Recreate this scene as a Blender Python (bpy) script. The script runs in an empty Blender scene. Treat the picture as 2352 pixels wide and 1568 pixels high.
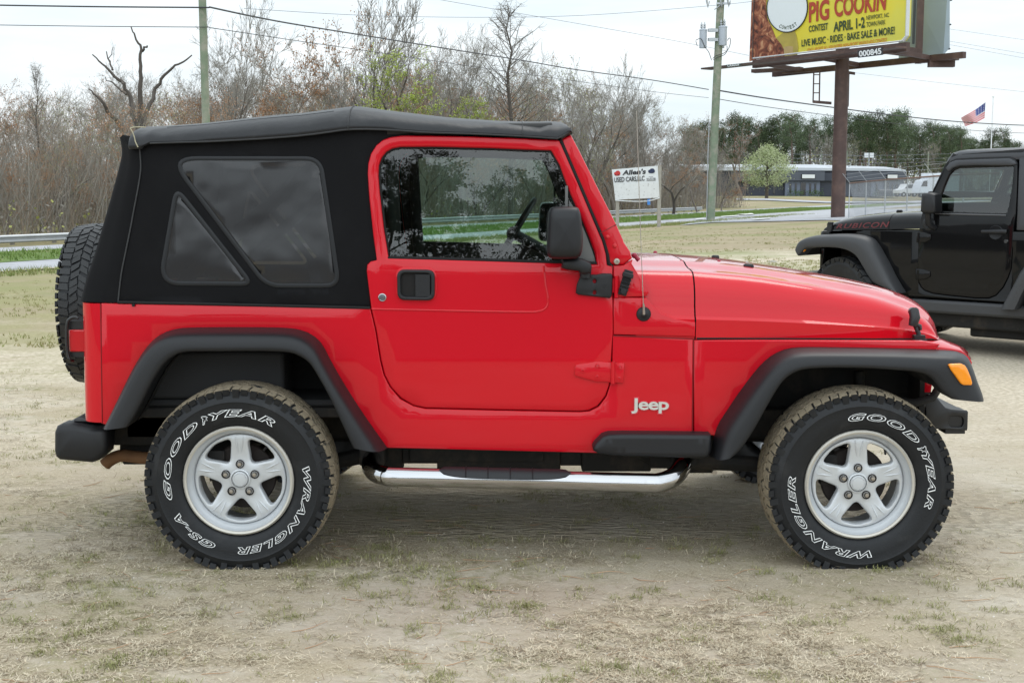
import bpy, bmesh, math, random
from mathutils import Vector, Matrix, noise
from mathutils.geometry import delaunay_2d_cdt
R = math.radians
sc = bpy.context.scene
COL = sc.collection

# ------------------------------------------------------------------ camera
F = 2990.0                      # focal length in 2352-wide picture units
CU, CV = 1176.0, 784.0
HOR = 432.0
PITCH = math.atan((CV - HOR) / F)
CAMY = -4.9
CAMH = 4.9 * math.tan(PITCH + math.atan((1305 - CV) / F))
cam_d = bpy.data.cameras.new("camera"); cam = bpy.data.objects.new("camera", cam_d)
COL.objects.link(cam); sc.camera = cam
cam_d.sensor_width = 36.0; cam_d.lens = 36.0 * F / 2352.0
cam.location = (0, CAMY, CAMH); cam.rotation_euler = (math.pi / 2 - PITCH, 0, 0)
cam_d.clip_start = 0.05; cam_d.clip_end = 6000

# ------------------------------------------------------------------ world and sun
SUN_EL, SUN_AZ = R(58), R(28)      # azimuth: clockwise from +Y (sun behind the vehicles, to the right)
world = bpy.data.worlds.new("World"); sc.world = world; world.use_nodes = True
nt = world.node_tree; nt.nodes.clear()
def N(t, typ, **kw):
    n = t.nodes.new(typ)
    for k, v in kw.items(): setattr(n, k, v)
    return n
out = N(nt, 'ShaderNodeOutputWorld'); bg = N(nt, 'ShaderNodeBackground')
sky = N(nt, 'ShaderNodeTexSky', sky_type='NISHITA', sun_disc=False, sun_elevation=SUN_EL, sun_rotation=SUN_AZ)
sky.air_density = 1.2; sky.dust_density = 2.5
tc = N(nt, 'ShaderNodeTexCoord'); mp = N(nt, 'ShaderNodeMapping')
mp.inputs['Scale'].default_value = (1.2, 1.2, 7.0)
nz = N(nt, 'ShaderNodeTexNoise'); nz.inputs['Scale'].default_value = 2.2; nz.inputs['Detail'].default_value = 7; nz.inputs['Roughness'].default_value = .55
cr = N(nt, 'ShaderNodeValToRGB')
cr.color_ramp.elements[0].position = .3; cr.color_ramp.elements[0].color = (4.7, 5.6, 6.15, 1)
cr.color_ramp.elements[1].position = .62; cr.color_ramp.elements[1].color = (6.6, 6.95, 7.15, 1)
mx = N(nt, 'ShaderNodeMixRGB'); mx.inputs[0].default_value = .93
L = nt.links.new; ZEN, BACK = .55, .8          # overcast: brighter overhead and behind the photographer
L(tc.outputs['Generated'], mp.inputs['Vector']); L(mp.outputs[0], nz.inputs['Vector']); L(nz.outputs['Fac'], cr.inputs[0])
sx = N(nt, 'ShaderNodeSeparateXYZ'); L(tc.outputs['Generated'], sx.inputs[0])
def wm(op, a, b):
    m = N(nt, 'ShaderNodeMath', operation=op)
    for i, c in ((0, a), (1, b)):
        if hasattr(c, 'links'): L(c, m.inputs[i])
        else: m.inputs[i].default_value = c
    return m.outputs[0]
zf = wm('MULTIPLY', wm('MAXIMUM', sx.outputs[2], 0), ZEN); yf = wm('MULTIPLY', wm('MAXIMUM', wm('MULTIPLY', sx.outputs[1], -1), 0), BACK)
vm = N(nt, 'ShaderNodeVectorMath', operation='SCALE'); L(cr.outputs[0], vm.inputs[0]); L(wm('ADD', wm('ADD', zf, yf), 1.0), vm.inputs[3])
L(sky.outputs[0], mx.inputs[1]); L(vm.outputs[0], mx.inputs[2]); L(mx.outputs[0], bg.inputs[0]); L(bg.outputs[0], out.inputs[0])
bg.inputs[1].default_value = .12
sun_d = bpy.data.lights.new("sun", 'SUN'); sun = bpy.data.objects.new("sun", sun_d); COL.objects.link(sun)
sun_d.energy = .6; sun_d.angle = R(25); sun_d.color = (1, .95, .88)
sun.rotation_euler = (math.pi / 2 - SUN_EL, 0, -SUN_AZ + math.pi)
sun.rotation_euler = Vector((-math.sin(SUN_AZ) * math.cos(SUN_EL), -math.cos(SUN_AZ) * math.cos(SUN_EL), -math.sin(SUN_EL))).to_track_quat('-Z', 'Y').to_euler()
sc.view_settings.view_transform = 'Standard'; sc.view_settings.look = 'None'
sc.view_settings.exposure = 0.40; sc.view_settings.gamma = 1; sc.view_settings.use_curve_mapping = False
sc.render.engine = 'CYCLES'
cy = sc.cycles
cy.use_denoising = True; cy.max_bounces = 8; cy.diffuse_bounces = 3; cy.glossy_bounces = 4
cy.transmission_bounces = 6; cy.transparent_max_bounces = 16; cy.caustics_reflective = False; cy.caustics_refractive = False
cy.sample_clamp_indirect = 6

# ------------------------------------------------------------------ picture -> place
CAM = Vector((0, CAMY, CAMH))
FW = Vector((0, math.cos(PITCH), -math.sin(PITCH))); UP = Vector((0, math.sin(PITCH), math.cos(PITCH)))
def ray(u, v): return FW + Vector(((u - CU) / F, 0, 0)) + UP * ((CV - v) / F)
def atY(u, v, y):
    d = ray(u, v); return CAM + d * ((y - CAM.y) / d.y)
def atZ(u, v, z=0):
    d = ray(u, v); return CAM + d * ((z - CAM.z) / d.z)
def atD(u, v, D):               # D = horizontal distance ahead of the camera
    return atY(u, v, CAMY + D)
def on_surf(u, v, surf):        # surf(x, z) -> y
    y = .13
    for _ in range(6):
        p = atY(u, v, y); y = surf(p.x, p.z)
    return atY(u, v, y)
K = 4096 / 2352.0
def zA(x, y): return ((100 + x / 1.68) / K, (400 + y / 1.68) / K)
def zB(x, y): return ((100 + x / 1.4257) / K, (1200 + y / 1.4257) / K)
def zC(x, y): return ((1400 + x / 1.4257) / K, (900 + y / 1.4257) / K)
def zD(x, y): return ((2600 + x / 1.1203) / K, (900 + y / 1.1203) / K)
def zE(x, y): return ((900 + x / 1.68) / K, (y / 1.68) / K)
def zG(x, y): return ((3100 + x / 1.742) / K, (500 + y / 1.742) / K)
def zH(x, y): return ((1400 + x / 2.138) / K, (500 + y / 2.138) / K)
def zI(x, y): return ((2300 + x / 1.3096) / K, (y / 1.3096) / K)
def zJ(x, y): return ((2900 + x / 2.352) / K, (y / 2.352) / K)
def zL(x, y): return ((3700 + x / 2.613) / K, (1100 + y / 2.613) / K)
def zW(x, y): return ((2200 + x / 1.96) / K, (500 + y / 1.96) / K)
def zP(x, y): return ((2780 + x / 6.03) / K, (y / 6.03) / K)
def mapz(f, pts): return [f(*p) for p in pts]

def interp(tab, x):
    if x <= tab[0][0]: return tab[0][1]
    for (a, b), (c, d) in zip(tab, tab[1:]):
        if x <= c: return b+(d-b)*(x-a)/(c-a)
    return tab[-1][1]
# ------------------------------------------------------------------ mesh builder
class MB:
    def __init__(s): s.v = []; s.f = []; s.m = []
    def add(s, vs, fs, mi=0, M=None):
        b = len(s.v)
        s.v.extend([tuple(M @ Vector(p)) for p in vs] if M else [tuple(p) for p in vs])
        for f in fs: s.f.append(tuple(b + i for i in f)); s.m.append(mi)
    def box(s, a, b, mi=0, M=None):
        x0, y0, z0 = a; x1, y1, z1 = b
        s.add([(x0,y0,z0),(x1,y0,z0),(x1,y1,z0),(x0,y1,z0),(x0,y0,z1),(x1,y0,z1),(x1,y1,z1),(x0,y1,z1)],
              [(0,3,2,1),(4,5,6,7),(0,1,5,4),(1,2,6,5),(2,3,7,6),(3,0,4,7)], mi, M)
    def cbox(s, c, d, mi=0, M=None):
        s.box([c[i]-d[i]/2 for i in range(3)], [c[i]+d[i]/2 for i in range(3)], mi, M)
    def tube(s, pts, rr, n=8, mi=0, caps=True, M=None, closed=False):
        pts = [Vector(p) for p in pts]
        if not hasattr(rr, '__len__'): rr = [rr] * len(pts)
        b = len(s.v); m = len(pts); prev = None; vs = []
        for i, p in enumerate(pts):
            if closed: t = pts[(i+1) % m] - pts[i-1]
            else: t = pts[min(i+1, m-1)] - pts[max(i-1, 0)]
            if t.length < 1e-9: t = Vector((0, 0, 1))
            t.normalize()
            if prev is None:
                a = Vector((0, 0, 1)) if abs(t.z) < .9 else Vector((1, 0, 0))
                x = t.cross(a).normalized()
            else:
                x = prev - t * prev.dot(t)
                x = x.normalized() if x.length > 1e-6 else t.orthogonal().normalized()
            prev = x; y = t.cross(x)
            for k in range(n):
                A = 2 * math.pi * k / n
                vs.append(p + (x * math.cos(A) + y * math.sin(A)) * rr[i])
        fs = []
        rng = m if closed else m - 1
        for i in range(rng):
            j = (i + 1) % m
            for k in range(n):
                fs.append((i*n+k, i*n+(k+1) % n, j*n+(k+1) % n, j*n+k))
        if caps and not closed:
            fs.append(tuple(reversed(range(n)))); fs.append(tuple((m-1)*n+k for k in range(n)))
        s.add(vs, fs, mi, M)
    def cyl(s, p0, p1, r0, r1=None, n=16, mi=0, caps=True, M=None):
        s.tube([p0, p1], [r0, r0 if r1 is None else r1], n, mi, caps, M)
    def loft(s, secs, mi=0, closed=False, capa=False, capb=False, M=None):
        n = len(secs[0]); fs = []; vs = [p for q in secs for p in q]
        for i in range(len(secs)-1):
            for k in range(n if closed else n-1):
                fs.append((i*n+k, i*n+(k+1) % n, (i+1)*n+(k+1) % n, (i+1)*n+k))
        if capa: fs.append(tuple(range(n)))
        if capb: fs.append(tuple((len(secs)-1)*n+k for k in reversed(range(n))))
        s.add(vs, fs, mi, M)
    def lathe(s, prof, n=48, mi=0, M=None, a0=0, a1=2*math.pi):   # prof: (r, y) round the Y axis
        full = abs(a1 - a0 - 2*math.pi) < 1e-6; m = n if full else n + 1
        vs = []; fs = []
        for i in range(m):
            a = a0 + (a1 - a0) * i / n
            for r, y in prof: vs.append((r*math.cos(a), y, r*math.sin(a)))
        q = len(prof)
        for i in range(n):
            j = (i + 1) % m
            for k in range(q-1): fs.append((i*q+k, j*q+k, j*q+k+1, i*q+k+1))
        s.add(vs, fs, mi, M)
    def sphere(s, c, r, n=10, mi=0, sc_=(1,1,1)):
        vs = []; fs = []; h = n // 2 + 1
        for i in range(h+1):
            th = math.pi * i / h
            for k in range(n):
                ph = 2*math.pi*k/n
                vs.append((c[0]+r*sc_[0]*math.sin(th)*math.cos(ph), c[1]+r*sc_[1]*math.sin(th)*math.sin(ph), c[2]+r*sc_[2]*math.cos(th)))
        for i in range(h):
            for k in range(n): fs.append((i*n+k, (i+1)*n+k, (i+1)*n+(k+1) % n, i*n+(k+1) % n))
        s.add(vs, fs, mi)
    def mesh(s, name, mats, smooth=None, recalc=True):
        me = bpy.data.meshes.new(name); me.from_pydata(s.v, [], s.f)
        if not isinstance(mats, (list, tuple)): mats = [mats]
        for m in mats: me.materials.append(m)
        if len(mats) > 1: me.polygons.foreach_set('material_index', s.m)
        if recalc:
            bm = bmesh.new(); bm.from_mesh(me)
            bmesh.ops.remove_doubles(bm, verts=bm.verts, dist=1e-5)
            bmesh.ops.recalc_face_normals(bm, faces=bm.faces); bm.to_mesh(me); bm.free()
        if smooth:
            me.polygons.foreach_set('use_smooth', [True] * len(me.polygons))
            me.set_sharp_from_angle(angle=R(smooth))
        me.update(); return me
    def build(s, name, mats, parent=None, smooth=None, bevel=None, world=True, recalc=True, seg=2):
        return link(name, s.mesh(name, mats, smooth, recalc), parent, bevel, world, seg)
def link(name, me, parent=None, bevel=None, world=True, seg=2):
    o = bpy.data.objects.new(name, me); COL.objects.link(o)
    if bevel:
        b = o.modifiers.new('bevel', 'BEVEL'); b.width = bevel; b.segments = seg; b.limit_method = 'ANGLE'; b.angle_limit = R(40)
        me.polygons.foreach_set('use_smooth', [True] * len(me.polygons)); me.set_sharp_from_angle(angle=R(50))
    if parent:
        o.parent = parent
        if world and parent.type == 'EMPTY': o.matrix_parent_inverse = Matrix.Translation(-Vector(parent.location))
    return o
def thing(name, label, cat, loc=(0, 0, 0), rz=0, group=None):
    o = bpy.data.objects.new(name, None); COL.objects.link(o); o.empty_display_size = .1
    o.location = loc; o.rotation_euler = (0, 0, rz); return tag(o, label, cat, group)
def tag(o, label=None, cat=None, group=None, kind=None):
    for k, v in (('label', label), ('category', cat), ('group', group), ('kind', kind)):
        if v: o[k] = v
    return o
def dup(root, loc=None, rz=None, scale=None, label=None, group=None):
    r = root.copy(); COL.objects.link(r)
    if loc is not None: r.location = loc
    if rz is not None: r.rotation_euler = (0, 0, rz)
    if scale is not None: r.scale = scale
    if label: r['label'] = label
    if group: r['group'] = group
    for ch in list(root.children):
        c = ch.copy(); COL.objects.link(c); c.parent = r
        for g in list(ch.children):
            d = g.copy(); COL.objects.link(d); d.parent = c
    return r
def mirror_y(o, yc, name=None, parent=None, label=None):
    me = o.data.copy(); me.transform(Matrix.Translation((0, 2*yc, 0)) @ Matrix.Scale(-1, 4, (0, 1, 0))); me.flip_normals()
    q = bpy.data.objects.new(name or o.name.split('.')[0], me); COL.objects.link(q); q.parent = parent or o.parent
    q.matrix_parent_inverse = o.matrix_parent_inverse
    for m in o.modifiers:
        b = q.modifiers.new(m.name, m.type)
        for at in ('width', 'segments', 'limit_method', 'angle_limit'): setattr(b, at, getattr(m, at))
    if label: q['label'] = label
    return q

# ------------------------------------------------------------------ 2-D outlines
def rnd(pts, seg=5):           # pts (x, y[, r]) -> closed outline with rounded corners
    outp = []; n = len(pts)
    for i in range(n):
        p = Vector(pts[i][:2]); r = pts[i][2] if len(pts[i]) > 2 else 0
        if not r: outp.append((p.x, p.y)); continue
        a = Vector(pts[i-1][:2]) - p; b = Vector(pts[(i+1) % n][:2]) - p
        la, lb = a.length, b.length; a.normalize(); b.normalize()
        ang = a.angle(b); d = min(r / math.tan(ang/2), la*.48, lb*.48)
        s0 = p + a*d; s1 = p + b*d
        for k in range(seg+1):
            t = k/seg; q = s0*(1-t)**2 + p*2*t*(1-t) + s1*t*t
            outp.append((q.x, q.y))
    return outp
def spline(pts, n=6):          # open Catmull-Rom through points of any dimension
    P_ = [Vector(p) for p in pts]; o = []
    for i in range(len(P_)-1):
        p0 = P_[max(i-1, 0)]; p1 = P_[i]; p2 = P_[i+1]; p3 = P_[min(i+2, len(P_)-1)]
        for k in range(n):
            t = k/n
            o.append(.5*((2*p1)+(p2-p0)*t+(2*p0-5*p1+4*p2-p3)*t*t+(3*p1-p0-3*p2+p3)*t**3))
    o.append(P_[-1]); return o
def area(p): return .5*sum(p[i-1][0]*p[i][1]-p[i][0]*p[i-1][1] for i in range(len(p)))
def clean(p, d=.0015):
    o = []
    for q in p:
        if not o or math.hypot(q[0]-o[-1][0], q[1]-o[-1][1]) > d: o.append((q[0], q[1]))
    while len(o) > 3 and math.hypot(o[0][0]-o[-1][0], o[0][1]-o[-1][1]) < d: o.pop()
    return o
def inset(p, b):               # p counter-clockwise; b > 0 shrinks
    n = len(p); o = []
    for i in range(n):
        a = Vector(p[i-1]); c = Vector(p[i]); d = Vector(p[(i+1) % n])
        e1 = (c-a).normalized(); e2 = (d-c).normalized()
        n1 = Vector((-e1.y, e1.x)); n2 = Vector((-e2.y, e2.x))
        m = n1+n2
        if m.length < .2: m = n1
        m.normalize(); k = max(m.dot(n1), .45)
        q = c + m*(b/k); o.append((q.x, q.y))
    return o
def inside(p, x, y):
    c = False; j = len(p)-1
    for i in range(len(p)):
        if (p[i][1] > y) != (p[j][1] > y) and x < (p[j][0]-p[i][0])*(y-p[i][1])/(p[j][1]-p[i][1])+p[i][0]: c = not c
        j = i
    return c
def panel_mb(outline, surf, th=.02, b=.004, holes=(), grid=.06, back=False, mi=0, mb=None, flip=1, bh=None):
    """outline/holes: (x, z) loops; surf(x, z) -> y of the face towards -y; rolled edge b, rim depth th"""
    mb = mb or MB(); bh = b if bh is None else bh
    loops = []
    for k, lp in enumerate([outline] + list(holes)):
        lp = clean(lp)
        if area(lp) < 0: lp = lp[::-1]
        loops.append(lp)
    rings = []
    def V3(q, dy): return (q[0], surf(q[0], q[1]) + flip*dy, q[1])
    inner = []
    for k, lp in enumerate(loops):
        bb = b if k == 0 else bh; sg = 1 if k == 0 else -1
        if bb > 0:
            l1 = inset(lp, sg*bb*.35); l2 = inset(lp, sg*bb)
            secs = [[V3(q, th) for q in lp], [V3(q, bb) for q in lp], [V3(q, bb*.3) for q in l1], [V3(q, 0) for q in l2]]
        else:
            l2 = lp; secs = [[V3(q, th) for q in lp], [V3(q, 0) for q in lp]]
        n = len(lp)
        mb.loft(secs, mi, closed=True); inner.append(l2)
    co = []; ed = []
    for lp in inner:
        s0 = len(co); co += [Vector(q) for q in lp]; n = len(lp)
        ed += [(s0+i, s0+(i+1) % n) for i in range(n)]
    if grid:
        xs = [q[0] for q in inner[0]]; zs = [q[1] for q in inner[0]]
        x = min(xs)+grid*.5
        while x < max(xs):
            z = min(zs)+grid*.5
            while z < max(zs):
                if inside(inner[0], x, z) and not any(inside(h, x, z) for h in inner[1:]):
                    if min((q[0]-x)**2+(q[1]-z)**2 for lp in inner for q in lp) > (grid*.3)**2: co.append(Vector((x, z)))
                z += grid
            x += grid
    vo, eo, fo = delaunay_2d_cdt(co, ed, [], 0, 1e-6)[:3]
    fs = []
    for f in fo:
        cx = sum(vo[i][0] for i in f)/len(f); cz = sum(vo[i][1] for i in f)/len(f)
        if inside(inner[0], cx, cz) and not any(inside(h, cx, cz) for h in inner[1:]): fs.append(tuple(f))
    mb.add([V3(q, 0) for q in vo], fs, mi)
    if back: mb.add([V3(q, th) for q in vo], fs, mi)
    return mb

# ------------------------------------------------------------------ lettering
def text_geo(s, bold=0.0, outline=0.0, res=4, align='CENTER', shear=0.0, space=1.0):
    cu = bpy.data.curves.new('lettering', 'FONT'); cu.body = s; cu.size = 1; cu.align_x = align; cu.resolution_u = res
    cu.offset = bold; cu.shear = shear; cu.space_character = space
    if outline: cu.fill_mode = 'NONE'; cu.bevel_depth = outline; cu.bevel_resolution = 0
    o = bpy.data.objects.new('lettering', cu); COL.objects.link(o)
    dg = bpy.context.evaluated_depsgraph_get(); dg.update()
    me = bpy.data.meshes.new_from_object(o.evaluated_get(dg))
    vs = [v.co.copy() for v in me.vertices]; fs = [tuple(p.vertices) for p in me.polygons]
    bpy.data.objects.remove(o); bpy.data.curves.remove(cu); bpy.data.meshes.remove(me)
    if not vs: return vs, fs
    x0 = min(v.x for v in vs); x1 = max(v.x for v in vs); y0 = min(v.y for v in vs); y1 = max(v.y for v in vs)
    return [Vector(((v.x-x0)/(x1-x0), (v.y-y0)/(y1-y0), v.z)) for v in vs], fs   # unit box

# ------------------------------------------------------------------ materials
MATS = {}
def mat(name, col, rough=.5, metal=0, spec=.5, coat=0, coat_r=.03, var=.08, vscale=8, bump=0, bscale=60, col2=None, c2pos=(.45, .6), c2scale=5, tr=0, emis=None, ecol=None, sheen=0):
    m = bpy.data.materials.new(name); m.use_nodes = True; t = m.node_tree; b = t.nodes['Principled BSDF']
    b.inputs['Roughness'].default_value = rough; b.inputs['Metallic'].default_value = metal
    b.inputs['Specular IOR Level'].default_value = spec
    b.inputs['Coat IOR'].default_value = 1.42
    b.inputs['Coat Weight'].default_value = coat; b.inputs['Coat Roughness'].default_value = coat_r
    tc = N(t, 'ShaderNodeTexCoord'); n = N(t, 'ShaderNodeTexNoise'); n.inputs['Scale'].default_value = vscale; n.inputs['Detail'].default_value = 5
    t.links.new(tc.outputs['Object'], n.inputs['Vector'])
    mixn = N(t, 'ShaderNodeMixRGB'); c = col
    mixn.inputs[1].default_value = (c[0]*(1-var), c[1]*(1-var), c[2]*(1-var), 1)
    mixn.inputs[2].default_value = (min(1, c[0]*(1+var)), min(1, c[1]*(1+var)), min(1, c[2]*(1+var)), 1)
    t.links.new(n.outputs['Fac'], mixn.inputs[0]); last = mixn.outputs[0]
    if col2:
        n2 = N(t, 'ShaderNodeTexNoise'); n2.inputs['Scale'].default_value = c2scale; n2.inputs['Detail'].default_value = 6; n2.inputs['Roughness'].default_value = .65
        r2 = N(t, 'ShaderNodeValToRGB'); r2.color_ramp.elements[0].position = c2pos[0]; r2.color_ramp.elements[1].position = c2pos[1]
        m2 = N(t, 'ShaderNodeMixRGB'); m2.inputs[2].default_value = (*col2, 1)
        t.links.new(tc.outputs['Object'], n2.inputs['Vector']); t.links.new(n2.outputs['Fac'], r2.inputs[0])
        t.links.new(r2.outputs[0], m2.inputs[0]); t.links.new(last, m2.inputs[1]); last = m2.outputs[0]
    t.links.new(last, b.inputs['Base Color'])
    if bump:
        nb = N(t, 'ShaderNodeTexNoise'); nb.inputs['Scale'].default_value = bscale; nb.inputs['Detail'].default_value = 4
        bp = N(t, 'ShaderNodeBump'); bp.inputs['Strength'].default_value = bump; bp.inputs['Distance'].default_value = .01
        t.links.new(tc.outputs['Object'], nb.inputs['Vector']); t.links.new(nb.outputs['Fac'], bp.inputs['Height']); t.links.new(bp.outputs[0], b.inputs['Normal'])
    if emis: b.inputs['Emission Color'].default_value = (*emis, 1); b.inputs['Emission Strength'].default_value = 1
    MATS[name] = m; return m
def glass(name, tint, ior=1.5, rough=0.0, glow=(1, 1, 1), bump=0, bscale=6, haze=None):
    m = bpy.data.materials.new(name); m.use_nodes = True; t = m.node_tree; t.nodes.clear()
    o = N(t, 'ShaderNodeOutputMaterial'); tr = N(t, 'ShaderNodeBsdfTransparent'); gl = N(t, 'ShaderNodeBsdfGlossy'); mi = N(t, 'ShaderNodeMixShader'); fr = N(t, 'ShaderNodeFresnel')
    tr.inputs[0].default_value = (*tint, 1); gl.inputs['Roughness'].default_value = rough; gl.inputs[0].default_value = (*glow, 1); fr.inputs[0].default_value = ior
    t.links.new(fr.outputs[0], mi.inputs[0]); t.links.new(tr.outputs[0], mi.inputs[1]); t.links.new(gl.outputs[0], mi.inputs[2]); t.links.new(mi.outputs[0], o.inputs[0])
    if haze:
        df = N(t, 'ShaderNodeBsdfDiffuse'); df.inputs[0].default_value = (*haze, 1); m2 = N(t, 'ShaderNodeMixShader'); m2.inputs[0].default_value = .5
        t.links.new(tr.outputs[0], m2.inputs[1]); t.links.new(df.outputs[0], m2.inputs[2]); t.links.new(m2.outputs[0], mi.inputs[1])
    if bump:
        tc = N(t, 'ShaderNodeTexCoord'); nb = N(t, 'ShaderNodeTexNoise'); nb.inputs['Scale'].default_value = bscale; nb.inputs['Detail'].default_value = 2
        bp = N(t, 'ShaderNodeBump'); bp.inputs['Strength'].default_value = bump; bp.inputs['Distance'].default_value = .02
        t.links.new(tc.outputs['Object'], nb.inputs['Vector']); t.links.new(nb.outputs['Fac'], bp.inputs['Height'])
        t.links.new(bp.outputs[0], gl.inputs['Normal'])
    return m
RED = mat('red_paint', (.58, .005, .015), .32, spec=.05, coat=.95, coat_r=.03, var=.03, vscale=1.3)
REDD = mat('red_paint_satin', (.60, .014, .02), .42, coat=.3, coat_r=.2, var=.03)
BLACKP = mat('black_plastic', (.011, .0115, .0135), .45, spec=.4, var=.1, bump=.06, bscale=700)
BLACKD = mat('dark_chassis', (.008, .0075, .007), .8, var=.4, vscale=9, col2=(.045, .034, .024), c2pos=(.5, .75), c2scale=7)
BLACKM = mat('black_metal', (.012, .012, .013), .35, var=.1)
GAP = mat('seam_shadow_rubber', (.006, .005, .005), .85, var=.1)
FABRIC = mat('black_vinyl_fabric', (.0045, .0045, .0055), .7, spec=.15, var=.2, vscale=3, bump=.12, bscale=500, col2=(.008, .008, .009), c2pos=(.5, .8), c2scale=4)
ROOFV = mat('roof_vinyl', (.011, .0115, .0135), .42, spec=.4, var=.25, vscale=5, bump=.15, bscale=40, col2=(.03, .03, .031), c2pos=(.55, .8), c2scale=6)
RUBBER = mat('tyre_rubber', (.010, .011, .013), .5, spec=.35, var=.2, vscale=5, bump=.1, bscale=120, col2=(.03, .03, .031), c2pos=(.55, .8), c2scale=9)
TREADC = mat('tyre_tread_clean', (.010, .011, .012), .45, var=.2, bump=.25, bscale=160)
MUD = mat('tread_mud', (.27, .22, .15), .9, var=.3, vscale=20, bump=.4, bscale=90, col2=(.03, .029, .027), c2pos=(.56, .64), c2scale=20)
WHITEL = mat('white_letter_rubber', (.85, .86, .86), .6, var=.05, vscale=30)
ALLOY = mat('silver_alloy', (.58, .60, .62), .36, metal=.3, spec=.5, var=.04, vscale=4)
ALLOYL = mat('machined_lip', (.56, .53, .47), .38, metal=.3, var=.08, vscale=8)
STEEL = mat('worn_steel', (.42, .38, .33), .4, metal=.9, var=.2, vscale=30)
CHROME = mat('chrome', (.50, .50, .51), .06, metal=1, var=.02, col2=(.40, .39, .37), c2pos=(.6, .9), c2scale=11)
CHROMED = mat('dusty_chrome', (.25, .25, .26), .3, metal=1, var=.2)
RUST = mat('rusty_pipe', (.20, .10, .045), .75, metal=.2, var=.3, vscale=15)
BROWN = mat('disc_rust', (.022, .016, .014), .7, metal=.3, var=.3, vscale=15)
AMBER = mat('amber_lens', (.95, .30, .005), .18, coat=.8, var=.04)
REDLENS = mat('red_lens', (.55, .008, .012), .15, coat=.8, var=.05)
SEATM = mat('seat_cloth', (.035, .035, .037), .85, var=.2)
GLASS = glass('tinted_door_glass', (.62, .76, .70), 1.75)
GLASSW = glass('windshield_glass', (.85, .9, .88), 1.5)
GLASSD = glass('dark_vehicle_glass', (.34, .42, .40), 1.75)
# ------------------------------------------------------------------ terrain: a gentle slope down to the road; (t, s) run along and across the road
E0 = Vector((-12.1, 32.4+CAMY)); DR = Vector((.445, .895)).normalized(); NR = Vector((-DR.y, DR.x))
SP = [(-500, 0), (-18, 0), (-12, -.14), (-6, -.40), (-1, -.58), (0, -.6), (12, -.6), (16, -.5), (28, -.06), (34, 0), (1500, 0)]
def TS(x, y): p = Vector((x, y))-E0; return (p.dot(DR), p.dot(NR))
def XY(t, s): p = E0+DR*t+NR*s; return (p.x, p.y)
def T(x, y): return interp(SP, TS(x, y)[1])
def gpt(u, v):
    z = -.3
    for _ in range(20): p = atZ(u, v, z); z = .5*z+.5*T(p.x, p.y)
    return Vector((p.x, p.y, z))
def onroad(t, s, dz=0): x, y = XY(t, s); return Vector((x, y, interp(SP, s)+dz))
def ground_node(t, pos):
    pass
GND = bpy.data.materials.new('sandy_ground'); GND.use_nodes = True; t = GND.node_tree; b = t.nodes['Principled BSDF']
b.inputs['Roughness'].default_value = .95; b.inputs['Specular IOR Level'].default_value = .15
tcn = N(t, 'ShaderNodeTexCoord'); Lk = t.links.new
def tnoise(scale, detail=6, rough=.6, mapping=None, dist=0):
    n = N(t, 'ShaderNodeTexNoise'); n.inputs['Scale'].default_value = scale; n.inputs['Detail'].default_value = detail; n.inputs['Roughness'].default_value = rough; n.inputs['Distortion'].default_value = dist
    if mapping:
        m = N(t, 'ShaderNodeMapping'); m.inputs['Scale'].default_value = mapping[:3]; m.inputs['Rotation'].default_value = (0, 0, mapping[3] if len(mapping) > 3 else 0); m.inputs['Location'].default_value = mapping[4] if len(mapping) > 4 else (0, 0, 0)
        Lk(tcn.outputs['Object'], m.inputs[0]); Lk(m.outputs[0], n.inputs['Vector'])
    else: Lk(tcn.outputs['Object'], n.inputs['Vector'])
    return n.outputs['Fac']
def ramp(x, a, b_, c0=0, c1=1):
    r = N(t, 'ShaderNodeMapRange'); r.inputs[1].default_value = a; r.inputs[2].default_value = b_; r.inputs[3].default_value = c0; r.inputs[4].default_value = c1; Lk(x, r.inputs[0]); return r.outputs[0]
def mixc(f, a, b_):
    m = N(t, 'ShaderNodeMixRGB')
    if hasattr(f, 'links'): Lk(f, m.inputs[0])
    else: m.inputs[0].default_value = f
    for i, c in ((1, a), (2, b_)):
        if hasattr(c, 'links'): Lk(c, m.inputs[i])
        else: m.inputs[i].default_value = (*c, 1)
    return m.outputs[0]
def mth(op, a, b_=0):
    m = N(t, 'ShaderNodeMath', operation=op)
    for i, c in ((0, a), (1, b_)):
        if hasattr(c, 'links'): Lk(c, m.inputs[i])
        else: m.inputs[i].default_value = c
    return m.outputs[0]
sand = mixc(ramp(tnoise(260, 3), .35, .65), (.465, .41, .325), (.61, .55, .455))
sand = mixc(ramp(tnoise(14, 4, .6, (1, 2, 1)), .52, .66, 0, .55), sand, (.33, .28, .21))
sand = mixc(ramp(tnoise(1.1, 5), .4, .65), sand, (.43, .36, .275))
sand = mixc(ramp(tnoise(95, 2, .5), .70, .74), sand, (.15, .12, .085))  # dark specks stand for shade between grass clumps, painted into the colour
pale = (.68, .60, .48)
straw = mixc(ramp(tnoise(120, 5, .7, (1, 3.5, 1, .4)), .38, .62), (.26, .21, .135), (.58, .50, .37))
green = mixc(ramp(tnoise(60, 4, .7), .35, .65), (.13, .135, .04), (.30, .28, .13))
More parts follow.
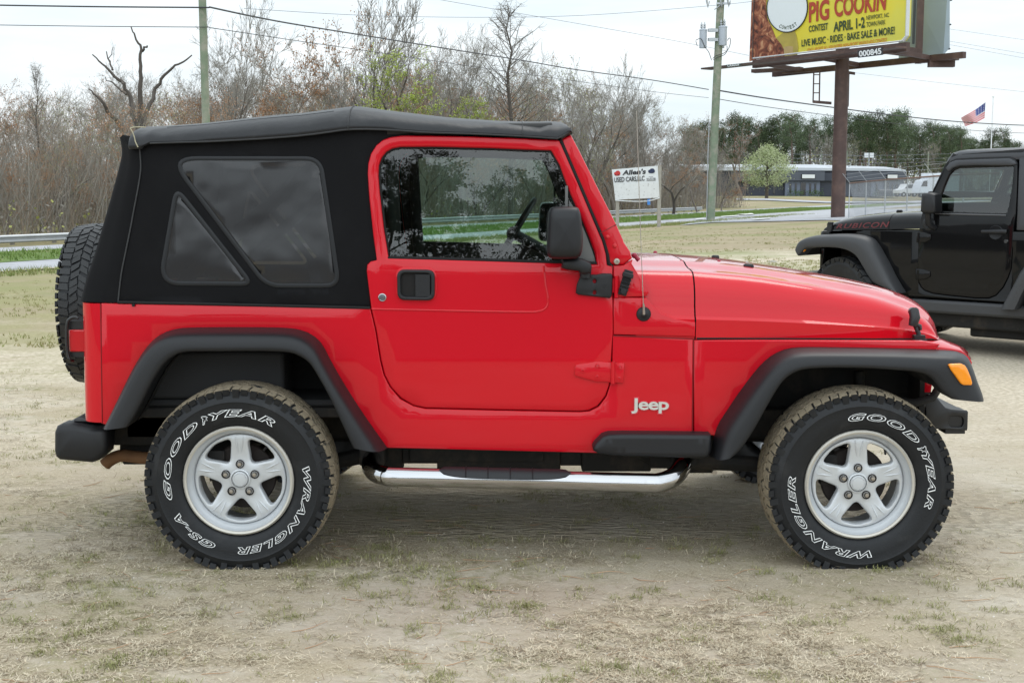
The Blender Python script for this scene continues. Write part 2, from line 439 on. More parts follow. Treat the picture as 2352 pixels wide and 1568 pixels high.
# bounded masks in ground metres
sep = N(t, 'ShaderNodeSeparateXYZ'); Lk(tcn.outputs['Object'], sep.inputs[0]); gx_, gy_o = sep.outputs[0], sep.outputs[1]
strawmask = mth('ADD', ramp(tnoise(.85, 7, .68, (1, 1.7, 1, 0, (3, 5, 0))), .42, .56), mth('MULTIPLY', ramp(tnoise(5, 6, .7), .45, .62), .45))
far = ramp(gy_o, 4.5, 11)                     # beyond the cars the lot turns to thin lawn
leftbias = ramp(gx_, 2.0, -1.5)
strawmask = mth('MINIMUM', mth('MAXIMUM', mth('MULTIPLY', strawmask, mth('ADD', mth('MULTIPLY', leftbias, .45), .5)), mth('MULTIPLY', far, .97)), 1)
c1 = mixc(strawmask, sand, straw)
# lawn beyond
lawn = mixc(ramp(tnoise(.35, 6, .65, (1, .6, 1)), .38, .62), (.32, .25, .165), (.225, .205, .11))
lawn = mixc(ramp(tnoise(14, 5, .7), .35, .7), lawn, (.40, .33, .235))
lawn = mixc(ramp(tnoise(.9, 6, .7, (1, .8, 1, 0, (9, 2, 0))), .60, .66), lawn, (.46, .39, .27))
c1 = mixc(mth('MULTIPLY', far, .9), c1, lawn)
# bare pale sand track running across behind the red car
trk = mth('MULTIPLY', mth('MULTIPLY', ramp(gy_o, 15, 19), ramp(gy_o, 28, 24.5)), ramp(gx_, 1.0, 3.0))
trk2 = mth('MULTIPLY', mth('MULTIPLY', ramp(gy_o, 1.2, 3.5), ramp(gy_o, 12.0, 7.5)), ramp(tnoise(.5, 6, .6, (1, 1.6, 1, .1, (0, 4, 0))), .42, .60))
trk3 = mth('MULTIPLY', ramp(gx_, 2.6, 3.6), ramp(gy_o, 9, 7))
c1 = mixc(mth('MINIMUM', mth('MAXIMUM', mth('MAXIMUM', mth('MULTIPLY', trk, ramp(tnoise(1.6, 6, .65), .34, .5)), trk2), mth('MULTIPLY', trk3, .8)), 1), c1, mixc(ramp(tnoise(30, 4), .4, .6), (.44, .375, .28), pale))
gm = mth('MULTIPLY', ramp(tnoise(1.5, 7, .7, (1, 1.6, 1, 0, (7, 1, 0))), .50, .64), ramp(tnoise(18, 4, .6), .42, .6))
gm = mth('MULTIPLY', gm, mth('ADD', mth('MULTIPLY', leftbias, .4), .35))
c1 = mixc(mth('MULTIPLY', gm, ramp(gx_, 3.4, 2.2)), c1, green)
lawn_l = mth('MULTIPLY', mth('MULTIPLY', ramp(gx_, .5, -2.0), ramp(gy_o, 4, 9)), ramp(tnoise(.5, 6, .65, (1, 1, 1, 0, (2, 8, 0))), .38, .58, 0, .75))
c1 = mixc(lawn_l, c1, mixc(ramp(tnoise(20, 5, .7), .35, .65), (.22, .21, .09), (.38, .35, .19)))
gl_ = mth('MULTIPLY', mth('MULTIPLY', ramp(gy_o, 12, 20), ramp(tnoise(.22, 5, .6), .44, .62)), .6)
c1 = mixc(gl_, c1, (.18, .22, .07))
Lk(c1, b.inputs['Base Color'])
bm_ = mth('ADD', mth('MULTIPLY', tnoise(7, 6, .65), 1.0), mth('MULTIPLY', tnoise(70, 5, .7), .35))
trd = N(t, 'ShaderNodeTexVoronoi'); trd.inputs['Scale'].default_value = 16; mm = N(t, 'ShaderNodeMapping'); mm.inputs['Scale'].default_value = (1, 2.4, 1); Lk(tcn.outputs['Object'], mm.inputs[0]); Lk(mm.outputs[0], trd.inputs['Vector'])
tmask = mth('MULTIPLY', mth('MULTIPLY', ramp(gy_o, .3, .6), ramp(gy_o, 1.6, 1.1)), 1.6)
bm_ = mth('ADD', bm_, mth('MULTIPLY', trd.outputs['Distance'], tmask))
bp = N(t, 'ShaderNodeBump'); bp.inputs['Strength'].default_value = .75; bp.inputs['Distance'].default_value = .03; Lk(bm_, bp.inputs['Height']); Lk(bp.outputs[0], b.inputs['Normal'])

tv = [-160, -60, -40, -30, -20, -10, 0, 10, 20, 30, 40, 50, 60, 70, 80, 90, 100, 120, 140, 180, 240, 400, 800, 2500]
sv = sorted(set([s for s, _ in SP]+[-120, -60, -40, -30, -24, 3.3, 8.1, 10.6, 60, 120, 300, 1100]))
mb = MB(); mb.v = [tuple(onroad(a, c)) for a in tv for c in sv]
n = len(sv); mb.f = [(i*n+j, (i+1)*n+j, (i+1)*n+j+1, i*n+j+1) for i in range(len(tv)-1) for j in range(n-1)]; mb.m = [0]*len(mb.f)
tag(mb.build('ground', GND), kind='structure')
mb = MB(); mb.add([(-160, -75, .02), (160, -75, .02), (160, CAMY-.9, .02), (-160, CAMY-.9, .02)], [(0, 1, 2, 3)]); tag(mb.build('unseen_dark_sheet', mat('reflection_dark', (.075, .075, .078), .9, var=.2, vscale=.8, bump=.2, bscale=60)), kind='structure')  # unseen dark ground added behind the camera to darken reflections in the paint
ASPH = mat('asphalt', (.40, .405, .43), .85, var=.10, vscale=.3, bump=.1, bscale=200, col2=(.33, .335, .35), c2pos=(.45, .65), c2scale=.4)
MED = mat('median_grass', (.105, .165, .035), .95, var=.35, vscale=2.5, bump=.5, bscale=30, col2=(.21, .185, .075), c2pos=(.52, .68), c2scale=.6)
def strip(name, s0, s1, t0, t1, dz, m, nn=1):
    ss = sorted(set([s0, s1]+[s for s, _ in SP if s0 < s < s1])); b_ = MB(); b_.v = []
    ts_ = [t0+(t1-t0)*i/nn for i in range(nn+1)]
    b_.v = [tuple(onroad(a, c, dz)) for a in ts_ for c in ss]; q = len(ss)
    b_.f = [(i*q+j, (i+1)*q+j, (i+1)*q+j+1, i*q+j+1) for i in range(nn) for j in range(q-1)]; b_.m = [0]*len(b_.f)
    return tag(b_.build(name, m), kind='structure')
def poly(name, uv, dz, m, kind='structure', grid=6.0):
    pts = [gpt(u, v) for u, v in uv]; lp = [(p.x, p.y) for p in pts]
    b_ = panel_mb(lp, lambda x, z: 0, th=.0, b=0, grid=grid); b_.f = [f for f in b_.f if len(f) == 3]; b_.m = [0]*len(b_.f)
    b_.v = [(v[0], v[2], T(v[0], v[2])+dz) for v in b_.v]
    o = b_.build(name, m)
    if kind: o['kind'] = kind
    return o
strip('near_road', 0, 3.3, -60, 400, .02, ASPH, 40)
strip('far_road', 8.1, 10.6, -60, 400, .02, ASPH, 40)
strip('median', 3.3, 8.1, -60, 400, .03, MED, 40)
strip('verge', 10.6, 14, -60, 75, .025, mat('verge_grass', (.20, .17, .08), .95, var=.4, vscale=2, bump=.5, bscale=20), 10)
poly('turning_lane', [(1560,519),(1640,512),(1759,510),(1890,507),(1985,508),(2120,516),(2330,520),(2340,478),(2100,480),(1979,482),(1891,485.5),(1759,494),(1640,503)], .04, ASPH)
poly('driveway', [(1690,457.2),(1760,457.5),(1840,461),(1900,464),(2200,464),(2200,467.5),(1900,467.5),(1835,465),(1755,461.2),(1690,461)], .10, ASPH)
poly('far_lawn', [(1600,452),(2400,447),(2400,457),(2100,460),(1900,464),(1840,461),(1690,457)], .06, mat('far_lawn_grass', (.31, .245, .13), .95, var=.25, vscale=.15, col2=(.19, .20, .08), c2pos=(.45, .6), c2scale=.08))
LINE = mat('road_paint', (.75, .75, .72), .7, var=.1)
EDG = mat('edge_line_paint', (.55, .45, .28), .7, var=.1)
strip('edge_line', .05, .25, -60, 60, .034, EDG, 12)
for k, uv in enumerate([[(1656,499.5),(1698,496.5),(1698,498),(1656,501)], [(1598,505.5),(1616,504),(1616,505.5),(1598,507)], [(1546,511),(1560,510),(1560,511.2),(1546,512.2)], [(1728,506.5),(1768,503.5),(1768,505.2),(1728,508.4)], [(2034,491),(2075,489),(2075,490.5),(2034,492.5)], [(1690,494.6),(1728,492.4),(1732,494.6),(1712,496.0)]]):
    o = poly('road_marking', uv, .09, LINE, grid=0); o['kind'] = 'structure'

# ------------------------------------------------------------------ ground litter: grass blades, straw, pebbles
def blades(name, n, region, colour, lo, hi, flat, seed, dens, w=.0016):
    rng = random.Random(seed); b_ = MB(); V_ = b_.v; Fc = b_.f; c = 0; tries = 0
    while c < n and tries < n*30:
        tries += 1
        u = rng.uniform(-60, 2412); v = region[0]+(region[1]-region[0])*rng.random()
        p = atZ(u, v, 0)
        if dens(p.x, p.y, rng) : continue
        k = rng.randint(3, 7) if flat < .7 else rng.randint(1, 3)
        for _ in range(k):
            x = p.x+rng.gauss(0, .014); y = p.y+rng.gauss(0, .014); a = rng.uniform(0, 6.283); Lb = rng.uniform(lo, hi); el = rng.uniform(.02, .25) if rng.random() < flat else rng.uniform(.4, 1.2)
            dx, dy, dz = math.cos(a)*math.cos(el)*Lb, math.sin(a)*math.cos(el)*Lb, math.sin(el)*Lb
            px, py = -math.sin(a)*w, math.cos(a)*w; i = len(V_); z0 = .001+(.004*rng.random() if el < .3 else 0)
            bx, by = rng.gauss(0, .18)*Lb, rng.gauss(0, .18)*Lb
            V_ += [(x-px, y-py, z0), (x+px, y+py, z0), (x+dx*.5+px+bx, y+dy*.5+py+by, z0+dz*.6+.001), (x+dx*.5-px+bx, y+dy*.5-py+by, z0+dz*.6+.001), (x+dx, y+dy, z0+dz*.9)]
            Fc += [(i, i+1, i+2, i+3), (i+3, i+2, i+4)]; b_.m += [0, 0]; c += 1
    return tag(b_.build(name, colour, recalc=False), kind='stuff')
def leafmat(name, col, col2, tr=.3):
    m = mat(name, col, .75, var=.35, vscale=9, col2=col2, c2pos=(.4, .6), c2scale=14); return m
def nse(x, y, s, o=0): return noise.noise(Vector((x*s+o, y*s*1.5-o, o)))
def d_straw(x, y, rng):
    if x > 2.7 and y > -.3: return rng.random() < .97
    k = nse(x, y, .8, 3)*1.5+nse(x, y, 3.2, 8)*.8+(-x*.10)+(.30 if y < .6 else -.1)
    c = nse(x, y, 9, 1)+.5*nse(x, y, 19, 4)
    return rng.random() > (.05+.8*max(0, k))*(.12 if c < .0 else min(1, .2+3.2*c))
def d_green(x, y, rng):
    if x > 2.4: return True
    k = nse(x, y, 1.1, 5)*.9+nse(x, y, 4.5, 2)*1.1+nse(x, y, 11, 6)*1.2-.22-x*.05
    return rng.random() > max(0, k)
STRAW = leafmat('dry_straw', (.50, .42, .29), (.68, .60, .45)); GREENB = leafmat('green_blades', (.19, .20, .06), (.36, .33, .17)); TWIGM = leafmat('brown_thatch', (.19, .14, .085), (.30, .23, .15))
blades('dry_grass', 56000, (850, 1600), STRAW, .010, .035, .96, 1, d_straw, .0011)
blades('brown_thatch', 17000, (850, 1600), TWIGM, .012, .045, .95, 5, d_straw, .0010)
blades('green_grass', 26000, (850, 1600), GREENB, .010, .030, .35, 2, d_green, .0012)
def rr(x, y, rng): return False
rng = random.Random(31); mb = MB()
for _ in range(150):
    p = atZ(rng.uniform(-20, 2400), rng.uniform(1080, 1580), 0); a = rng.gauss(0, .7); Lb = rng.uniform(.03, .16); q = [p+Vector((0, 0, .003))]
    for i in range(4): a += rng.gauss(0, .25); q.append(q[-1]+Vector((math.cos(a), math.sin(a), 0))*Lb/4+Vector((0, 0, rng.uniform(-.001, .002))))
    mb.tube(q, [.0013, .0016, .0014, .001, .0006], 4)
tag(mb.build('fallen_stalks', mat('tan_stalks', (.40, .25, .15), .8, var=.4, vscale=4), recalc=False), kind='stuff')
rng = random.Random(4); mb = MB()
for _ in range(1500):
    p = atZ(rng.uniform(-20, 2400), rng.uniform(900, 1590), 0); r = rng.choice((.0015, .002, .003, .004))
    mb.sphere((p.x, p.y, r*.3), r, 5, 0, (1, 1, .6))
tag(mb.build('pebbles', mat('pale_pebble', (.62, .58, .52), .7, var=.3, vscale=30), recalc=False), kind='stuff')
mb = MB(); rng = random.Random(9)
def tufts(name, n, fn, h, m, seed, w=.02, cnt=6):
    rng = random.Random(seed); b_ = MB()
    for _ in range(n):
        x, y, z = fn(rng)
        for _ in range(cnt):
            a = rng.uniform(0, 6.28); l = h*rng.uniform(.4, 1.2); px = rng.gauss(0, h*.7); py = rng.gauss(0, h*.7); i = len(b_.v)
            b_.v += [(x+px-w, y+py, z), (x+px+w, y+py, z), (x+px+math.cos(a)*l*.6, y+py+math.sin(a)*l*.6, z+l)]; b_.f.append((i, i+1, i+2)); b_.m.append(0)
    return tag(b_.build(name, m, recalc=False), kind='stuff')
def f_edge(rng): t_ = rng.uniform(-12, 75); s_ = -rng.random()**2*1.6-.1; p = onroad(t_, s_); return p
tufts('roadside_grass', 2600, f_edge, .16, leafmat('roadside_green', (.14, .20, .05), (.30, .29, .12)), 3, .012, 5)
def f_med(rng): return onroad(rng.uniform(-8, 110), rng.uniform(3.5, 7.9), .03)
tufts('median_tufts', 5000, f_med, .16, leafmat('median_blade', (.11, .20, .035), (.20, .26, .07)), 6, .014, 5)
def f_lot(rng):
    u = rng.uniform(-20, 2400); v = rng.uniform(520, 660); p = gpt(u, v)
    return p
def f_lot2(rng):
    while True:
        p = gpt(rng.uniform(-20, 2000), rng.uniform(522, 640) if rng.random() < .7 else rng.uniform(600, 800))
        if nse(p.x, p.y, .25, 4) > -.1 and TS(p.x, p.y)[1] < -.4: return p
tufts('lawn_grass', 5000, f_lot2, .04, leafmat('lawn_blade', (.30, .25, .12), (.24, .26, .09)), 8, .006, 5)
# ------------------------------------------------------------------ trees
BARKG = mat('grey_bark', (.17, .145, .125), .9, var=.3, vscale=3)
BARKD = mat('dark_bark', (.095, .08, .068), .9, var=.3, vscale=3)
TWG = mat('grey_brown_twigs', (.25, .23, .20), .9, var=.3, vscale=1)
TWR = mat('rusty_twigs', (.23, .18, .135), .9, var=.35, vscale=1)
BUDO = mat('orange_buds', (.38, .20, .10), .85, var=.35, vscale=2)
BUDR = mat('red_buds', (.36, .12, .10), .85, var=.3, vscale=2)
LIME = mat('lime_leaves', (.30, .36, .055), .8, var=.3, vscale=2)
OLIVE = mat('olive_leaves', (.29, .30, .09), .8, var=.35, vscale=2)
PINE = mat('pine_needles', (.055, .085, .038), .85, var=.45, vscale=1.2, col2=(.10, .13, .055), c2pos=(.45, .65), c2scale=1.1)
BLOS = mat('pale_blossom', (.42, .46, .27), .8, var=.2, vscale=3, col2=(.20, .26, .08), c2pos=(.45, .6), c2scale=2)
def leafblob(mb, c, r, n, size, rng, mi):
    for _ in range(n):
        d = Vector((rng.gauss(0, 1), rng.gauss(0, 1), rng.gauss(0, 1)))*r*.5; p = c+d
        a = Vector((rng.uniform(-1, 1), rng.uniform(-1, 1), rng.uniform(-1, 1))).normalized()*size*rng.uniform(.5, 1.3); b_ = a.orthogonal().normalized()*size*rng.uniform(.4, .9)
        i = len(mb.v); mb.v += [tuple(p-a), tuple(p+b_), tuple(p+a), tuple(p-b_)]; mb.f.append((i, i+1, i+2, i+3)); mb.m.append(mi)
def bare(seed, H=10, trunk_frac=.35, spread=.5, levels=5, kids=(3, 4), up=.35, leaf=None, leafn=2, leafs=.07, mats=(BARKG, TWG), r0=None, lean=.05, kink=.16, start=.25, twig=.012, ratio=.66):
    """trunk and crown meshes, height H, base at the origin"""
    rng = random.Random(seed); tr = MB(); cr = MB(); r0 = r0 or H*.014
    def branch(p, d, Lh, r, lv):
        n = 4 if lv < 2 else (3 if lv < 4 else 2); pts = [p]; q = p.copy(); dd = d.copy()
        for i in range(n):
            dd = (dd+Vector((rng.gauss(0, kink), rng.gauss(0, kink), rng.gauss(0, kink*.6)+up*.12))).normalized(); q = q+dd*Lh/n; pts.append(q.copy())
        r1 = max(r*.55, twig*.6); rad = [r+(r1-r)*i/n for i in range(n+1)]
        mbx = tr if lv == 0 else cr
        mbx.tube(pts, rad, 7 if lv == 0 else (5 if lv < 2 else 3), 0 if lv < 3 else 1 if mbx is cr else 0, caps=False)
        if lv >= levels:
            if leaf:
                for k in range(leafn): leafblob(cr, pts[-1]*.6+pts[-2]*.4 if k % 2 else pts[-1], Lh*.6, 1, leafs, rng, 2)
            return
        kk = rng.randint(*kids)+(1 if lv >= levels-1 else 0)
        for j in range(kk):
            f = rng.uniform(start if lv else trunk_frac, 1.0) if j < kk-1 else 1.0
            i = min(n-1, int(f*n)); pp = pts[i].lerp(pts[i+1], min(1, f*n-i))
            ax = (pts[i+1]-pts[i]).normalized(); az = rng.uniform(0, 6.283); ang = rng.uniform(.35, 1.0)*spread*(1.6 if lv else 1.3) if j < kk-1 else rng.uniform(.05, .3)
            o = ax.orthogonal().normalized(); o.rotate(Matrix.Rotation(az, 3, ax)); nd = (ax*math.cos(ang)+o*math.sin(ang)).normalized(); nd.z += up*.25; nd.normalize()
            branch(pp, nd, Lh*rng.uniform(ratio-.1, ratio+.12)*(1-.3*(1-f)), max(twig*.7, rad[i]*rng.uniform(.45, .68)), lv+1)
    branch(Vector((0, 0, -.2)), Vector((rng.gauss(0, lean), rng.gauss(0, lean), 1)).normalized(), H*.42, r0, 0)
    zmax = max(v[2] for v in cr.v); k = H/zmax
    for m_ in (tr, cr): m_.v = [(v[0]*k, v[1]*k, v[2]*k if v[2] > 0 else v[2]) for v in m_.v]
    return tr, cr
def mk(name, seed, leafm=None, mats=(BARKG, TWG), **kw):
    tr, cr = bare(seed, leaf=leafm is not None, **kw)
    tm = tr.mesh('trunk', mats[0], None, recalc=False); cm = cr.mesh('crown', [mats[0], mats[1]]+([leafm] if leafm else [mats[1]]), None, recalc=False)
    return (name, tm, cm, kw.get('H', 10))
def plant(proto, x, y, H, rz, label, cat='tree', group=None, wx=1.0, z=None):
    name, tm, cm, h0 = proto
    t_ = thing(name, label, cat, (x, y, T(x, y) if z is None else z), rz, group); k = H/h0; t_.scale = (k*wx, k*wx, k)
    link('trunk', tm, t_, world=False); link('crown', cm, t_, world=False); return t_
P_grey = [mk('bare_tree', s, mats=(BARKG, TWG), levels=6, spread=.60, up=.2, kids=(3, 4), twig=.011, trunk_frac=.3) for s in (11, 12, 13)]
P_dark = [mk('bare_tree', s, mats=(BARKD, TWG), levels=6, spread=.62, up=.18, kids=(3, 3), twig=.011, kink=.22) for s in (21, 22)]
P_rust = [mk('budding_tree', s, BUDO, mats=(BARKG, TWR), levels=6, spread=.60, up=.2, kids=(3, 3), leafn=2, leafs=.055, trunk_frac=.2) for s in (31, 32, 33)]
P_lime = [mk('leafing_tree', s, LIME, mats=(BARKG, TWG), levels=6, spread=.5, up=.4, kids=(3, 3), leafn=4, leafs=.06, trunk_frac=.12) for s in (41,)]
P_olive = [mk('leafing_tree', s, OLIVE, mats=(BARKG, TWG), levels=6, spread=.55, up=.2, kids=(3, 3), leafn=1, leafs=.045, trunk_frac=.12) for s in (51, 52)]
P_red = [mk('budding_tree', s, BUDR, mats=(BARKG, TWG), levels=5, spread=.45, up=.4, kids=(3, 3), leafn=2, leafs=.05, trunk_frac=.25) for s in (61,)]
P_tall = [mk('bare_tree', s, mats=(BARKD, TWG), levels=6, spread=.42, up=.55, kids=(3, 3), trunk_frac=.45, start=.3, twig=.014, ratio=.66, r0=.19) for s in (71, 72, 73)]
def cypress(seed, H=12):
    rng = random.Random(seed); tr = MB(); cr = MB(); n = 10
    pts = [Vector((rng.gauss(0, .06)*i/3, rng.gauss(0, .06)*i/3, -.2+(H+.2)*i/n)) for i in range(n+1)]; tr.tube(pts, [.17*(1-i/n)**.8+.015 for i in range(n+1)], 7, caps=False)
    for k in range(70):
        f = .28+.70*(k/70)**.9; p = pts[min(n-1, int(f*n))].lerp(pts[min(n, int(f*n)+1)], f*n-int(f*n)); a = rng.uniform(0, 6.28)
        Lb = (2.7*math.sin(min(1, (1-f)/.55)*math.pi/2)**.7+.35)*rng.uniform(.6, 1.1); el = .25+.6*f
        q = p.copy(); d = Vector((math.cos(a)*math.cos(el), math.sin(a)*math.cos(el), math.sin(el))); bp_ = [q.copy()]
        for i in range(5): d = (d+Vector((rng.gauss(0, .15), rng.gauss(0, .15), rng.gauss(.06, .12)))).normalized(); q = q+d*Lb/5; bp_.append(q.copy())
        cr.tube(bp_, [.035*(1-f*.5), .03*(1-f*.5), .022, .017, .013, .009], 4, 0, caps=False)
        for i in range(14):
            g_ = rng.uniform(.2, 1); pp = bp_[int(g_*4.99)].lerp(bp_[int(g_*4.99)+1], .5); e = Vector((rng.gauss(0, 1), rng.gauss(0, 1), rng.gauss(.3, .6))).normalized(); s1 = pp+e*rng.uniform(.15, .5)
            e2 = (e+Vector((rng.gauss(0, .5), rng.gauss(0, .5), rng.gauss(0, .5)))).normalized(); cr.tube([pp, s1, s1+e2*rng.uniform(.1, .3)], [.010, .008, .005], 3, 1, caps=False)
    return ('cypress_tree', tr.mesh('trunk', BARKD, None, recalc=False), cr.mesh('crown', [BARKD, TWG], None, recalc=False), H)
P_cyp = cypress(5)
OAKL = mat('dark_oak_leaves', (.075, .08, .05), .9, var=.3)
P_oak = [mk('oak_tree', s, OAKL, mats=(BARKD, BARKD), levels=6, spread=.70, up=.16, kids=(3, 4), leafn=4, leafs=.075, trunk_frac=.45, twig=.02, kink=.2, r0=.20, ratio=.66) for s in (83, 86)]
def pine(seed, H=15, base=.45, n=26, rad=2.6):
    rng = random.Random(seed); tr = MB(); cr = MB(); m = 8
    pts = [Vector((rng.gauss(0, .12)*i/3, rng.gauss(0, .12)*i/3, -.3+(H*.96+.3)*i/m)) for i in range(m+1)]; tr.tube(pts, [.20*(1-i/m)**.7+.04 for i in range(m+1)], 6, caps=False)
    for k in range(n):
        f = base+(.97-base)*(k+.5)/n; p = pts[min(m-1, int(f*m))].lerp(pts[min(m, int(f*m)+1)], f*m-int(f*m)); a = rng.uniform(0, 6.28)
        L_ = rad*rng.uniform(.35, 1.1)*(1-.55*max(0, (f-.6)/.4)); e = p+Vector((math.cos(a)*L_, math.sin(a)*L_, rng.uniform(.0, .9)))
        cr.tube([p, (p+e)/2+Vector((0, 0, -.1)), e], [.05, .035, .02], 4, 0, caps=False)
        for q in (e, (p+e*2)/3):
            for _ in range(rng.randint(1, 2)):
                leafblob(cr, q+Vector((rng.gauss(0, .5), rng.gauss(0, .5), rng.gauss(0, .2))), rng.uniform(.5, .95), 60, .10, rng, 1)
    return ('pine_tree', tr.mesh('trunk', mat('pine_bark', (.14, .10, .075), .9, var=.3), None, recalc=False), cr.mesh('crown', [BARKD, PINE], None, recalc=False), H)
P_pine = [pine(1), pine(2, base=.55, n=20, rad=2.2), pine(3, base=.35, n=32, rad=3.0), pine(4, base=.62, n=16, rad=2.4)]

def at_tree(u, D): return ((u-CU)/F*D, CAMY+D)
def hgt(v, D): return (HOR-v)/F*D+CAMH
rng = random.Random(77)
# --- the wood beyond the guardrail, in rows
kinds = [('grey', 'bare grey-brown tree standing in the wood beyond the guardrail', 'bare trees of the roadside wood'), ('rust', 'rust-tinged budding tree standing in the wood beyond the guardrail', 'rusty budding trees of the roadside wood'), ('dark', 'bare dark-trunked tree standing in the wood beyond the guardrail', 'dark-trunked trees of the roadside wood'), ('olive', 'olive-green leafing tree standing in the wood beyond the guardrail', 'olive leafing trees of the roadside wood')]
PR_ = {'grey': P_grey, 'rust': P_rust, 'dark': P_dark, 'olive': P_olive}
def skyline(u):
    return interp([(-100,215),(0,205),(60,212),(150,195),(230,200),(300,180),(420,165),(560,160),(700,145),(800,145),(900,135),(1000,130),(1100,140),(1200,150),(1300,165),(1400,180),(1500,205),(1600,240),(1700,280)], u)
cnt = 0
for row, (s_, step) in enumerate(((15.5, 2.4), (19, 2.6), (24, 2.7), (31, 2.8), (40, 3.0), (50, 3.2), (62, 3.6))):
    t_ = 2.0+row*1.2
    while t_ < 108:
        a = t_+rng.uniform(-.8, .8); ss_ = s_+rng.uniform(-1.2, 1.2); x, y = XY(a, ss_); D = y-CAMY; u = CU+F*x/D; t_ += step*rng.uniform(.7, 1.3)
        if u < -60 or u > 1650: continue
        Hm = hgt(skyline(u), D)+.6
        k = rng.random(); w = 'rust' if k < (.50 if 350 < u < 1100 else .22) else ('grey' if k < .72 else ('dark' if k < .82 else 'olive'))
        if 480 < u < 560: w = 'grey'
        H = Hm*(rng.uniform(.55, .9) if row < 2 else rng.uniform(.8, 1.04)); 
        _, lb, gp = next(q for q in kinds if q[0] == w)
        plant(rng.choice(PR_[w]), x, y, H, rng.uniform(0, 6.28), lb, group=gp, wx=rng.uniform(.8, 1.05)); cnt += 1
# --- trees that can be told apart
hero = [
 (P_cyp, 100, 62, 162, 'thin dark conical bare tree rising above the wood at far left', .62),
 (P_tall[0], -15, 60, 60, 'tall bare tree half cut by the left edge of the picture', .8),
 (P_tall[1], 525, 66, -35, 'tall slender bare tree just right of the left utility pole', .75),
 (P_grey[1], 300, 74, 95, 'pale bare tree with fine twigs behind the dead snag', .85),
 (P_rust[0], 640, 74, 20, 'tall crooked tree with sparse orange buds above the back of the soft top', .95),
 (P_tall[2], 885, 78, -70, 'very tall dark multi-stemmed bare tree above the middle of the roof', .9),
 (P_lime[0], 955, 74, 100, 'lime-green leafing tree against the tall bare trunks', 1.0),
 (P_lime[0], 1075, 80, 215, 'smaller lime-green leafing tree low behind the roof front', 1.1),
 (P_grey[2], 1065, 84, 45, 'tall forked bare tree between the lime-green tree and the cypress', .9),
 (P_grey[0], 990, 90, 60, 'tall fine-twigged bare tree behind the lime-green tree', .8),
 (P_cyp, 1172, 84, 28, 'dark bare cypress with level layered branches above the windshield', .95),
 (P_dark[0], 1345, 96, 165, 'dark branching bare tree left of the dealer sign', .85),
 (P_olive[0], 1410, 100, 125, 'tall bare tree with faint olive leaves behind the dealer sign', .9),
 (P_tall[0], 1290, 92, 150, 'slim bare tree in the gap right of the windshield', .8),
 (P_grey[1], 1500, 108, 150, 'wide pale bare tree right of the dealer sign', .85),
 (P_olive[1], 1395, 86, 300, 'yellow-green leafing tree low behind the dealer sign', 1.1),
 (P_rust[1], 1600, 112, 330, 'low orange-tinged tree at the end of the guardrail', 1.1),
 (P_rust[2], 1655, 118, 375, 'low rust-coloured bush-like tree right of the transformer pole', 1.3),
 (P_dark[1], 1545, 104, 300, 'dense dark brushy tree between the sign and the transformer pole', 1.2),
 (P_olive[0], 205, 60, 300, 'low yellow-green tree in front of the dark trunks at left', .9),
 (P_olive[1], 120, 56, 335, 'small green sapling low in the wood at far left', .9),
 (P_tall[0], 905, 80, -60, 'dark tall bare tree leaning right beside the tallest trunks', 1.1),
 (P_tall[1], 850, 82, 10, 'dark tall bare tree left of the tallest trunks', 1.0),
 (P_grey[0], 560, 70, -10, 'tall pale bare tree two widths right of the left utility pole', .8),
 (P_tall[2], 1100, 86, 60, 'dark forked bare tree just left of the cypress', 1.0),
 (P_grey[2], 1240, 90, 110, 'wide pale bare tree right of the cypress', 1.0),
 (P_tall[1], 1380, 96, 120, 'dark slender bare tree above the dealer sign', 1.0),
 (P_red[0], 1700, 170, 262, 'red-budded tree standing above the warehouse roof', 1.3),
]
for i, (pr, u, D, v, lb, wx) in enumerate(hero):
    x, y = at_tree(u, D); plant(pr, x, y, hgt(v, D)-T(x, y), i*1.3, lb, wx=wx)
# --- the dead snag, limbs as seen
D = 70
def sn(a, b, dd=0): return atD((a/1.426)/K, (b/1.426)/K, D+dd)
LK = .8
limbs = [([(700,752),(640,660),(590,590),(545,540),(505,508)], .16, .045, -1.2), ([(790,800),(765,650),(735,560),(700,480),(640,410),(590,365),(527,312)], .19, .04, .8), ([(720,540),(680,500),(645,475),(600,440)], .09, .03, .8), ([(640,400),(625,350),(607,295)], .07, .035, .8), ([(790,800),(795,650),(800,500),(805,380),(805,285),(775,225),(748,155)], .2, .04, -.3), ([(803,300),(825,280),(840,262)], .09, .06, -.3), ([(800,800),(835,640),(880,530),(920,455),(985,388),(1040,355),(1095,315)], .17, .04, 1.3), ([(645,400),(630,340),(645,268)], .05, .02, .8), ([(700,480),(697,460),(690,445)], .07, .05, .8)]
bse = sn(795, 1200); x, y = bse.x, bse.y; z0 = T(x, y)
root = thing('dead_tree', 'dead snag with thick broken dark limbs spread above the rear of the soft top', 'tree', (x, y, z0))
tb = MB(); tb.tube([(0, 0, -.3), (0, 0, 2), tuple(sn(795, 790)-Vector((x, y, z0)))], [.34, .28, .24], 10); tb.build('trunk', BARKD, root, 60, world=False)
for pts, r0, r1, dd in limbs:
    q = [sn(a, b, dd*min(1, i/2))-Vector((x, y, z0)) for i, (a, b) in enumerate(pts)]; tb = MB(); q = spline(q, 3); n = len(q)
    rg = random.Random(int(r0*1000)); q = [p+Vector((rg.gauss(0, .05), 0, rg.gauss(0, .05))) if 0 < i < n-1 else p for i, p in enumerate(q)]
    tb.tube(q, [(r0+(r1-r0)*i/(n-1))*.78 for i in range(n)], 7); tb.build('limb', BARKD, root, 60, world=False)
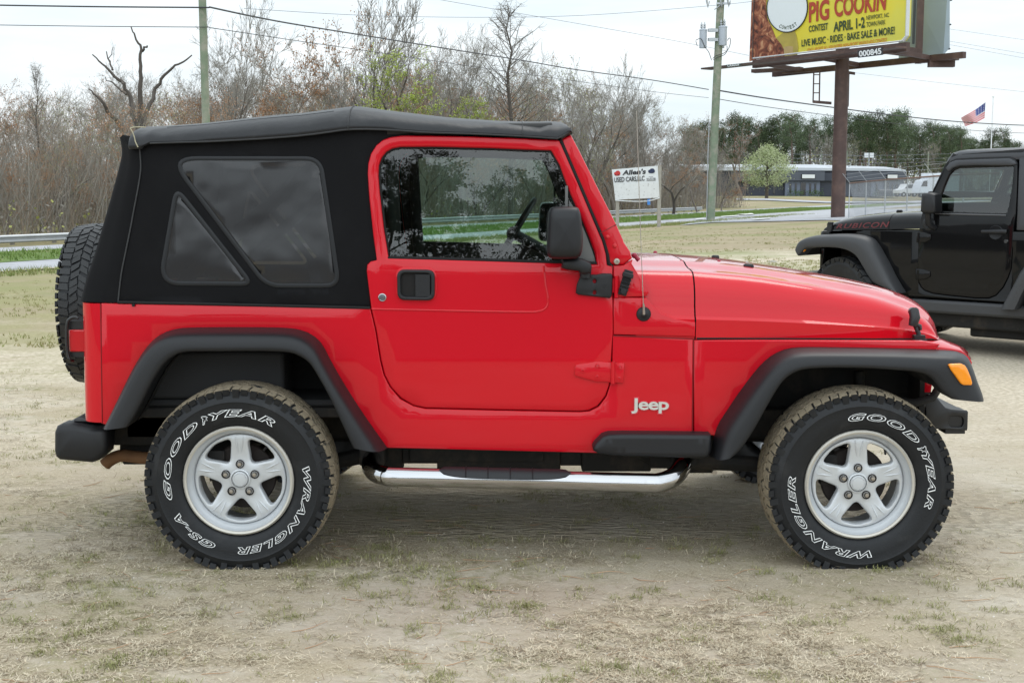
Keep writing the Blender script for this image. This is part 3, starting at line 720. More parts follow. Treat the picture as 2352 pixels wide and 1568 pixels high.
# --- understorey thicket: stems and brush nobody could count
rng = random.Random(5); mb = MB()
for _ in range(24000):
    a = rng.uniform(0, 110); s_ = 13.5+abs(rng.gauss(0, 20)); p = onroad(a, s_); h = rng.uniform(.8, 4.2)*(1+rng.random()*.5); r = rng.uniform(.006, .02)
    q = p.copy(); pts = [q.copy()]; d = Vector((rng.gauss(0, .16), rng.gauss(0, .16), 1))
    for i in range(3): d += Vector((rng.gauss(0, .16), rng.gauss(0, .16), 0)); q = q+d*h/3; pts.append(q.copy())
    mb.tube(pts, [r, r*.8, r*.6, r*.3], 3, rng.choice((0, 0, 1)), caps=False)
    for i in range(5):
        f = rng.uniform(.2, 1); pp = pts[int(f*2.99)].lerp(pts[int(f*2.99)+1], .5); e = Vector((rng.gauss(0, .6), rng.gauss(0, .6), rng.uniform(.1, 1)))*rng.uniform(.2, .7); mb.tube([pp, pp+e], [.007, .004], 3, rng.choice((0, 1, 1)), caps=False)
tag(mb.build('thicket', [TWG, TWR], recalc=False), kind='stuff')
# leaf litter / low brush base strip so the wood's foot is closed
mb = MB()
for _ in range(16000):
    a = rng.uniform(0, 110); s_ = rng.uniform(13, 40); p = onroad(a, s_, rng.random()**2*(1.0+s_*.03)); leafblob(mb, p, .3, 1, .09, rng, rng.choice((0, 0, 1, 2)))
tag(mb.build('underbrush', [TWG, TWR, OLIVE], recalc=False), kind='stuff')
# --- pines and mixed trees behind the warehouse
rng = random.Random(8)
def sky2(u): return interp([(1560,285),(1640,290),(1680,268),(1740,285),(1800,262),(1830,275),(1900,275),(1960,270),(2010,258),(2060,270),(2100,285),(2150,280),(2200,285),(2230,300),(2290,300),(2350,345),(2400,360)], u)
k = 0; u = 1560
for row, D in enumerate((262, 285, 310)):
    u = 1550+row*7
    while u < 2380:
        u += rng.uniform(13, 30); x, y = at_tree(u, D+rng.uniform(-8, 8)); v = sky2(u)+rng.uniform(-16, 28)
        if rng.random() < .70 or row == 2: plant(rng.choice(P_pine), x, y, hgt(v, D), rng.uniform(0, 6.28), 'dark green pine in the belt behind the warehouse', group='pines behind the warehouse', wx=rng.uniform(.9, 1.25))
        else: plant(rng.choice(P_grey+P_olive), x, y, hgt(v+30, D), rng.uniform(0, 6.28), 'bare hardwood among the pines behind the warehouse', group='hardwoods behind the warehouse', wx=.9)
mb = MB()
for _ in range(34000):
    u = rng.uniform(1540, 2420); D = rng.uniform(265, 330); x, y = at_tree(u, D); leafblob(mb, Vector((x, y, rng.random()**1.3*9.0)), 1, 1, .26, rng, rng.choice((0, 0, 0, 1, 2, 3)))
tag(mb.build('far_undergrowth', [TWG, BARKD, PINE, OLIVE], recalc=False), kind='stuff')
# blossoming tree in front of the warehouse
D = 195; x, y = at_tree(1757, D); H = hgt(335, D)
rng = random.Random(3); tr = MB(); cr = MB(); tr.tube([(0,0,-.3),(.05,0,1.2),(0,0,2.6),(0,.1,H*.7)], [.28,.24,.2,.06], 8)
for i in range(26):
    a = rng.uniform(0, 6.28); p0 = Vector((0, 0, rng.uniform(1.8, H*.6))); e = Vector((math.cos(a)*rng.uniform(1.5, 3.2), math.sin(a)*rng.uniform(1.5, 3.2), p0.z+rng.uniform(.5, 2.6))); cr.tube([p0, (p0+e)/2+Vector((0,0,-.1)), e], [.08,.05,.02], 4, 0)
for i in range(300):
    th = rng.uniform(0, 6.28); zz = rng.random(); rad = (3.9+1.1*math.sin(th*3+1)*math.cos(zz*7))*math.sin(math.pi*min(1, (zz*.93+.12)))**.6*math.sqrt(rng.uniform(.25, 1)); leafblob(cr, Vector((math.cos(th)*rad, math.sin(th)*rad, 2.0+zz*(H-2.3))), rng.uniform(.5, .9), 26, .12, rng, 1)
t_ = thing('pear_tree', 'round pale-blossomed tree on the lawn in front of the dark warehouse', 'tree', (x, y, T(x, y))); tr.build('trunk', BARKD, t_, 60, world=False); cr.build('crown', [BARKD, BLOS], t_, world=False, recalc=False)
# --- trees behind the photographer: five mirrored in glass, five unseen, added for paint reflections
rng = random.Random(12)
for i, (x, H, w, lb) in enumerate(((-10.2, 12, 1.3, 'large dark bare oak mirrored at the left of the door glass'), (-6.9, 11.6, 1.35, 'bare oak with a dense round crown mirrored in the door glass'), (-3.4, 9.8, 1.35, 'lower bare tree mirrored left of the middle of the door glass'), (.1, 12, 1.35, 'spreading bare oak mirrored at the middle of the door glass'), (3.9, 10.2, 1.2, 'small bare tree mirrored near the steering wheel'), (-18, 12, 1.1, 'bare oak across the lot behind the photographer, leftmost'), (10, 10, 1.1, 'bare tree across the lot behind the photographer, towards the hood'), (17, 12, 1.1, 'bare oak across the lot behind the photographer, in line with the front wheel'), (26, 11, 1.1, 'bare tree across the lot behind the photographer, rightmost'), (-26, 11, 1.1, 'bare tree across the lot behind the photographer, beyond the leftmost oak'))):
    plant(P_oak[i % 2], x, -95+rng.uniform(-4, 4), H, i*2.1, lb, wx=w, z=0)
mb = MB()
for _ in range(50000): mb_x = rng.uniform(-70, 70); leafblob(mb, Vector((mb_x, -112+rng.uniform(-6, 6), rng.random()**1.2*4.4*(.8+.5*noise.noise(Vector((mb_x*.1, 0, 0)))))), .8, 1, .13, rng, 0)
tag(mb.build('far_hedgerow', [OAKL], recalc=False), kind='stuff')
print('wood trees', cnt)
# ------------------------------------------------------------------ poles, wires, signs, rail, fence, warehouse, flag
GALV = mat('galvanised_steel', (.42, .44, .46), .45, metal=.6, var=.15, vscale=2)
WOOD = mat('pole_wood', (.19, .235, .165), .85, var=.25, vscale=2.5, col2=(.32, .30, .25), c2pos=(.45, .65), c2scale=2)
WOODG = mat('grey_post_wood', (.33, .31, .27), .9, var=.25, vscale=6)
BRN = mat('brown_billboard_steel', (.075, .042, .036), .6, var=.25, vscale=1.5, col2=(.12, .07, .055), c2pos=(.5, .7), c2scale=1.5)
WIRE = mat('wire', (.03, .03, .035), .6); WIREL = mat('thin_wire', (.18, .19, .22), .6)
XFM = mat('transformer_grey', (.42, .46, .52), .4, var=.06)
WHT = mat('white_sign_paint', (.72, .74, .76), .6, var=.05)
BLK = mat('black_sign_ink', (.02, .02, .025), .6)
# guardrail
gr = thing('guardrail', 'long grey steel guardrail running along the far lane in front of the wood', 'guardrail', tuple(onroad(0, 11.7)))
mb = MB(); prof = [(a, b-.32) for a, b in [(-.02,.42),(.03,.46),(.03,.50),(-.03,.55),(-.03,.58),(.03,.63),(.03,.67),(-.02,.71)]]
t0, t1 = -6, 89; base = onroad(0, 11.7)
secs = []
for i in range(0, 51):
    a = t0+(t1-t0)*i/50; end = max(0, (a-85)/4)
    secs.append([tuple(onroad(a, 11.7-dy, z-.25*end*0)) for dy, z in prof])
mb.loft(secs); mb.build('rail', GALV, gr, None, recalc=False)
for i in range(48):
    a = t0+.5+i*2.0; mb = MB(); p = onroad(a, 11.85); mb.cbox((p.x, p.y, p.z+.10), (.12, .15, .50)); mb.build('post', WOODG, gr)
# utility poles
def pole(name, label, u, D, r0, r1, H, leanx):
    x, y = at_tree(u, D); z = T(x, y); t_ = thing(name, label, 'pole', (x, y, z)); mb = MB()
    mb.tube([(0, 0, -.5), (leanx*.5, 0, H*.5), (leanx, 0, H)], [r0, (r0+r1)/2, r1], 20); mb.build('pole', WOOD, t_, 60, world=False); return t_, x, y, z
pl, lx, ly, lz = pole('utility_pole', 'round greenish wooden utility pole behind the rear of the soft top', 483, 37.4, .115, .105, 10.5, -.03)
pr_, rx, ry, rz_ = pole('utility_pole', 'tall wooden utility pole carrying grey transformers left of the billboard', 1629.5, 79, .26, .22, 14.2, .42)
def PR3(a, b, dd=0): return atD(*zP(a, b), 79+dd)-Vector((rx, ry, rz_))
def can(a0, b0, a1, b1, dd, lab=None):
    tl_ = PR3(a0, b0, dd); br = PR3(a1, b1, dd); c = (tl_+br)/2; r = (br.x-tl_.x)/2; mb = MB()
    mb.tube([(c.x, c.y, br.z), (c.x, c.y, br.z+.03), (c.x, c.y, tl_.z)], [r*.97, r, r], 20); mb.tube([(c.x, c.y, tl_.z), (c.x, c.y, tl_.z+.06), (c.x, c.y, tl_.z+.12)], [r*1.08, r*1.06, r*.5], 20)
    o = mb.build('transformer', XFM, pr_, 50, world=False)
    for s in (-.45, .35):
        mb = MB(); xx = c.x+s*r; mb.tube([(xx, c.y, tl_.z+.08), (xx, c.y, tl_.z+.16), (xx, c.y, tl_.z+.2), (xx, c.y, tl_.z+.28), (xx, c.y, tl_.z+.32), (xx, c.y, tl_.z+.42), (xx, c.y, tl_.z+.5)], [.05,.05,.09,.04,.08,.03,.02], 8); mb.build('bushing', GALV, o, 40, world=False)
can(108, 745, 280, 1165, -.1); can(575, 670, 765, 1100, -.25); can(540, 735, 708, 1165, .45)
mb = MB()
for v in (735, 960): a = PR3(330, v, -.3); b_ = PR3(560, v, -.3); mb.box((a.x, a.y-.0, a.z-.09), (b_.x, a.y+.08, a.z+.09)); c = PR3(415, v); mb.cyl((c.x, 0, c.z-.08), (c.x, 0, c.z+.08), .27, .27, 20)
mb.build('mounting_bracket', GALV, pr_, world=False)
for w in ([(860,1000),(850,940),(820,925),(780,985)], [(855,1000),(840,1100),(780,1220),(650,1310),(500,1350),(430,1420)], [(770,1110),(770,1230),(700,1330),(520,1400),(440,1450)], [(15,980),(100,940),(160,960),(240,1140),(330,1260),(400,1460)], [(55,1115),(20,1000)]):
    mb = MB(); mb.tube(spline([PR3(a, b, -.35) for a, b in w], 4), .02, 5); mb.build('drop_wire', WIRE, pr_, 60, world=False)
mb = MB(); a = PR3(250, 100, -.3); b_ = PR3(880, 60, -.3); mb.tube([PR3(470, 235, -.3), PR3(700, 60, -.3)], .035, 5); mb.box((PR3(500,110).x, -.35, PR3(500,110).z-.05), (PR3(840,80).x, -.25, PR3(500,110).z+.06)); mb.build('cross_arm', GALV, pr_, world=False)
for a, b in ((305, 80), (640, 70), (810, 60)):
    mb = MB(); p = PR3(a, b, -.35); mb.tube([p+Vector((-.12,0,.5)), p+Vector((-.05,0,.1)), p+Vector((.02,0,-.25)), p+Vector((.1,0,.1))], [.03,.06,.06,.03], 6); mb.build('fuse_cutout', GALV, pr_, 40, world=False)
mb = MB(); mb.tube([(-.24+0, -.12, .1), (-.22, -.12, 4.2), (-.18, -.12, 6)], .03, 6); mb.build('ground_conduit', GALV, pr_, 40, world=False)
# wires
def wire(label, pts, r, m=WIRE, group=None, sag=0, name='power_line'):
    P3 = [atD(u, v, D) for u, v, D in pts]; q = spline(P3, 10) if len(P3) > 2 else [P3[0].lerp(P3[1], i/12) for i in range(13)]
    mb = MB(); mb.tube(q, r, 5); return tag(mb.build(name, m, smooth=60), label, 'cable')
W3 = lambda a, b: zE(a, b)
main = [(481,17,37.2),(*zE(200,115),40.5),(*zE(500,170),44.5),(*zE(1000,250),52.5),(*zE(1500,330),60.5),(*zE(2000,408),69),(*zI(0,365),72),(*zI(400,420),76.5),(*zI(700,470),79)]
wire('thick black cable sagging across the sky from the left pole to the transformer pole', main, .026)
wire('thinner cable running below the thick one from the left pole to the transformer pole', [(481,64,37.2),(*zE(0,203),38.6),(*zE(500,278),46),(*zE(1000,350),53.5),(*zE(1500,425),61.5),(*zI(0,425),72),(*zI(400,480),77),(*zI(700,513),79)], .012)
wire('thick cable running flat from the left edge to the left pole', [(-40,12,38.5),(220,16,37.8),(481,18,37.2)], .022)
wire('thin cable running flat below the thick one at the left edge', [(-40,57.5,38.5),(220,61,37.8),(481,63,37.2)], .011)
wire('thick black cable descending from the transformer pole past the billboard post to the right edge', [(*zI(735,472),79),(*zI(1000,515),88),(*zI(1340,562),99),(*zI(1700,608),110),(*zI(2030,640),121),(*zI(2352,657),132),(2400,286,134)], .045)
wire('thinner cable descending below the thick one to the right edge', [(*zI(735,517),79),(*zI(1000,560),88),(*zI(1340,606),99),(*zI(1700,650),110),(*zI(2030,680),121),(*zI(2352,698),132),(2400,304,134)], .022)
wire('thin high wire crossing the top of the sky to the transformer pole', [(560,20,60),(900,38,66),(1300,37.5,70),(1630,14,79),(1760,0,84)], .012, WIREL)
for k, (uv, lb) in enumerate((([(2180,67,150),(2352,92,160)], 'uppermost faint wire right of the billboard'), ([(2180,95,150),(2360,125,160)], 'middle faint wire right of the billboard'), ([(2180,103,150),(2360,135,160)], 'lowest faint wire right of the billboard'), ([(1010,0,90),(1300,50,100),(1560,96,110),(1720,128,115)], 'very faint wire slanting down behind the transformer pole'), ([(1940,165,150),(2200,195,160),(2360,212,170)], 'very faint wire under the billboard to the right'))):
    wire(lb, uv, .016, WIREL)
# dealer sign
D = 68; x, y = at_tree(1466, D); z = T(x, y)
sg = thing('roadside_sign', 'white used-car dealer sign on two grey wooden posts at the edge of the lot', 'sign', (x, y, z))
W4 = lambda a, b, dd=0: atD(*zW(a, b), 68+(dd if dd else .5-(a-484)/358.))
tl_, tr_, br_, bl_ = W4(484,350,.5), W4(842,320,-.5), W4(858,570,-.5), W4(512,587,.5)
def face(a, b, c, d, th=.04): 
    mb = MB(); n = (b-a).cross(d-a).normalized(); n = n if n.y < 0 else -n; mb.add([a, b, c, d, a-n*th, b-n*th, c-n*th, d-n*th], [(0,1,2,3),(7,6,5,4),(0,4,5,1),(1,5,6,2),(2,6,7,3),(3,7,4,0)]); return mb, n
ml, mr = tl_.lerp(bl_, .48), tr_.lerp(br_, .53)
mb, nn = face(tl_, tr_, mr, ml); mb.build('sign_board', WHT, sg)
mb, nn = face(ml, mr, br_, bl_); mb.build('letter_board', mat('peeling_letter_board', (.70, .71, .71), .8, var=.1, vscale=5, col2=(.20, .19, .17), c2pos=(.62, .65), c2scale=9), sg)
def board_text(parent, s, a, b, c, d, nn, m, name='lettering', off=.012, **kw):
    """text filling the quad a (top left), b (top right), c (bottom right), d (bottom left)"""
    vs, fs = text_geo(s, **kw); mb = MB()
    mb.add([(d.lerp(c, v.x)).lerp(a.lerp(b, v.x), v.y)+nn*off for v in vs], fs); return mb.build(name, m, parent)
def Q(x0, y0, x1, y1): # fractional coordinates on the sign (zW pixels along its slanting grid)
    return [W4(*p) for p in ((x0, y0), (x1, y1))]
def wq(p, q, r, s): return [W4(*v) for v in (p, q, r, s)]
a, b, c, d = wq((568,355),(752,342),(752,385),(568,394)); board_text(sg, "Allen's", a, b, c, d, nn, BLK, bold=.035, shear=.12)
a, b, c, d = wq((503,413),(742,398),(742,443),(506,457)); board_text(sg, "USED CARS,LLC", a, b, c, d, nn, BLK, bold=.02)
a, b, c, d = wq((756,418),(828,413),(829,438),(757,441)); board_text(sg, "252-675-2300", a, b, c, d, nn, BLK, bold=.01)
a, b, c, d = wq((776,405),(808,403),(808,410),(776,412)); board_text(sg, "PHONE", a, b, c, d, nn, BLK)
def carlogo(cx, cy_, w, h, m):
    pts = [(-.5,.1),(-.45,-.15),(-.25,-.25),(-.1,-.48),(.25,-.5),(.42,-.3),(.5,-.05),(.48,.25),(.3,.45),(.0,.5),(-.35,.45)]
    P3 = [W4(cx+a*w, cy_+b*h)+nn*.012 for a, b in pts]; mb = MB(); mb.add(P3, [tuple(range(len(P3)))]); mb.add([p+nn*.012 for p in [W4(cx-.2*w, cy_-.28*h), W4(cx+.22*w, cy_-.32*h), W4(cx+.28*w, cy_-.08*h), W4(cx-.25*w, cy_-.04*h)]], [(0,1,2,3)], 1)
    for a in (-.28, .18): mb.add([W4(cx+a*w-.08*w, cy_+.2*h)+nn*.02, W4(cx+a*w+.08*w, cy_+.2*h)+nn*.02, W4(cx+a*w+.08*w, cy_+.42*h)+nn*.02, W4(cx+a*w-.08*w, cy_+.42*h)+nn*.02], [(0,1,2,3)], 1)
    mb.build('car_emblem', [m, BLK], sg)
carlogo(527, 379, 50, 40, mat('sign_red', (.5, .03, .03), .6)); carlogo(796, 361, 54, 38, mat('sign_navy', (.02, .03, .08), .6))
for a, b0, b1, dd in ((531, 585, 770, .5), (862, 320, 785, -.5)):
    p = W4(a, b0, dd); q = W4(a+6, b1, dd); mb = MB(); zz = T(q.x, q.y); mb.box((p.x-.09, p.y+.06, zz-.2), (p.x+.09, p.y+.2, p.z)); mb.build('post', WOODG, sg)
mb = MB(); a = W4(775,585,-.3); mb.cbox((a.x, a.y, a.z-.12), (.15, .03, .3)); mb.build('blue_tag', mat('blue_tag', (.05, .22, .6), .5), sg)
mb = MB(); mb.tube(spline([W4(512,590,.5), W4(620,598), W4(760,597), W4(860,572,-.5)], 3), .025, 5); mb.build('sagging_trim', WHT, sg)

# billboard
DB = 79.0; bx_, by_ = at_tree(1921, DB); bz_ = T(bx_, by_)
bb = thing('billboard', 'large yellow festival billboard on a single thick brown steel post', 'billboard', (bx_, by_, bz_))
mb = MB(); mb.cyl((bx_, by_, bz_-.5), (bx_-.0, by_, hgt(112, DB)), .42, .40, 28); mb.build('post', BRN, bb, 60)
# the face: left edge farther (D 83), right edge nearer (D 74); bottom edge level
fl, fr_ = zJ(222, 582), zJ(1640, 418)
zbot = None
kl = (HOR-fl[1]); kr = (HOR-fr_[1]); DL = 83.5; DRr = DL*kl/kr
zb_b = hgt(fl[1], DL); BL = Vector(((fl[0]-CU)/F*DL, CAMY+DL, zb_b)); BR = Vector(((fr_[0]-CU)/F*DRr, CAMY+DRr, zb_b))
HB = 6.6; ux = (BR-BL).normalized(); bn = Vector((ux.y, -ux.x, 0)); bn = bn if bn.y < 0 else -bn
def BQ(a, b, off=.0):            # picture point -> point of the billboard plane
    u, v = zJ(a, b); o = CAM; d = ray(u, v); t_ = (BL+bn*off-o).dot(bn)/d.dot(bn); return o+d*t_
YEL = mat('yellow_poster', (.72, .60, .04), .6, var=.06, vscale=.5, col2=(.60, .58, .10), c2pos=(.4, .7), c2scale=.25)
LW = (BR-BL).length
TLp = BL+Vector((0, 0, HB)); TRp = BR+Vector((0, 0, HB))
cor = [BL, BR-ux*.25, BR+Vector((0, 0, .25)), TRp-Vector((0,0,.25)), TRp-ux*.25, TLp]
mb = MB(); mb.add(cor+[p-bn*.25 for p in cor], [tuple(range(6)), tuple(range(11, 5, -1))]+[(i, (i+1) % 6, 6+(i+1) % 6, 6+i) for i in range(6)]); mb.build('poster_panel', YEL, bb)
mb = MB(); pth = [p+bn*.02 for p in cor[1:5]]; mb.tube(pth, .11, 6); mb.tube([cor[0]+bn*.02, cor[1]+bn*.02], .05, 6); mb.build('poster_frame', mat('pale_frame', (.6, .61, .62), .5), bb)
mb = MB(); mb.tube([cor[0]+bn*.02, cor[5]+bn*.02], .05, 6); mb.build('edge_trim', BRN, bb)
# meat photograph at the left: torn fibrous browns, dark red to tan
def bpoly(pts, off, m, name, n=0):
    P3 = [BQ(a, b, off) for a, b in pts]; mb = MB(); mb.add(P3, [tuple(range(len(P3)))]); return mb.build(name, m, bb)
MEAT = bpy.data.materials.new('pulled_meat_print'); MEAT.use_nodes = True; t = MEAT.node_tree; b_ = t.nodes['Principled BSDF']; b_.inputs['Roughness'].default_value = .7
tcn = N(t, 'ShaderNodeTexCoord'); mpp = N(t, 'ShaderNodeMapping'); mpp.inputs['Scale'].default_value = (.9, .9, .9); nz = N(t, 'ShaderNodeTexNoise'); nz.inputs['Scale'].default_value = 1.6; nz.inputs['Detail'].default_value = 5; nz.inputs['Distortion'].default_value = 2.2
rp = N(t, 'ShaderNodeValToRGB'); e = rp.color_ramp.elements; e[0].position = .32; e[0].color = (.05, .015, .01, 1); e[1].position = .72; e[1].color = (.62, .36, .20, 1); q = e.new(.48); q.color = (.22, .06, .03, 1); q = e.new(.60); q.color = (.40, .16, .08, 1)
t.links.new(tcn.outputs['Object'], mpp.inputs[0]); t.links.new(mpp.outputs[0], nz.inputs['Vector']); t.links.new(nz.outputs['Fac'], rp.inputs[0]); t.links.new(rp.outputs[0], b_.inputs['Base Color'])
bpoly([(228,582),(300,560),(430,548),(560,540),(560,480),(530,420),(480,360),(440,260),(400,180),(385,90),(390,0),(395,-120),(262,-120),(250,0)], .02, MEAT, 'meat_picture')
bpoly([(560,538),(680,528),(690,440),(670,330),(640,260),(560,300),(480,360),(530,420),(560,480)], .025, mat('faded_print', (.42, .33, .07), .7, var=.4, vscale=1.2), 'jar_picture')
bpoly([(553,445),(600,435),(640,440),(640,515),(600,525),(556,522)], .03, mat('jar_print', (.45, .32, .14), .7, var=.2, vscale=3), 'jar_print')
cc = []; 
for i in range(40):
    a = 2*math.pi*i/40; cc.append((585+190*math.cos(a)-18*math.sin(a), 75-228*math.sin(a)*1.0+(-30*math.cos(a))))
CW = mat('white_badge_print', (.74, .78, .80), .6, var=.03)
bpoly(cc, .04, CW, 'round_badge'); P3 = [BQ(a, b, .05) for a, b in cc]; mb = MB(); mb.tube(P3, .035, 4, closed=True); mb.build('badge_ring', BLK, bb)
DRK = mat('dark_green_ink', (.035, .06, .02), .6); RDI = mat('brick_red_ink', (.40, .05, .02), .6, var=.2, vscale=3); ORI = mat('orange_ink', (.62, .20, .02), .6)
def bt(s, tl, tr, br, bl, m, **kw): board_text(bb, s, *[BQ(*p) for p in (tl, tr, br, bl)], bn, m, off=.04, **kw)
bt('PIG', (795,25),(985,-10),(982,188),(792,218), RDI, bold=.03); bt('COOKIN', (1030,-20),(1530,-95),(1512,98),(1034,168), RDI, bold=.03)
bt('CONTEST', (792,246),(972,216),(972,282),(792,306), DRK, bold=.025)
bt('APRIL 1-2', (1024,212),(1318,160),(1320,262),(1024,304), DRK, bold=.03)
bt('NEWPORT, NC', (1334,150),(1546,122),(1546,168),(1334,198), DRK, bold=.012); bt('TOWN PARK', (1334,212),(1512,186),(1514,232),(1334,258), DRK, bold=.012)
bt('LIVE MUSIC · RIDES · BAKE SALE & MORE!', (724,376),(1600,250),(1600,322),(724,442), DRK, bold=.022)
bt("USA'S LARGEST ALL-VOLUNTEER NON-PROFIT WHOLE HOG CONTEST", (776,458),(1528,356),(1528,394),(776,488), ORI, bold=.012)
# CONTEST on the badge, slightly arced
for i, ch in enumerate('CONTEST'):
    a = R(-118+i*9.5); cx = 585+150*math.cos(a)*1.0+12; cy_ = 70-195*math.sin(a)-18*math.cos(a)-2; w = 9.5
    al = -(a+math.pi/2); co_, si = math.cos(-al-.15), math.sin(-al-.15)
    def rp_(x, y): return (cx+x*math.cos(a+math.pi/2)+y*math.sin(a+math.pi/2)*1, cy_-x*math.sin(a+math.pi/2)*1-0+y*math.cos(a+math.pi/2))
    board_text(bb, ch, *[BQ(*rp_(x, y)) for x, y in ((-w,-17),(w,-17),(w,17),(-w,17))], bn, DRK, off=.05, bold=.02)
# catwalk, number plate, owner plate
def bar(p, q, w, h, m, name): mb = MB(); d = (q-p); L_ = d.length; d.normalize(); s = Vector((d.y, -d.x, 0)).normalized()*w/2; u_ = Vector((0,0,h/2)); mb.add([p-s-u_, p+s-u_, p+s+u_, p-s+u_, q-s-u_, q+s-u_, q+s+u_, q-s+u_], [(0,1,2,3),(7,6,5,4),(0,4,5,1),(1,5,6,2),(2,6,7,3),(3,7,4,0)]); return mb.build(name, m, bb)
ex_ = -ux*((BQ(20, 620)-BQ(232, 590)).length)
bar(BL-ux*3.6+bn*.7+Vector((0,0,-.42)), BR+ux*.2+bn*.7+Vector((0,0,-.42)), .9, .10, BRN, 'catwalk')
bar(BL-bn*.1+Vector((0,0,-.35)), BR-bn*.1+Vector((0,0,-.35)), .3, .5, BRN, 'main_beam')
back = -bn*3.0
bar(BL+back-ux*1.2+Vector((0,0,-.75)), BR+back+ux*1.5+Vector((0,0,-.75)), .3, .35, BRN, 'rear_beam')
for f in (.12, .5, .93): bar((BL+ux*LW*f)+Vector((0,0,-.5)), (BL+ux*LW*f)+back+Vector((0,0,-.72)), .22, .25, BRN, 'cross_beam')
pa, pb, pc, pd = BQ(1245,478,1.2), BQ(1480,446,1.2), BQ(1485,518,1.2), BQ(1250,546,1.2)
mb, _n = face(pa, pb, pc, pd, .03); mb.build('number_plate', mat('plate_black', (.03, .03, .035), .6), bb)
board_text(bb, '000845', *[BQ(a, b, 1.2) for a, b in ((1260,482),(1470,452),(1474,510),(1264,538))], bn, WHT, bold=.03)
pa, pb, pc, pd = BQ(10,612,1.2), BQ(150,598,1.2), BQ(140,622,1.2), BQ(18,634,1.2)
mb, _n = face(pa, pb, pc, pd, .03); mb.build('owner_plate', mat('plate_green', (.05, .07, .06), .6), bb); board_text(bb, 'LAMAR', *[BQ(a, b, 1.2) for a, b in ((24,614),(142,601),(134,619),(28,631))], bn, WHT, bold=.03)
# rear face (back of the other board), ribbed
ur = Vector((math.cos(R(-8)), math.sin(R(-8)), 0))
def RQ(a, b, D): return atD(*zJ(a, b), D)
g0, g1, g2, g3 = RQ(1645,-300,80), RQ(2112,-300,77), RQ(2112,520,77), RQ(1645,560,80)
mb = MB(); z_t = g0.z; zlo = g2.z; c6 = [Vector((g3.x, g3.y, zlo)), Vector((g2.x-.35, g2.y+.03, zlo)), Vector((g2.x, g2.y, zlo+.4)), Vector((g1.x, g1.y, z_t)), Vector((g0.x, g0.y, z_t))]
mb.add(c6+[p+Vector((0,.25,0)) for p in c6], [tuple(range(5)), tuple(range(9, 4, -1))]+[(i, (i+1) % 5, 5+(i+1) % 5, 5+i) for i in range(5)]); mb.build('rear_panel', mat('grey_blue_panel', (.30, .37, .43), .6, var=.12, vscale=.8), bb)
for k in range(9):
    zz = zlo+.35+k*1.38; mb = MB(); mb.tube([Vector((g3.x, g3.y-.06, zz)), Vector((g2.x, g2.y-.06, zz))], .045, 4); mb.build('rib', mat('dark_rib_steel', (.05, .06, .07), .6) if k == 0 else MATS['dark_rib_steel'], bb)  # dark steel colour, shared with the thin upright
p = RQ(1840,-300,76.5); q = RQ(1822,600,76.5); mb = MB(); mb.box((q.x-.17, q.y-.1, q.z), (q.x+.17, q.y+.2, p.z)); mb.build('upright', BRN, bb)
p = RQ(1762,-300,79); q = RQ(1758,420,79); mb = MB(); mb.box((q.x-.06, q.y-.35, q.z), (q.x+.06, q.y-.2, p.z)); mb.build('upright', MATS['dark_rib_steel'], bb)
mb = MB(); a = RQ(1490,455,75.5); c = RQ(1830,500,76.5); mb.add([RQ(1530,420,75.5), RQ(1835,455,76.5), RQ(1835,545,76.5), RQ(1500,505,75.5)], [(0,1,2,3)]); mb.v += [(v[0], v[1]+.25, v[2]) for v in mb.v]; mb.f += [(7,6,5,4),(0,4,5,1),(1,5,6,2),(2,6,7,3),(3,7,4,0)]; mb.m += [0]*5; mb.build('end_beam', BRN, bb)
bar(RQ(1840,575,76.3), RQ(2190,545,75), .5, .25, BRN, 'rear_catwalk'); mb = MB(); a = RQ(1920,590,75.6); c = RQ(2195,560,75); mb.box((a.x, a.y-.1, RQ(1920,632,75.6).z), (c.x, a.y+.3, c.z)); mb.build('end_box', BRN, bb)
bar(RQ(265,672,86), RQ(720,648,84), .6, .22, BRN, 'rear_catwalk'); bar(RQ(540,690,84), RQ(1000,655,82), .2, .1, BRN, 'rear_catwalk')
# ladder cage below
lad = [((835,665),(828,962)), ((892,668),(886,960)), ((1165,685),(1158,992))]
for (a, b), (c, d) in lad: mb = MB(); mb.tube([RQ(a, b, 79.3), RQ(c, d, 79.3)], .045, 5); mb.build('ladder_rail', BRN, bb)
for v in (705, 790, 875): mb = MB(); mb.tube([RQ(834, v, 79.3), RQ(890, v, 79.3)], .03, 4); mb.build('ladder_rung', BRN, bb)
for v in (752, 830, 915): mb = MB(); mb.tube([RQ(1118, v, 79.3), RQ(1163, v, 79.3)], .03, 4); mb.build('ladder_rung', BRN, bb)
bar(RQ(826,958,79.3), RQ(1000,972,79.3), .12, .16, BRN, 'ladder_base'); bar(RQ(1112,988,79.3), RQ(1162,995,79.3), .12, .14, BRN, 'ladder_base'); bar(RQ(1118,678,79.3), RQ(1222,694,79.3), .12, .16, BRN, 'ladder_base')

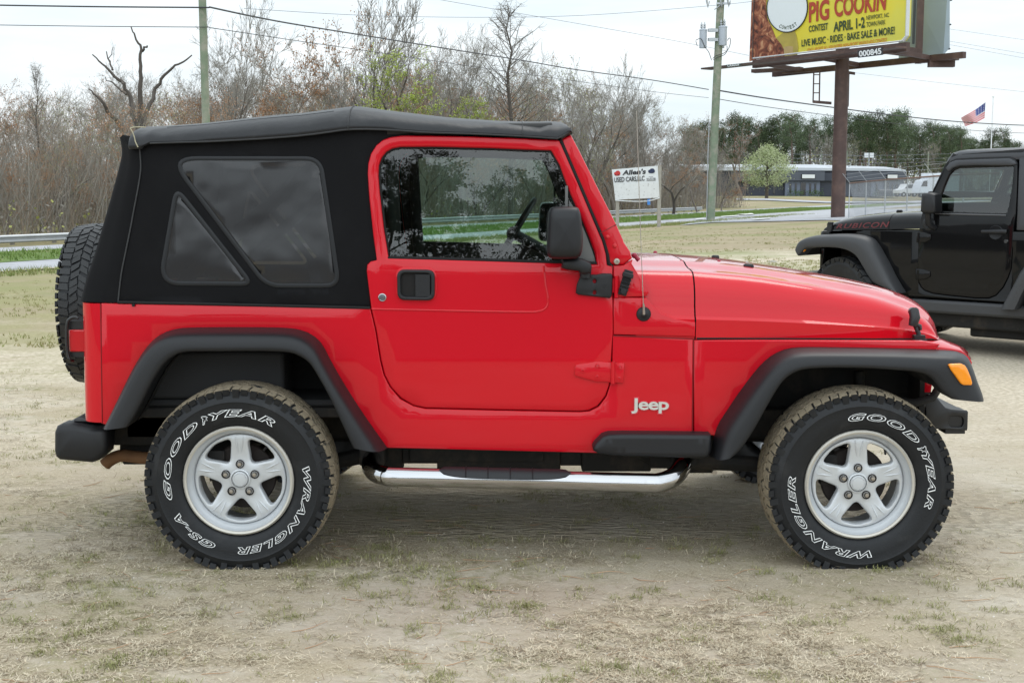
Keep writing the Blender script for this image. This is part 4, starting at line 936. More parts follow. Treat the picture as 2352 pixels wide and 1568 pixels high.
# chain-link fence right of the billboard post
fx0, fy0 = at_tree(1946, 75.5); fx1, fy1 = at_tree(2290, 47)
fn = thing('chain_link_fence', 'chain-link fence topped with barbed wire right of the billboard post', 'fence', (fx0, fy0, T(fx0, fy0)))
pts = []
nF = 6
for i in range(nF+1):
    f = i/nF; x = fx0+(fx1-fx0)*f; y = fy0+(fy1-fy0)*f; pts.append(Vector((x, y, T(x, y))))
for p in pts:
    mb = MB(); mb.cyl((p.x, p.y, p.z-.1), (p.x, p.y, p.z+2.05), .034, .034, 8); mb.tube([(p.x, p.y, p.z+2.03), (p.x-.45, p.y-.12, p.z+2.55)], .014, 5); mb.build('post', GALV, fn, 50)
mb = MB(); mb.tube([p+Vector((0,0,2.0)) for p in pts], .04, 6); mb.build('top_rail', mat('rusty_rail', (.20, .12, .09), .7, var=.3, vscale=4), fn, 50)
for k in range(3):
    mb = MB(); q = .15+k*.3; mb.tube([p+Vector((-.45*q*1.1, -.12*q, 2.03+.6*q)) for p in pts], .006, 4); mb.build('barbed_wire', GALV, fn)
mb = MB(); L_ = (pts[-1]-pts[0]).length; dF = (pts[-1]-pts[0])/L_; s_ = 0
while s_ < L_:
    for sg_ in (1, -1):
        a = pts[0]+dF*s_; e_ = s_+sg_*1.9
        if 0 <= e_ <= L_: b_ = pts[0]+dF*e_; mb.tube([(a.x, a.y, T(a.x, a.y)+.05), (b_.x, b_.y, T(b_.x, b_.y)+1.98)], .0035, 3, caps=False)
    s_ += .11
mb.build('chain_mesh', GALV, fn, recalc=False)

# warehouse
WALLD = mat('dark_navy_siding', (.035, .042, .062), .6, var=.12, vscale=.3); WALLM = mat('slate_fascia', (.075, .085, .11), .6, var=.08, vscale=.3); WALLL = mat('pale_slate_wall', (.15, .175, .24), .6, var=.08); ROOFM = mat('white_metal_roof', (.48, .51, .55), .45, var=.05); WGL = mat('dark_window', (.015, .015, .02), .15, spec=.8)
def zK(x, y): return ((2700+x/1.685)/K, (550+y/1.685)/K)
DW = 232
wh = thing('warehouse', 'long low dark blue-grey warehouse with white roof edge beyond the road', 'building', (*at_tree(1870, DW), 0))
def wx_(a, D=DW): return (zK(a, 0)[0]-CU)/F*D
def wz(b, D=DW): return hgt(zK(0, b)[1], D)
def wbox(name, a0, b0, a1, b1, dep, th, m, D=DW, par=wh): mb = MB(); mb.box((wx_(a0), CAMY+D-dep, wz(b1)), (wx_(a1), CAMY+D-dep+th, wz(b0))); return mb.build(name, m, par)
def wboxg(name, a0, b0, a1, b1, dep, th, m): mb = MB(); mb.box((wx_(a0), CAMY+DW-dep, 0), (wx_(a1), CAMY+DW-dep+th, wz(b0))); return mb.build(name, m, wh)
wboxg('wall', 60, 222, 1522, 395, 0, 24, WALLD)
mb = MB(); zr0 = wz(212); mb.add([(wx_(60), CAMY+DW-.8, wz(226)), (wx_(1045), CAMY+DW-.8, wz(226)), (wx_(1045), CAMY+DW+12, zr0+.95), (wx_(60), CAMY+DW+12, zr0+.95), (wx_(60), CAMY+DW-.8, wz(199)), (wx_(1045), CAMY+DW-.8, wz(209))], [(4,5,2,3),(0,1,5,4)]); mb.build('roof', ROOFM, wh)
mb = MB(); mb.add([(wx_(1045), CAMY+DW-.8, wz(226)), (wx_(1525), CAMY+DW-.8, wz(230)), (wx_(1525), CAMY+DW-.8, wz(221)), (wx_(1370), CAMY+DW-.8, wz(212)), (wx_(1045), CAMY+DW-.8, wz(207)), (wx_(1045), CAMY+DW+12, zr0+.9), (wx_(1525), CAMY+DW+12, zr0+.5)], [(0,1,2,3,4),(4,3,2,6,5)]); mb.build('roof', ROOFM, wh)
wbox('fascia', 362, 238, 722, 297, 1.2, 1.0, WALLM); wbox('fascia', 722, 232, 978, 293, 1.6, 1.4, WALLM); wbox('fascia', 980, 240, 1300, 293, .6, .5, WALLD); wbox('fascia', 1130, 234, 1522, 291, 1.2, 1.0, WALLM)
wboxg('entrance_bay', 724, 297, 955, 392, .8, .7, WALLL); wboxg('entrance_bay', 1300, 293, 1518, 378, .5, .4, WALLL); wboxg('side_bay', 1130, 293, 1300, 378, .3, .25, WALLM)
for a, b in ((752,764),(788,800),(884,896),(918,930),(1329,1340),(1434,1445),(1462,1473)): wbox('window', a, 310, b, 374 if a < 1300 else 360, .9, .12, WGL)
for a, b in ((473,487),(649,662)): wbox('window', a, 318, b, 378, .1, .12, WGL)
wbox('window', 1213, 306, 1228, 366, .4, .12, WGL); wbox('door', 826, 306, 860, 388, .9, .12, WGL); wbox('door', 1388, 300, 1416, 374, .9, .12, WGL)
wbox('shop_sign', 822, 250, 912, 279, 1.8, .15, GAP); wbox('sign_face', 826, 252, 910, 277, 1.9, .08, WHT); wbox('shop_sign', 1388, 252, 1462, 278, 1.6, .15, GAP); wbox('sign_face', 1396, 254, 1460, 276, 1.7, .08, WHT)
wbox('roof_pipe', 1180, 190, 1188, 210, -3, .3, GALV)
SHR = mat('shrub_leaves', (.05, .09, .025), .85, var=.4, vscale=3)
rng = random.Random(21)
for k, a in enumerate((762, 798, 832, 893, 928, 960, 1336, 1398, 1442)):
    x = wx_(a, DW-2); y = CAMY+DW-2.3; b_ = MB(); b_.cyl((0,0,-.1), (0,0,.3), .06, .04, 5); lf = MB(); leafblob(lf, Vector((0,0,.45)), .75, 90, .12, rng, 0)
    t_ = thing('shrub', 'small dark green shrub planted along the foot of the warehouse entrance', 'shrub', (x, y, 0), 0, 'shrubs along the warehouse'); b_.build('stem', BARKD, t_, world=False); lf.build('foliage', SHR, t_, world=False, recalc=False)
# small poles and a lamp mast behind the warehouse
for a, top, bot, lb in ((968, 112, 200, 'thin grey pole rising behind the middle of the warehouse roof'), (1680, 100, 270, 'thin green-grey utility pole right of the warehouse'), (1137, 95, 205, 'thin pole just right of the billboard post behind the warehouse')):
    D = 250; x = wx_(a, D); mb = MB(); mb.cyl((x, CAMY+D, 0), (x, CAMY+D, hgt(zK(0, top)[1], D)), .16, .12, 8); tag(mb.build('utility_pole', WOOD), lb, 'pole')
D = 250; x = wx_(1284, D); t_ = thing('light_mast', 'steel mast with two boxy white floodlights above the warehouse roof', 'mast', (x, CAMY+D, 0)); mb = MB(); mb.cyl((x, CAMY+D, 0), (x, CAMY+D, hgt(zK(0,140)[1], D)), .14, .12, 10); mb.build('pole', GALV, t_)
for s in (-.5, .5): mb = MB(); z_ = hgt(zK(0,124)[1], D); mb.cbox((x+s, CAMY+D, z_), (.75, .4, .9)); mb.build('floodlight', WHT, t_)
mb = MB(); mb.cbox((x, CAMY+D, hgt(zK(0,112)[1], D)), (1.9, .1, .12)); mb.build('arm', GALV, t_)
for k, v in enumerate((120, 148, 172)):
    wire(['upper thin wire crossing in front of the pines', 'middle thin wire crossing in front of the pines', 'lower thin wire crossing in front of the pines'][k], [(*zK(760, v-8), 245), (*zK(1300, v+2), 245), (*zK(1900, v-10), 245)], .03, WIREL)
# mailbox, vehicles in the yard
D = 150; x = wx_(1402, D); z_ = T(x, CAMY+D); mbx = thing('mailbox', 'dark roadside mailbox on a wooden post behind the chain-link fence', 'mailbox', (x, CAMY+D, z_)); mb = MB(); mb.box((x-.07, CAMY+D, z_), (x+.07, CAMY+D+.12, z_+1.1)); mb.build('post', WOODG, mbx)
mb = MB(); zt_ = z_+1.1; sec = [[(x-.75+xx, CAMY+D+.1+.45*math.cos(a), zt_+.45+.35*math.sin(a)) for a in [math.pi*i/8 for i in range(9)]]+[(x-.75+xx, CAMY+D-.35, zt_), (x-.75+xx, CAMY+D+.55, zt_)] for xx in (0, 1.5)]; mb.loft(sec, closed=True, capa=True, capb=True); mb.build('box', mat('dark_mailbox', (.03,.035,.04), .5), mbx)
def truck(u, D, label, col, box):
    x = (u-CU)/F*D; y = CAMY+D; t_ = thing('truck', label, 'truck', (x, y, 0)); cm = mat('truck_'+label.split()[0], col, .4, coat=.5)
    mb = MB(); prof = [(-2.6,.6),(-2.6,1.15),(-1.7,1.35),(-1.1,2.1),(.4,2.15),(.5,1.4),(2.6,1.35),(2.6,.6)]
    if box: prof = [(-3.4,.7),(-3.4,1.6),(-2.9,2.6),(-1.9,2.8),(-1.85,3.7),(3.8,3.7),(3.8,.7)]
    mb.loft([[(a, y_, b) for a, b in prof] for y_ in (-.95, .95)], closed=True, capa=True, capb=True); mb.build('body', cm, t_, bevel=.06, world=False)
    mb = MB(); w = [(-1.6,1.4),(-1.1,2.0),(.3,2.05),(.35,1.42)] if not box else [(-3.2,1.7),(-2.8,2.5),(-2.1,2.6),(-2.1,1.7)]
    mb.loft([[(a, y_, b) for a, b in w] for y_ in (-.97, .97)], closed=True, capa=True, capb=True); mb.build('window', WGL, t_, world=False)
    for xx in (-1.8, 1.6):
        for yy in (-.85, .85):
            mb = MB(); mb.cyl((xx, yy-.12, .42), (xx, yy+.12, .42), .42, .42, 16); w = mb.build('wheel', GAP, t_, 40, world=False); mb = MB(); mb.cyl((xx, yy-.13, .42), (xx, yy+.13, .42), .2, .2, 10); mb.build('rim', GALV, w, 40, world=False)
    t_.rotation_euler = (0, 0, .35); return t_
truck(2083, 215, 'pale pickup truck parked in the yard right of the warehouse', (.62, .64, .66), False)
truck(2108, 235, 'second white pickup parked behind the first in the yard', (.70, .72, .74), False)
truck(2140, 200, 'white box truck parked in the yard beside the black car roof', (.66, .70, .78), True)
# flag
D = 200; fx = (2265-CU)/F*D; fy = CAMY+D
fp = thing('flagpole', 'tall thin white flagpole above the roof of the black car', 'flagpole', (fx, fy, 0)); mb = MB(); mb.cyl((fx, fy, 0), (fx, fy, hgt(228, D)), .09, .06, 10); mb.build('pole', WHT, fp, 50); mb = MB(); mb.sphere((fx, fy, hgt(227, D)), .16, 8); mb.build('finial', WHT, fp)
def zF(a, b): return zI(a, b)
c00, c10, c11, c01 = zI(2150,537), zI(2022,625), zI(2045,668), zI(2146,618)
FR = mat('flag_red', (.55, .02, .04), .7); FW_ = mat('flag_white', (.68, .66, .68), .7); FB = mat('flag_blue', (.05, .07, .25), .7)
mb = MB(); nx, ny = 26, 26
def fpnt(i, j):
    a = i/nx; b = j/ny; u = (c00[0]*(1-a)+c10[0]*a)*(1-b)+(c01[0]*(1-a)+c11[0]*a)*b; v = (c00[1]*(1-a)+c10[1]*a)*(1-b)+(c01[1]*(1-a)+c11[1]*a)*b
    v += 2.5*math.sin(a*5)*a; p = atD(u, v, D+.5*math.sin(a*7+b*1.5)); return p
V_ = [fpnt(i, j) for i in range(nx+1) for j in range(ny+1)]
fs = []; ms = []
for i in range(nx):
    for j in range(ny):
        fs.append((i*(ny+1)+j, (i+1)*(ny+1)+j, (i+1)*(ny+1)+j+1, i*(ny+1)+j+1)); m_ = 0 if (j//2) % 2 == 0 else 1
        if i < nx*.42 and j < 14: m_ = 1 if (i % 3 == 1 and j % 3 == 1) else 2
        ms.append(m_)
mb.v = [tuple(p) for p in V_]; mb.f = fs; mb.m = ms
tag(mb.build('flag', [FR, FW_, FB], smooth=60, recalc=False), 'stars and stripes flag blowing left from the tall flagpole', 'flag')
# stray litter scraps
for u, v, s, lb in ((3090/K, 1050/K+0, .12, 'small white scrap of litter on the lawn between the sign and the black car'),):
    p = gpt(u, v); mb = MB(); mb.add([(p.x-s, p.y, p.z+.01), (p.x, p.y-.03, p.z+.05), (p.x+s, p.y, p.z+.01), (p.x, p.y+.08, p.z+.03)], [(0,1,2,3)]); tag(mb.build('litter', WHT), lb, 'litter')
# ------------------------------------------------------------------ wheels
def tyre_mesh(name, Rt, W, rim_r, mats, blocks=64, rows=5, bh=.007, seed=1, lug=1.0):
    """axis along Y, outer sidewall towards -y at y=0, inner side at y=W. mats: sidewall, tread"""
    mb = MB(); rng = random.Random(seed)
    rb = Rt - bh
    half = [(rim_r-.012, .045), (rim_r+.004, .022), (rim_r+.012, .012), (rim_r+.03, .004), (rim_r+(rb-rim_r)*.45, -.004),
            (rim_r+(rb-rim_r)*.62, -.003), (rim_r+(rb-rim_r)*.66, -.0055), (rim_r+(rb-rim_r)*.78, .001), (rb-.012, .012), (rb-.003, .024), (rb, .04)]
    prof = half + [(rb+.002, W/2)] + [(r, W-y) for r, y in reversed(half)]
    mb.lathe(prof, 72, 0)
    y0, y1 = .016, W-.016; rw = (y1-y0)/rows
    for j in range(rows):
        for i in range(blocks):
            off = (.5 if j % 2 else 0) + rng.uniform(-.13, .13)
            a = 2*math.pi*(i+off)/blocks; da = 2*math.pi/blocks*(.43 if 0 < j < rows-1 else .45)
            ya, yb = y0+j*rw+rw*.06, y0+(j+1)*rw-rw*.06
            sh = (.35 if j % 2 else -.35)*da*2*(1 if 0 < j < rows-1 else .3)
            ra, rbb = rb-.004, Rt - (abs((ya+yb)/2-W/2)/(W/2))**3*.006
            if j == 0: ya -= .010*lug
            if j == rows-1: yb += .010*lug
            vs = []
            for r_, k in ((ra, 1.06), (rbb, .94)):
                for yy, s in ((ya, -1), (yb, 1)):
                    rr = r_
                    if j == 0 and s < 0: rr = r_-.007
                    if j == rows-1 and s > 0: rr = r_-.007
                    for e in (-1, 1):
                        aa = a+e*da*k*rng.uniform(.85, 1.05)+s*sh
                        vs.append((rr*math.cos(aa), yy+rng.uniform(-.004, .004), rr*math.sin(aa)))
            mb.add(vs, [(0,1,3,2), (4,6,7,5), (0,4,5,1), (2,3,7,6), (0,2,6,4), (1,5,7,3)], 1)
            if j in (0, rows-1):        # shoulder lug down the side of the tyre
                s = -1 if j == 0 else 1; yy = ya if j == 0 else yb
                vs = []
                L_ = .028 if (i % 2 == 0) else .014
                for r_, dy in ((rb-.01-L_*lug, .004), (rb-.004, 0)):
                    for e in (-1, 1):
                        for q in (0, 1):
                            aa = a+e*da*.8
                            y_ = (.009 if r_ < rb-.02 else .004) - q*.009
                            y_ = y_ if j == 0 else W-y_
                            vs.append((r_*math.cos(aa), y_, r_*math.sin(aa)))
                mb.add(vs, [(0,2,3,1), (4,5,7,6), (1,3,7,5), (0,1,5,4), (2,6,7,3)], 0)
    return mb.mesh(name, mats, 40)

def arc_text(mb, s, rc, h, a_mid, span, y=-.008, outline=.0009, shear=.30, mi=0):
    """text running clockwise (seen from -y), tops outwards, centred at a_mid degrees"""
    vs, fs = text_geo(s, bold=.03, outline=outline/h*.72, shear=shear, space=1.22, res=3)
    o = []
    for v in vs:
        a = R(a_mid + span/2 - span*v.x); r = rc - h/2 + h*v.y
        o.append((r*math.cos(a), y + v.z*h, r*math.sin(a)))
    mb.add(o, fs, mi)

def wheel(name, parent, loc, Rt, rr, W, seed, texts, rot=0, dirty=True, spare=False):
    """alloy rim mesh with tyre, disc, nuts and cap as its pieces; local axis Y, outer face -y"""
    mb = MB()
    # lip and barrel
    mb.lathe([(rr*.955, .030), (rr*.965, .012), (rr*1.0, .008), (rr*1.03, .014), (rr*1.035, .024), (rr*1.0, .034)], 64, 1)
    mb.lathe([(rr*.962, .016), (rr*.93, .034), (rr*.905, .038), (rr*.86, .058), (rr*.85, .075), (rr*.80, .10), (rr*.86, .13), (rr*.9, W)], 64, 0)
    # spoke disc with five windows
    outline = [(rr*.855*math.cos(2*math.pi*i/60), rr*.855*math.sin(2*math.pi*i/60)) for i in range(60)]
    holes = []
    for k in range(5):
        m = math.pi/2+math.pi/5+k*2*math.pi/5
        rad = rr*.79; hw = rr*.135
        def edge(s, r): return (r*math.cos(m+s*math.pi/5)-s*-1*0, r*math.sin(m+s*math.pi/5))
        pts = []
        apex = hw/math.sin(math.pi/5)
        # corner on the spoke edge at outer radius
        dl = math.asin(hw*1.12/rad); a_out = math.pi/5-dl
        pts.append((rr*.34*math.cos(m), rr*.34*math.sin(m), rr*.10))
        pts.append((rad*math.cos(m+a_out), rad*math.sin(m+a_out), rr*.08))
        pts.append((rad*1.02*math.cos(m), rad*1.02*math.sin(m), rr*.4))
        pts.append((rad*math.cos(m-a_out), rad*math.sin(m-a_out), rr*.08))
        holes.append(rnd(pts, 4))
    def surf(x, z):
        r = math.hypot(x, z)/rr
        if r < .22: return .052
        if r < .42: return .052+(.42-.22)*.03*0+(r-.22)*.02
        return .056 - (r-.42)*.028 + max(0, r-.70)**1.5*.12
    panel_mb(outline, surf, th=.03, b=.004, holes=holes, grid=.02, mb=mb, bh=.008)
    mb.lathe([(rr*.19, .055), (rr*.19, .046), (rr*.165, .044)], 32, 0)
    for k in range(5):             # two raised blades near the end of every spoke
        a = math.pi/2+k*2*math.pi/5
        for s in (-1, 1):
            p0 = Vector((rr*.50*math.cos(a)-s*rr*.025*math.sin(a), surf(rr*.5, 0)-.000, rr*.50*math.sin(a)+s*rr*.025*math.cos(a)))
            p1 = Vector((rr*.80*math.cos(a)-s*rr*.075*math.sin(a), surf(rr*.8, 0)-.002, rr*.80*math.sin(a)+s*rr*.075*math.cos(a)))
            mid = (p0+p1)/2 + Vector((0, -.0015, 0))
            mb.tube([p0, mid, p1], [.0008, .004, .0012], 6)
    me = mb.mesh(name, [ALLOY, ALLOYL], 38)
    w = link(name, me, parent); w.location = loc; w.rotation_euler = (0, rot, 0)
    tm = link('tyre', tyre_mesh('tyre', Rt, W, rr*1.02, [RUBBER, MUD if dirty else TREADC], seed=seed), w)
    if texts:
        for t in texts: tb = MB(); arc_text(tb, *t); tb.build('sidewall_lettering', WHITEL, w)
        tb = MB()
        # winged foot mark between D and Y
        g = texts[0]; a = R(g[3]-8.5); rc = g[1]; h = g[2]
        foot = [(-.5,-.5),(-.1,-.5),(.35,-.1),(.9,-.2),(.75,.1),(1.2,.15),(.9,.35),(.2,.55),(.0,.5),(.15,.2),(-.1,.0),(-.2,-.3)]
        fp = []
        for x, z in foot + foot[:1]:
            aa = a - x*h*.62/rc; r = rc + z*h*1.0; fp.append((r*math.cos(aa), -.0085, r*math.sin(aa)))
        tb.tube(fp, .0013, 4)
        tb.build('winged_foot_mark', WHITEL, w)
    nb = None
    cap = MB(); cap.lathe([(0, .0415), (rr*.11, .0415), (rr*.14, .043), (rr*.152, .047), (rr*.152, .06)], 28, 0)
    cap.lathe([(rr*.112, .0425), (rr*.117, .040), (rr*.124, .0425)], 28, 0)
    cap.build('centre_cap', ALLOY, w, 35)
    for k in range(5):
        a = math.pi/2+k*2*math.pi/5; c = (rr*.285*math.cos(a), rr*.285*math.sin(a))
        nb = MB()
        nb.lathe([(.017, .052), (.0165, .047), (.0135, .047), (.0125, .055)], 16, 1)
        nb.lathe([(0, .036), (.0075, .037), (.0095, .041), (.0095, .058)], 6, 0)
        o = nb.build('lug_nut', [STEEL, BROWN], w, 35); o.location = (c[0], 0, c[1])
    db = MB()
    db.lathe([(0, .085), (rr*.25, .085), (rr*.30, .11), (rr*.60, .11), (rr*.62, .115), (rr*.62, .13), (rr*.2, .13), (rr*.2, .2), (0, .2)], 40, 0)
    db.box((-.13, .098, -.02), (-.07, .15, .10), 1)
    db.build('brake_disc', [BROWN, BLACKD], w, 35)
    vb = MB(); a = math.pi*.28; vb.cyl((rr*.80*math.cos(a), .066, rr*.80*math.sin(a)), (rr*.74*math.cos(a), .030, rr*.74*math.sin(a)), .0045, .0045, 8)
    vb.build('valve_stem', GAP, w, 30)
    return w
# ------------------------------------------------------------------ red off-road car
YB, YC = .13, .85              # body side plane and centre line
def surfS(x, z): return YB + .035*max(0, z-1.16)
def S(u, v, dy=0):
    p = on_surf(u, v, lambda x, z: surfS(x, z)+dy); return (p.x, p.z)
def SS(pts, dy=0): return [S(u, v, dy) for u, v in pts]
red = thing('off_road_car', 'shiny red two-door off-road car with black soft top and silver wheels in the foreground', 'car', (.1, YC, 0))
PR = []                        # near parts that get a mirrored twin on the far side
def rpart(name, mb, mats, smooth=40, bevel=None, mirror=True, parent=None):
    o = mb.build(name, mats, parent or red, smooth, bevel)
    if mirror: mirror_y(o, YC, name)
    return o

# outlines traced in the picture
door_lower = mapz(zC, [(1497,235),(1500,600),(1487,800),(1480,905),(1457,972),(1412,1030),(1362,1055),(1310,1060),(850,1051),(430,1041),(362,1026),(292,986),(232,922),(197,852),(177,770),(150,600),(121,475),(95,262),(99,226),(118,208),(150,201)])
door_upper = mapz(zH, [(228,1150),(200,950),(166,640),(151,420),(156,330),(180,245),(225,175),(280,130),(345,105),(440,92),(700,93),(1000,97),(1500,115),(1790,130),(1870,305),(1980,565),(2080,805),(2160,990),(2190,1100),(2197,1195)])
win = mapz(zH, [(330,1135),(292,900),(257,600),(243,430),(248,345),(272,280),(312,230),(362,203),(430,190),(700,188),(1200,200),(1500,213),(1720,220),(1790,340),(1870,560),(1960,760),(2030,930),(2090,1090),(2108,1187),(1700,1175),(900,1150)])
dl = door_lower[:]             # closed door outline: up the frame, round, down the lower door
door_out = door_upper + dl
DO = clean(SS(door_out))
WIN = clean(SS(win))
# --- door
mb = panel_mb(DO, lambda x, z: surfS(x, z)-.004, th=.045, b=.006, holes=[WIN], grid=.07, back=False, bh=.010)
# raised frame roll round the window
wv = [Vector((x, surfS(x, z)-.006, z)) for x, z in clean(inset(WIN if area(WIN) > 0 else WIN[::-1], -.022))]
upper = [p for p in wv if p.z > 1.17]
door = rpart('door', mb, RED)
# embossed upper panel edge of the door (raised crease)
cz = mapz(zC, [(124,478),(400,484),(700,490),(1000,495),(1070,492),(1110,478),(1127,450),(1125,400),(1112,330),(1104,232)])
mb = MB(); pts = spline([(S(u, v)[0], YB-.0035, S(u, v)[1]) for u, v in cz], 4); mb.tube(pts, .0042, 6)
rpart('door_crease', mb, RED)
# glass, weatherstrips, vent post
mb = MB(); wi = clean(inset(WIN if area(WIN) > 0 else WIN[::-1], -.006)); panel_mb(wi, lambda x, z: surfS(x, z)+.014, th=.001, b=0, grid=0, mb=mb)
rpart('door_glass', mb, GLASS, smooth=None)
mb = MB(); q = [(x, surfS(x, z)+.009, z) for x, z in inset(WIN if area(WIN) > 0 else WIN[::-1], .002)]
mb.tube(q, .0055, 5, closed=True)
st = SS(mapz(zH, [(322,1127),(900,1143),(1400,1153),(1815,1163),(2110,1170),(2112,1192),(1700,1182),(900,1158),(324,1143)]))
panel_mb(st, lambda x, z: surfS(x, z)-.002, th=.02, b=.002, grid=0, mb=mb)
st = SS(mapz(zH, [(1868,560),(1880,575),(1990,800),(2050,930),(2108,1110),(2112,1185),(1870,1178)]))
rpart('window_seal', mb, GAP)
mb = MB(); st = SS(mapz(zH, [(1872,640),(1925,720),(1995,870),(2060,1020),(2098,1120),(2103,1172),(1872,1166)]))
panel_mb(st, lambda x, z: surfS(x, z)+.006, th=.01, b=.002, grid=0, mb=mb)
p0 = S(*zH(1850, 520)); p1 = S(*zH(1870, 700)); mb.box((p0[0]-.004, YB+.004, p1[1]-.25), (p0[0]+.006, YB+.02, p0[1]-.0))
rpart('vent_panel', mb, mat('vent_panel_film', (.14, .14, .135), .6, var=.15))
# --- body side (rear quarter, sill, cowl side) with the doorway cut out
g = 2.2
def off(pts, dx, dy): return [(u+dx, v+dy) for u, v in pts]
quarter = [(232,697),(540,702),(800,706),(849,708)]
cut = list(reversed(dl))[1:]   # from top-left of the lower door down and round to its right side
cut = [p for p in reversed(dl) if p[1] > 706]
cutline = [(u-g if u < 930 else (u+g if u > 1330 else u), v+(g if v > 900 else 0)) for u, v in cut]
fr_o = [(243,977),(262,938),(286,888),(312,836),(338,796),(366,770),(400,756),(440,752),(540,751),(640,752),(684,756),(716,768),(740,790),(758,824),(790,880),(835,950),(890,1028)]
arch_r = [(u+(565-u)*.045, v+(1030-v)*.05) for u, v in reversed(fr_o)]
arch_f = [(u+(1960-u)*.03, v+(1040-v)*.05) for u, v in mapz(zD, [(268,1030),(300,905),(350,822),(400,748),(460,668),(510,612),(560,575),(620,552),(700,546),(850,547),(1000,549),(1150,552)])] + [(2140,812)]
side = quarter + cutline + [(1409,770),(1592,777),(1590,1000),(1575,1040),(1360,1040),(1130,1034)] + arch_r + [(232,972)]
mb = panel_mb(SS(side), lambda x, z: YB, th=.03, b=.004, grid=.08)
rpart('body_side', mb, RED)
# inner doorway surround (dark) so the door seam reads as a gap
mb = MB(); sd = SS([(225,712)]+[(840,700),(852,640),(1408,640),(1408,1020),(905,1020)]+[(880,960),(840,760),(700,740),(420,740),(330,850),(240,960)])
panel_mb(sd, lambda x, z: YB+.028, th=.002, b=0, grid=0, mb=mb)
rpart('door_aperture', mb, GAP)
# rear corner: quarter-round from the side seam to the tailgate
mb = MB()
secs = []
for v, vb in ((693, 0), (760, 0), (850, 0), (970, 1)):
    pe = atY(232-.6+(v-693)*.02, v+(4 if v == 693 else 0), YB)
    pr = atY(190+(v-693)*.025, v, YB+.07)
    sec = []
    for k in range(7):
        a = math.pi/2*k/6
        sec.append((pe.x-.002-(pe.x-.002-pr.x)*math.sin(a), YB+.08*(1-math.cos(a)), pe.z))
    sec.append((pr.x, YC, pe.z)); secs.append(sec)
mb.loft(secs)
rpart('rear_corner', mb, RED)
XR = secs[0][-1][0]
mb = MB(); mb.box((XR-.012, YB+.20, .52), (XR+.02, 2*YC-YB-.20, 1.10)); rpart('tailgate', mb, RED, bevel=.008, mirror=False)
# cowl side panel and cowl top, front fender side
cowl = [(1409,683),(1485,684),(1498,700),(1522,720),(1556,734),(1597,740),(1597,773),(1409,768)]
mb = panel_mb(SS(cowl), lambda x, z: YB-.002, th=.03, b=.004, grid=.08); rpart('cowl_side', mb, RED)
bracket = mapz(zW, [(497,1100),(575,1100),(648,1055),(640,1085),(770,1300),(774,1320),(745,1345),(540,1350),(505,1340),(498,1250)])
mb = panel_mb(SS(bracket), lambda x, z: YB-.003, th=.03, b=.004, grid=0); rpart('cowl_bracket', mb, RED)
fender = [(1594,781),(2120,783),(2160,790),(2140,812)] + list(reversed(arch_f)) + [(1640,1000),(1594,1000)]
mb = panel_mb(SS(fender), lambda x, z: YB, th=.03, b=.004, grid=.08); rpart('front_fender', mb, RED)
# fender top shelf, rolling down at the front
X0 = S(1597, 776)[0]; pz0 = S(1597, 777)[1]
XF = atY(2155, 777, .31).x
def yb_(x): t = max(0, min(1, (x-X0)/(XF-X0))); return YB+.006+t*.175
def zb_(x): t = (x-X0)/(XF-X0); return pz0-.004+t*(atY(2155, 777, .31).z-pz0)
mb = MB(); secs = []
for i in range(12):
    x = X0+(XF-X0)*i/12; z = zb_(x)-.006-.001
    secs.append([(x, yb_(x)+.25, z+.0), (x, yb_(x)-.004, z), (x, YB+.015, z-.012-.012*i/12), (x, YB+.002, z-.02-.014*i/12), (x, YB, z-.045-.014*i/12)])
for (nu, nv), (iu, iv) in (((2150,796),(2163,780)),((2185,801),(2185,787)),((2208,805),(2203,793)),((2219,813),(2214,799)),((2228,822),(2224,809)),((2233,832),(2231,824))):
    p = atY(nu, nv, YB); q = atY(iu, iv, .33)
    secs.append([(q.x, .60, q.z+.004), (q.x, .33, q.z), (p.x, YB+.02, p.z+.006), (p.x, YB+.003, p.z), (p.x-.005, YB, p.z-.03)])
mb.loft(secs); rpart('fender_top', mb, RED, 60)
# --- hood and cowl loft
zc_tab = [(.25,1.172),(.45,1.170),(X0,1.164),(.95,1.147),(1.2,1.112),(1.4,1.078),(1.5,1.060),(1.6,1.036),(1.68,1.012),(1.74,.985),(1.78,.955),(1.805,.92),(1.815,.885),(1.817,.858)]
def hood_sec(x, xs=None, n=10):
    zc = interp(zc_tab, x); yb = yb_(x); zb = zb_(min(x, 1.73)); t = max(0, (x-X0)/(1.817-X0))
    zsh = zc-.030-.018*t                         # level where the near shoulder meets the top
    H = zsh-zb; pr = []
    hgt = max(H, .002)
    pr.append((yb, zb)); pr.append((yb-.001, zb+hgt*.16)); pr.append((yb-.002, zb+hgt*.30)); pr.append((yb+.012, zb+hgt*.345))
    pr.append((yb+.026, zb+hgt*.50)); r = min(.09, hgt*.5)
    for k in range(1, 8):
        a = math.pi/2*k/7
        pr.append((yb+.026+.100*(1-math.cos(a))+.0, zb+hgt*.5+hgt*.5*math.sin(a)))
    ye = yb+.126
    for k in range(1, n+1):
        w = k/n; y = ye+(YC-ye)*w; dz = (zc-.014-zsh)*(1-(1-w)**2)
        bump = .014/(1+math.exp(-(y-(YC-.40))/.012))
        pr.append((y, zsh+dz+bump))
    sec = []
    for y, z in pr:
        w = min(1, (y-yb)/(YC-yb)); bow = .10*(1-w)**2*max(0, (x-1.45)/.37) if x > 1.45 else 0
        sec.append((x-bow, y, z))
    return sec + [(p[0], 2*YC-p[1], p[2]) for p in reversed(sec[:-1])]
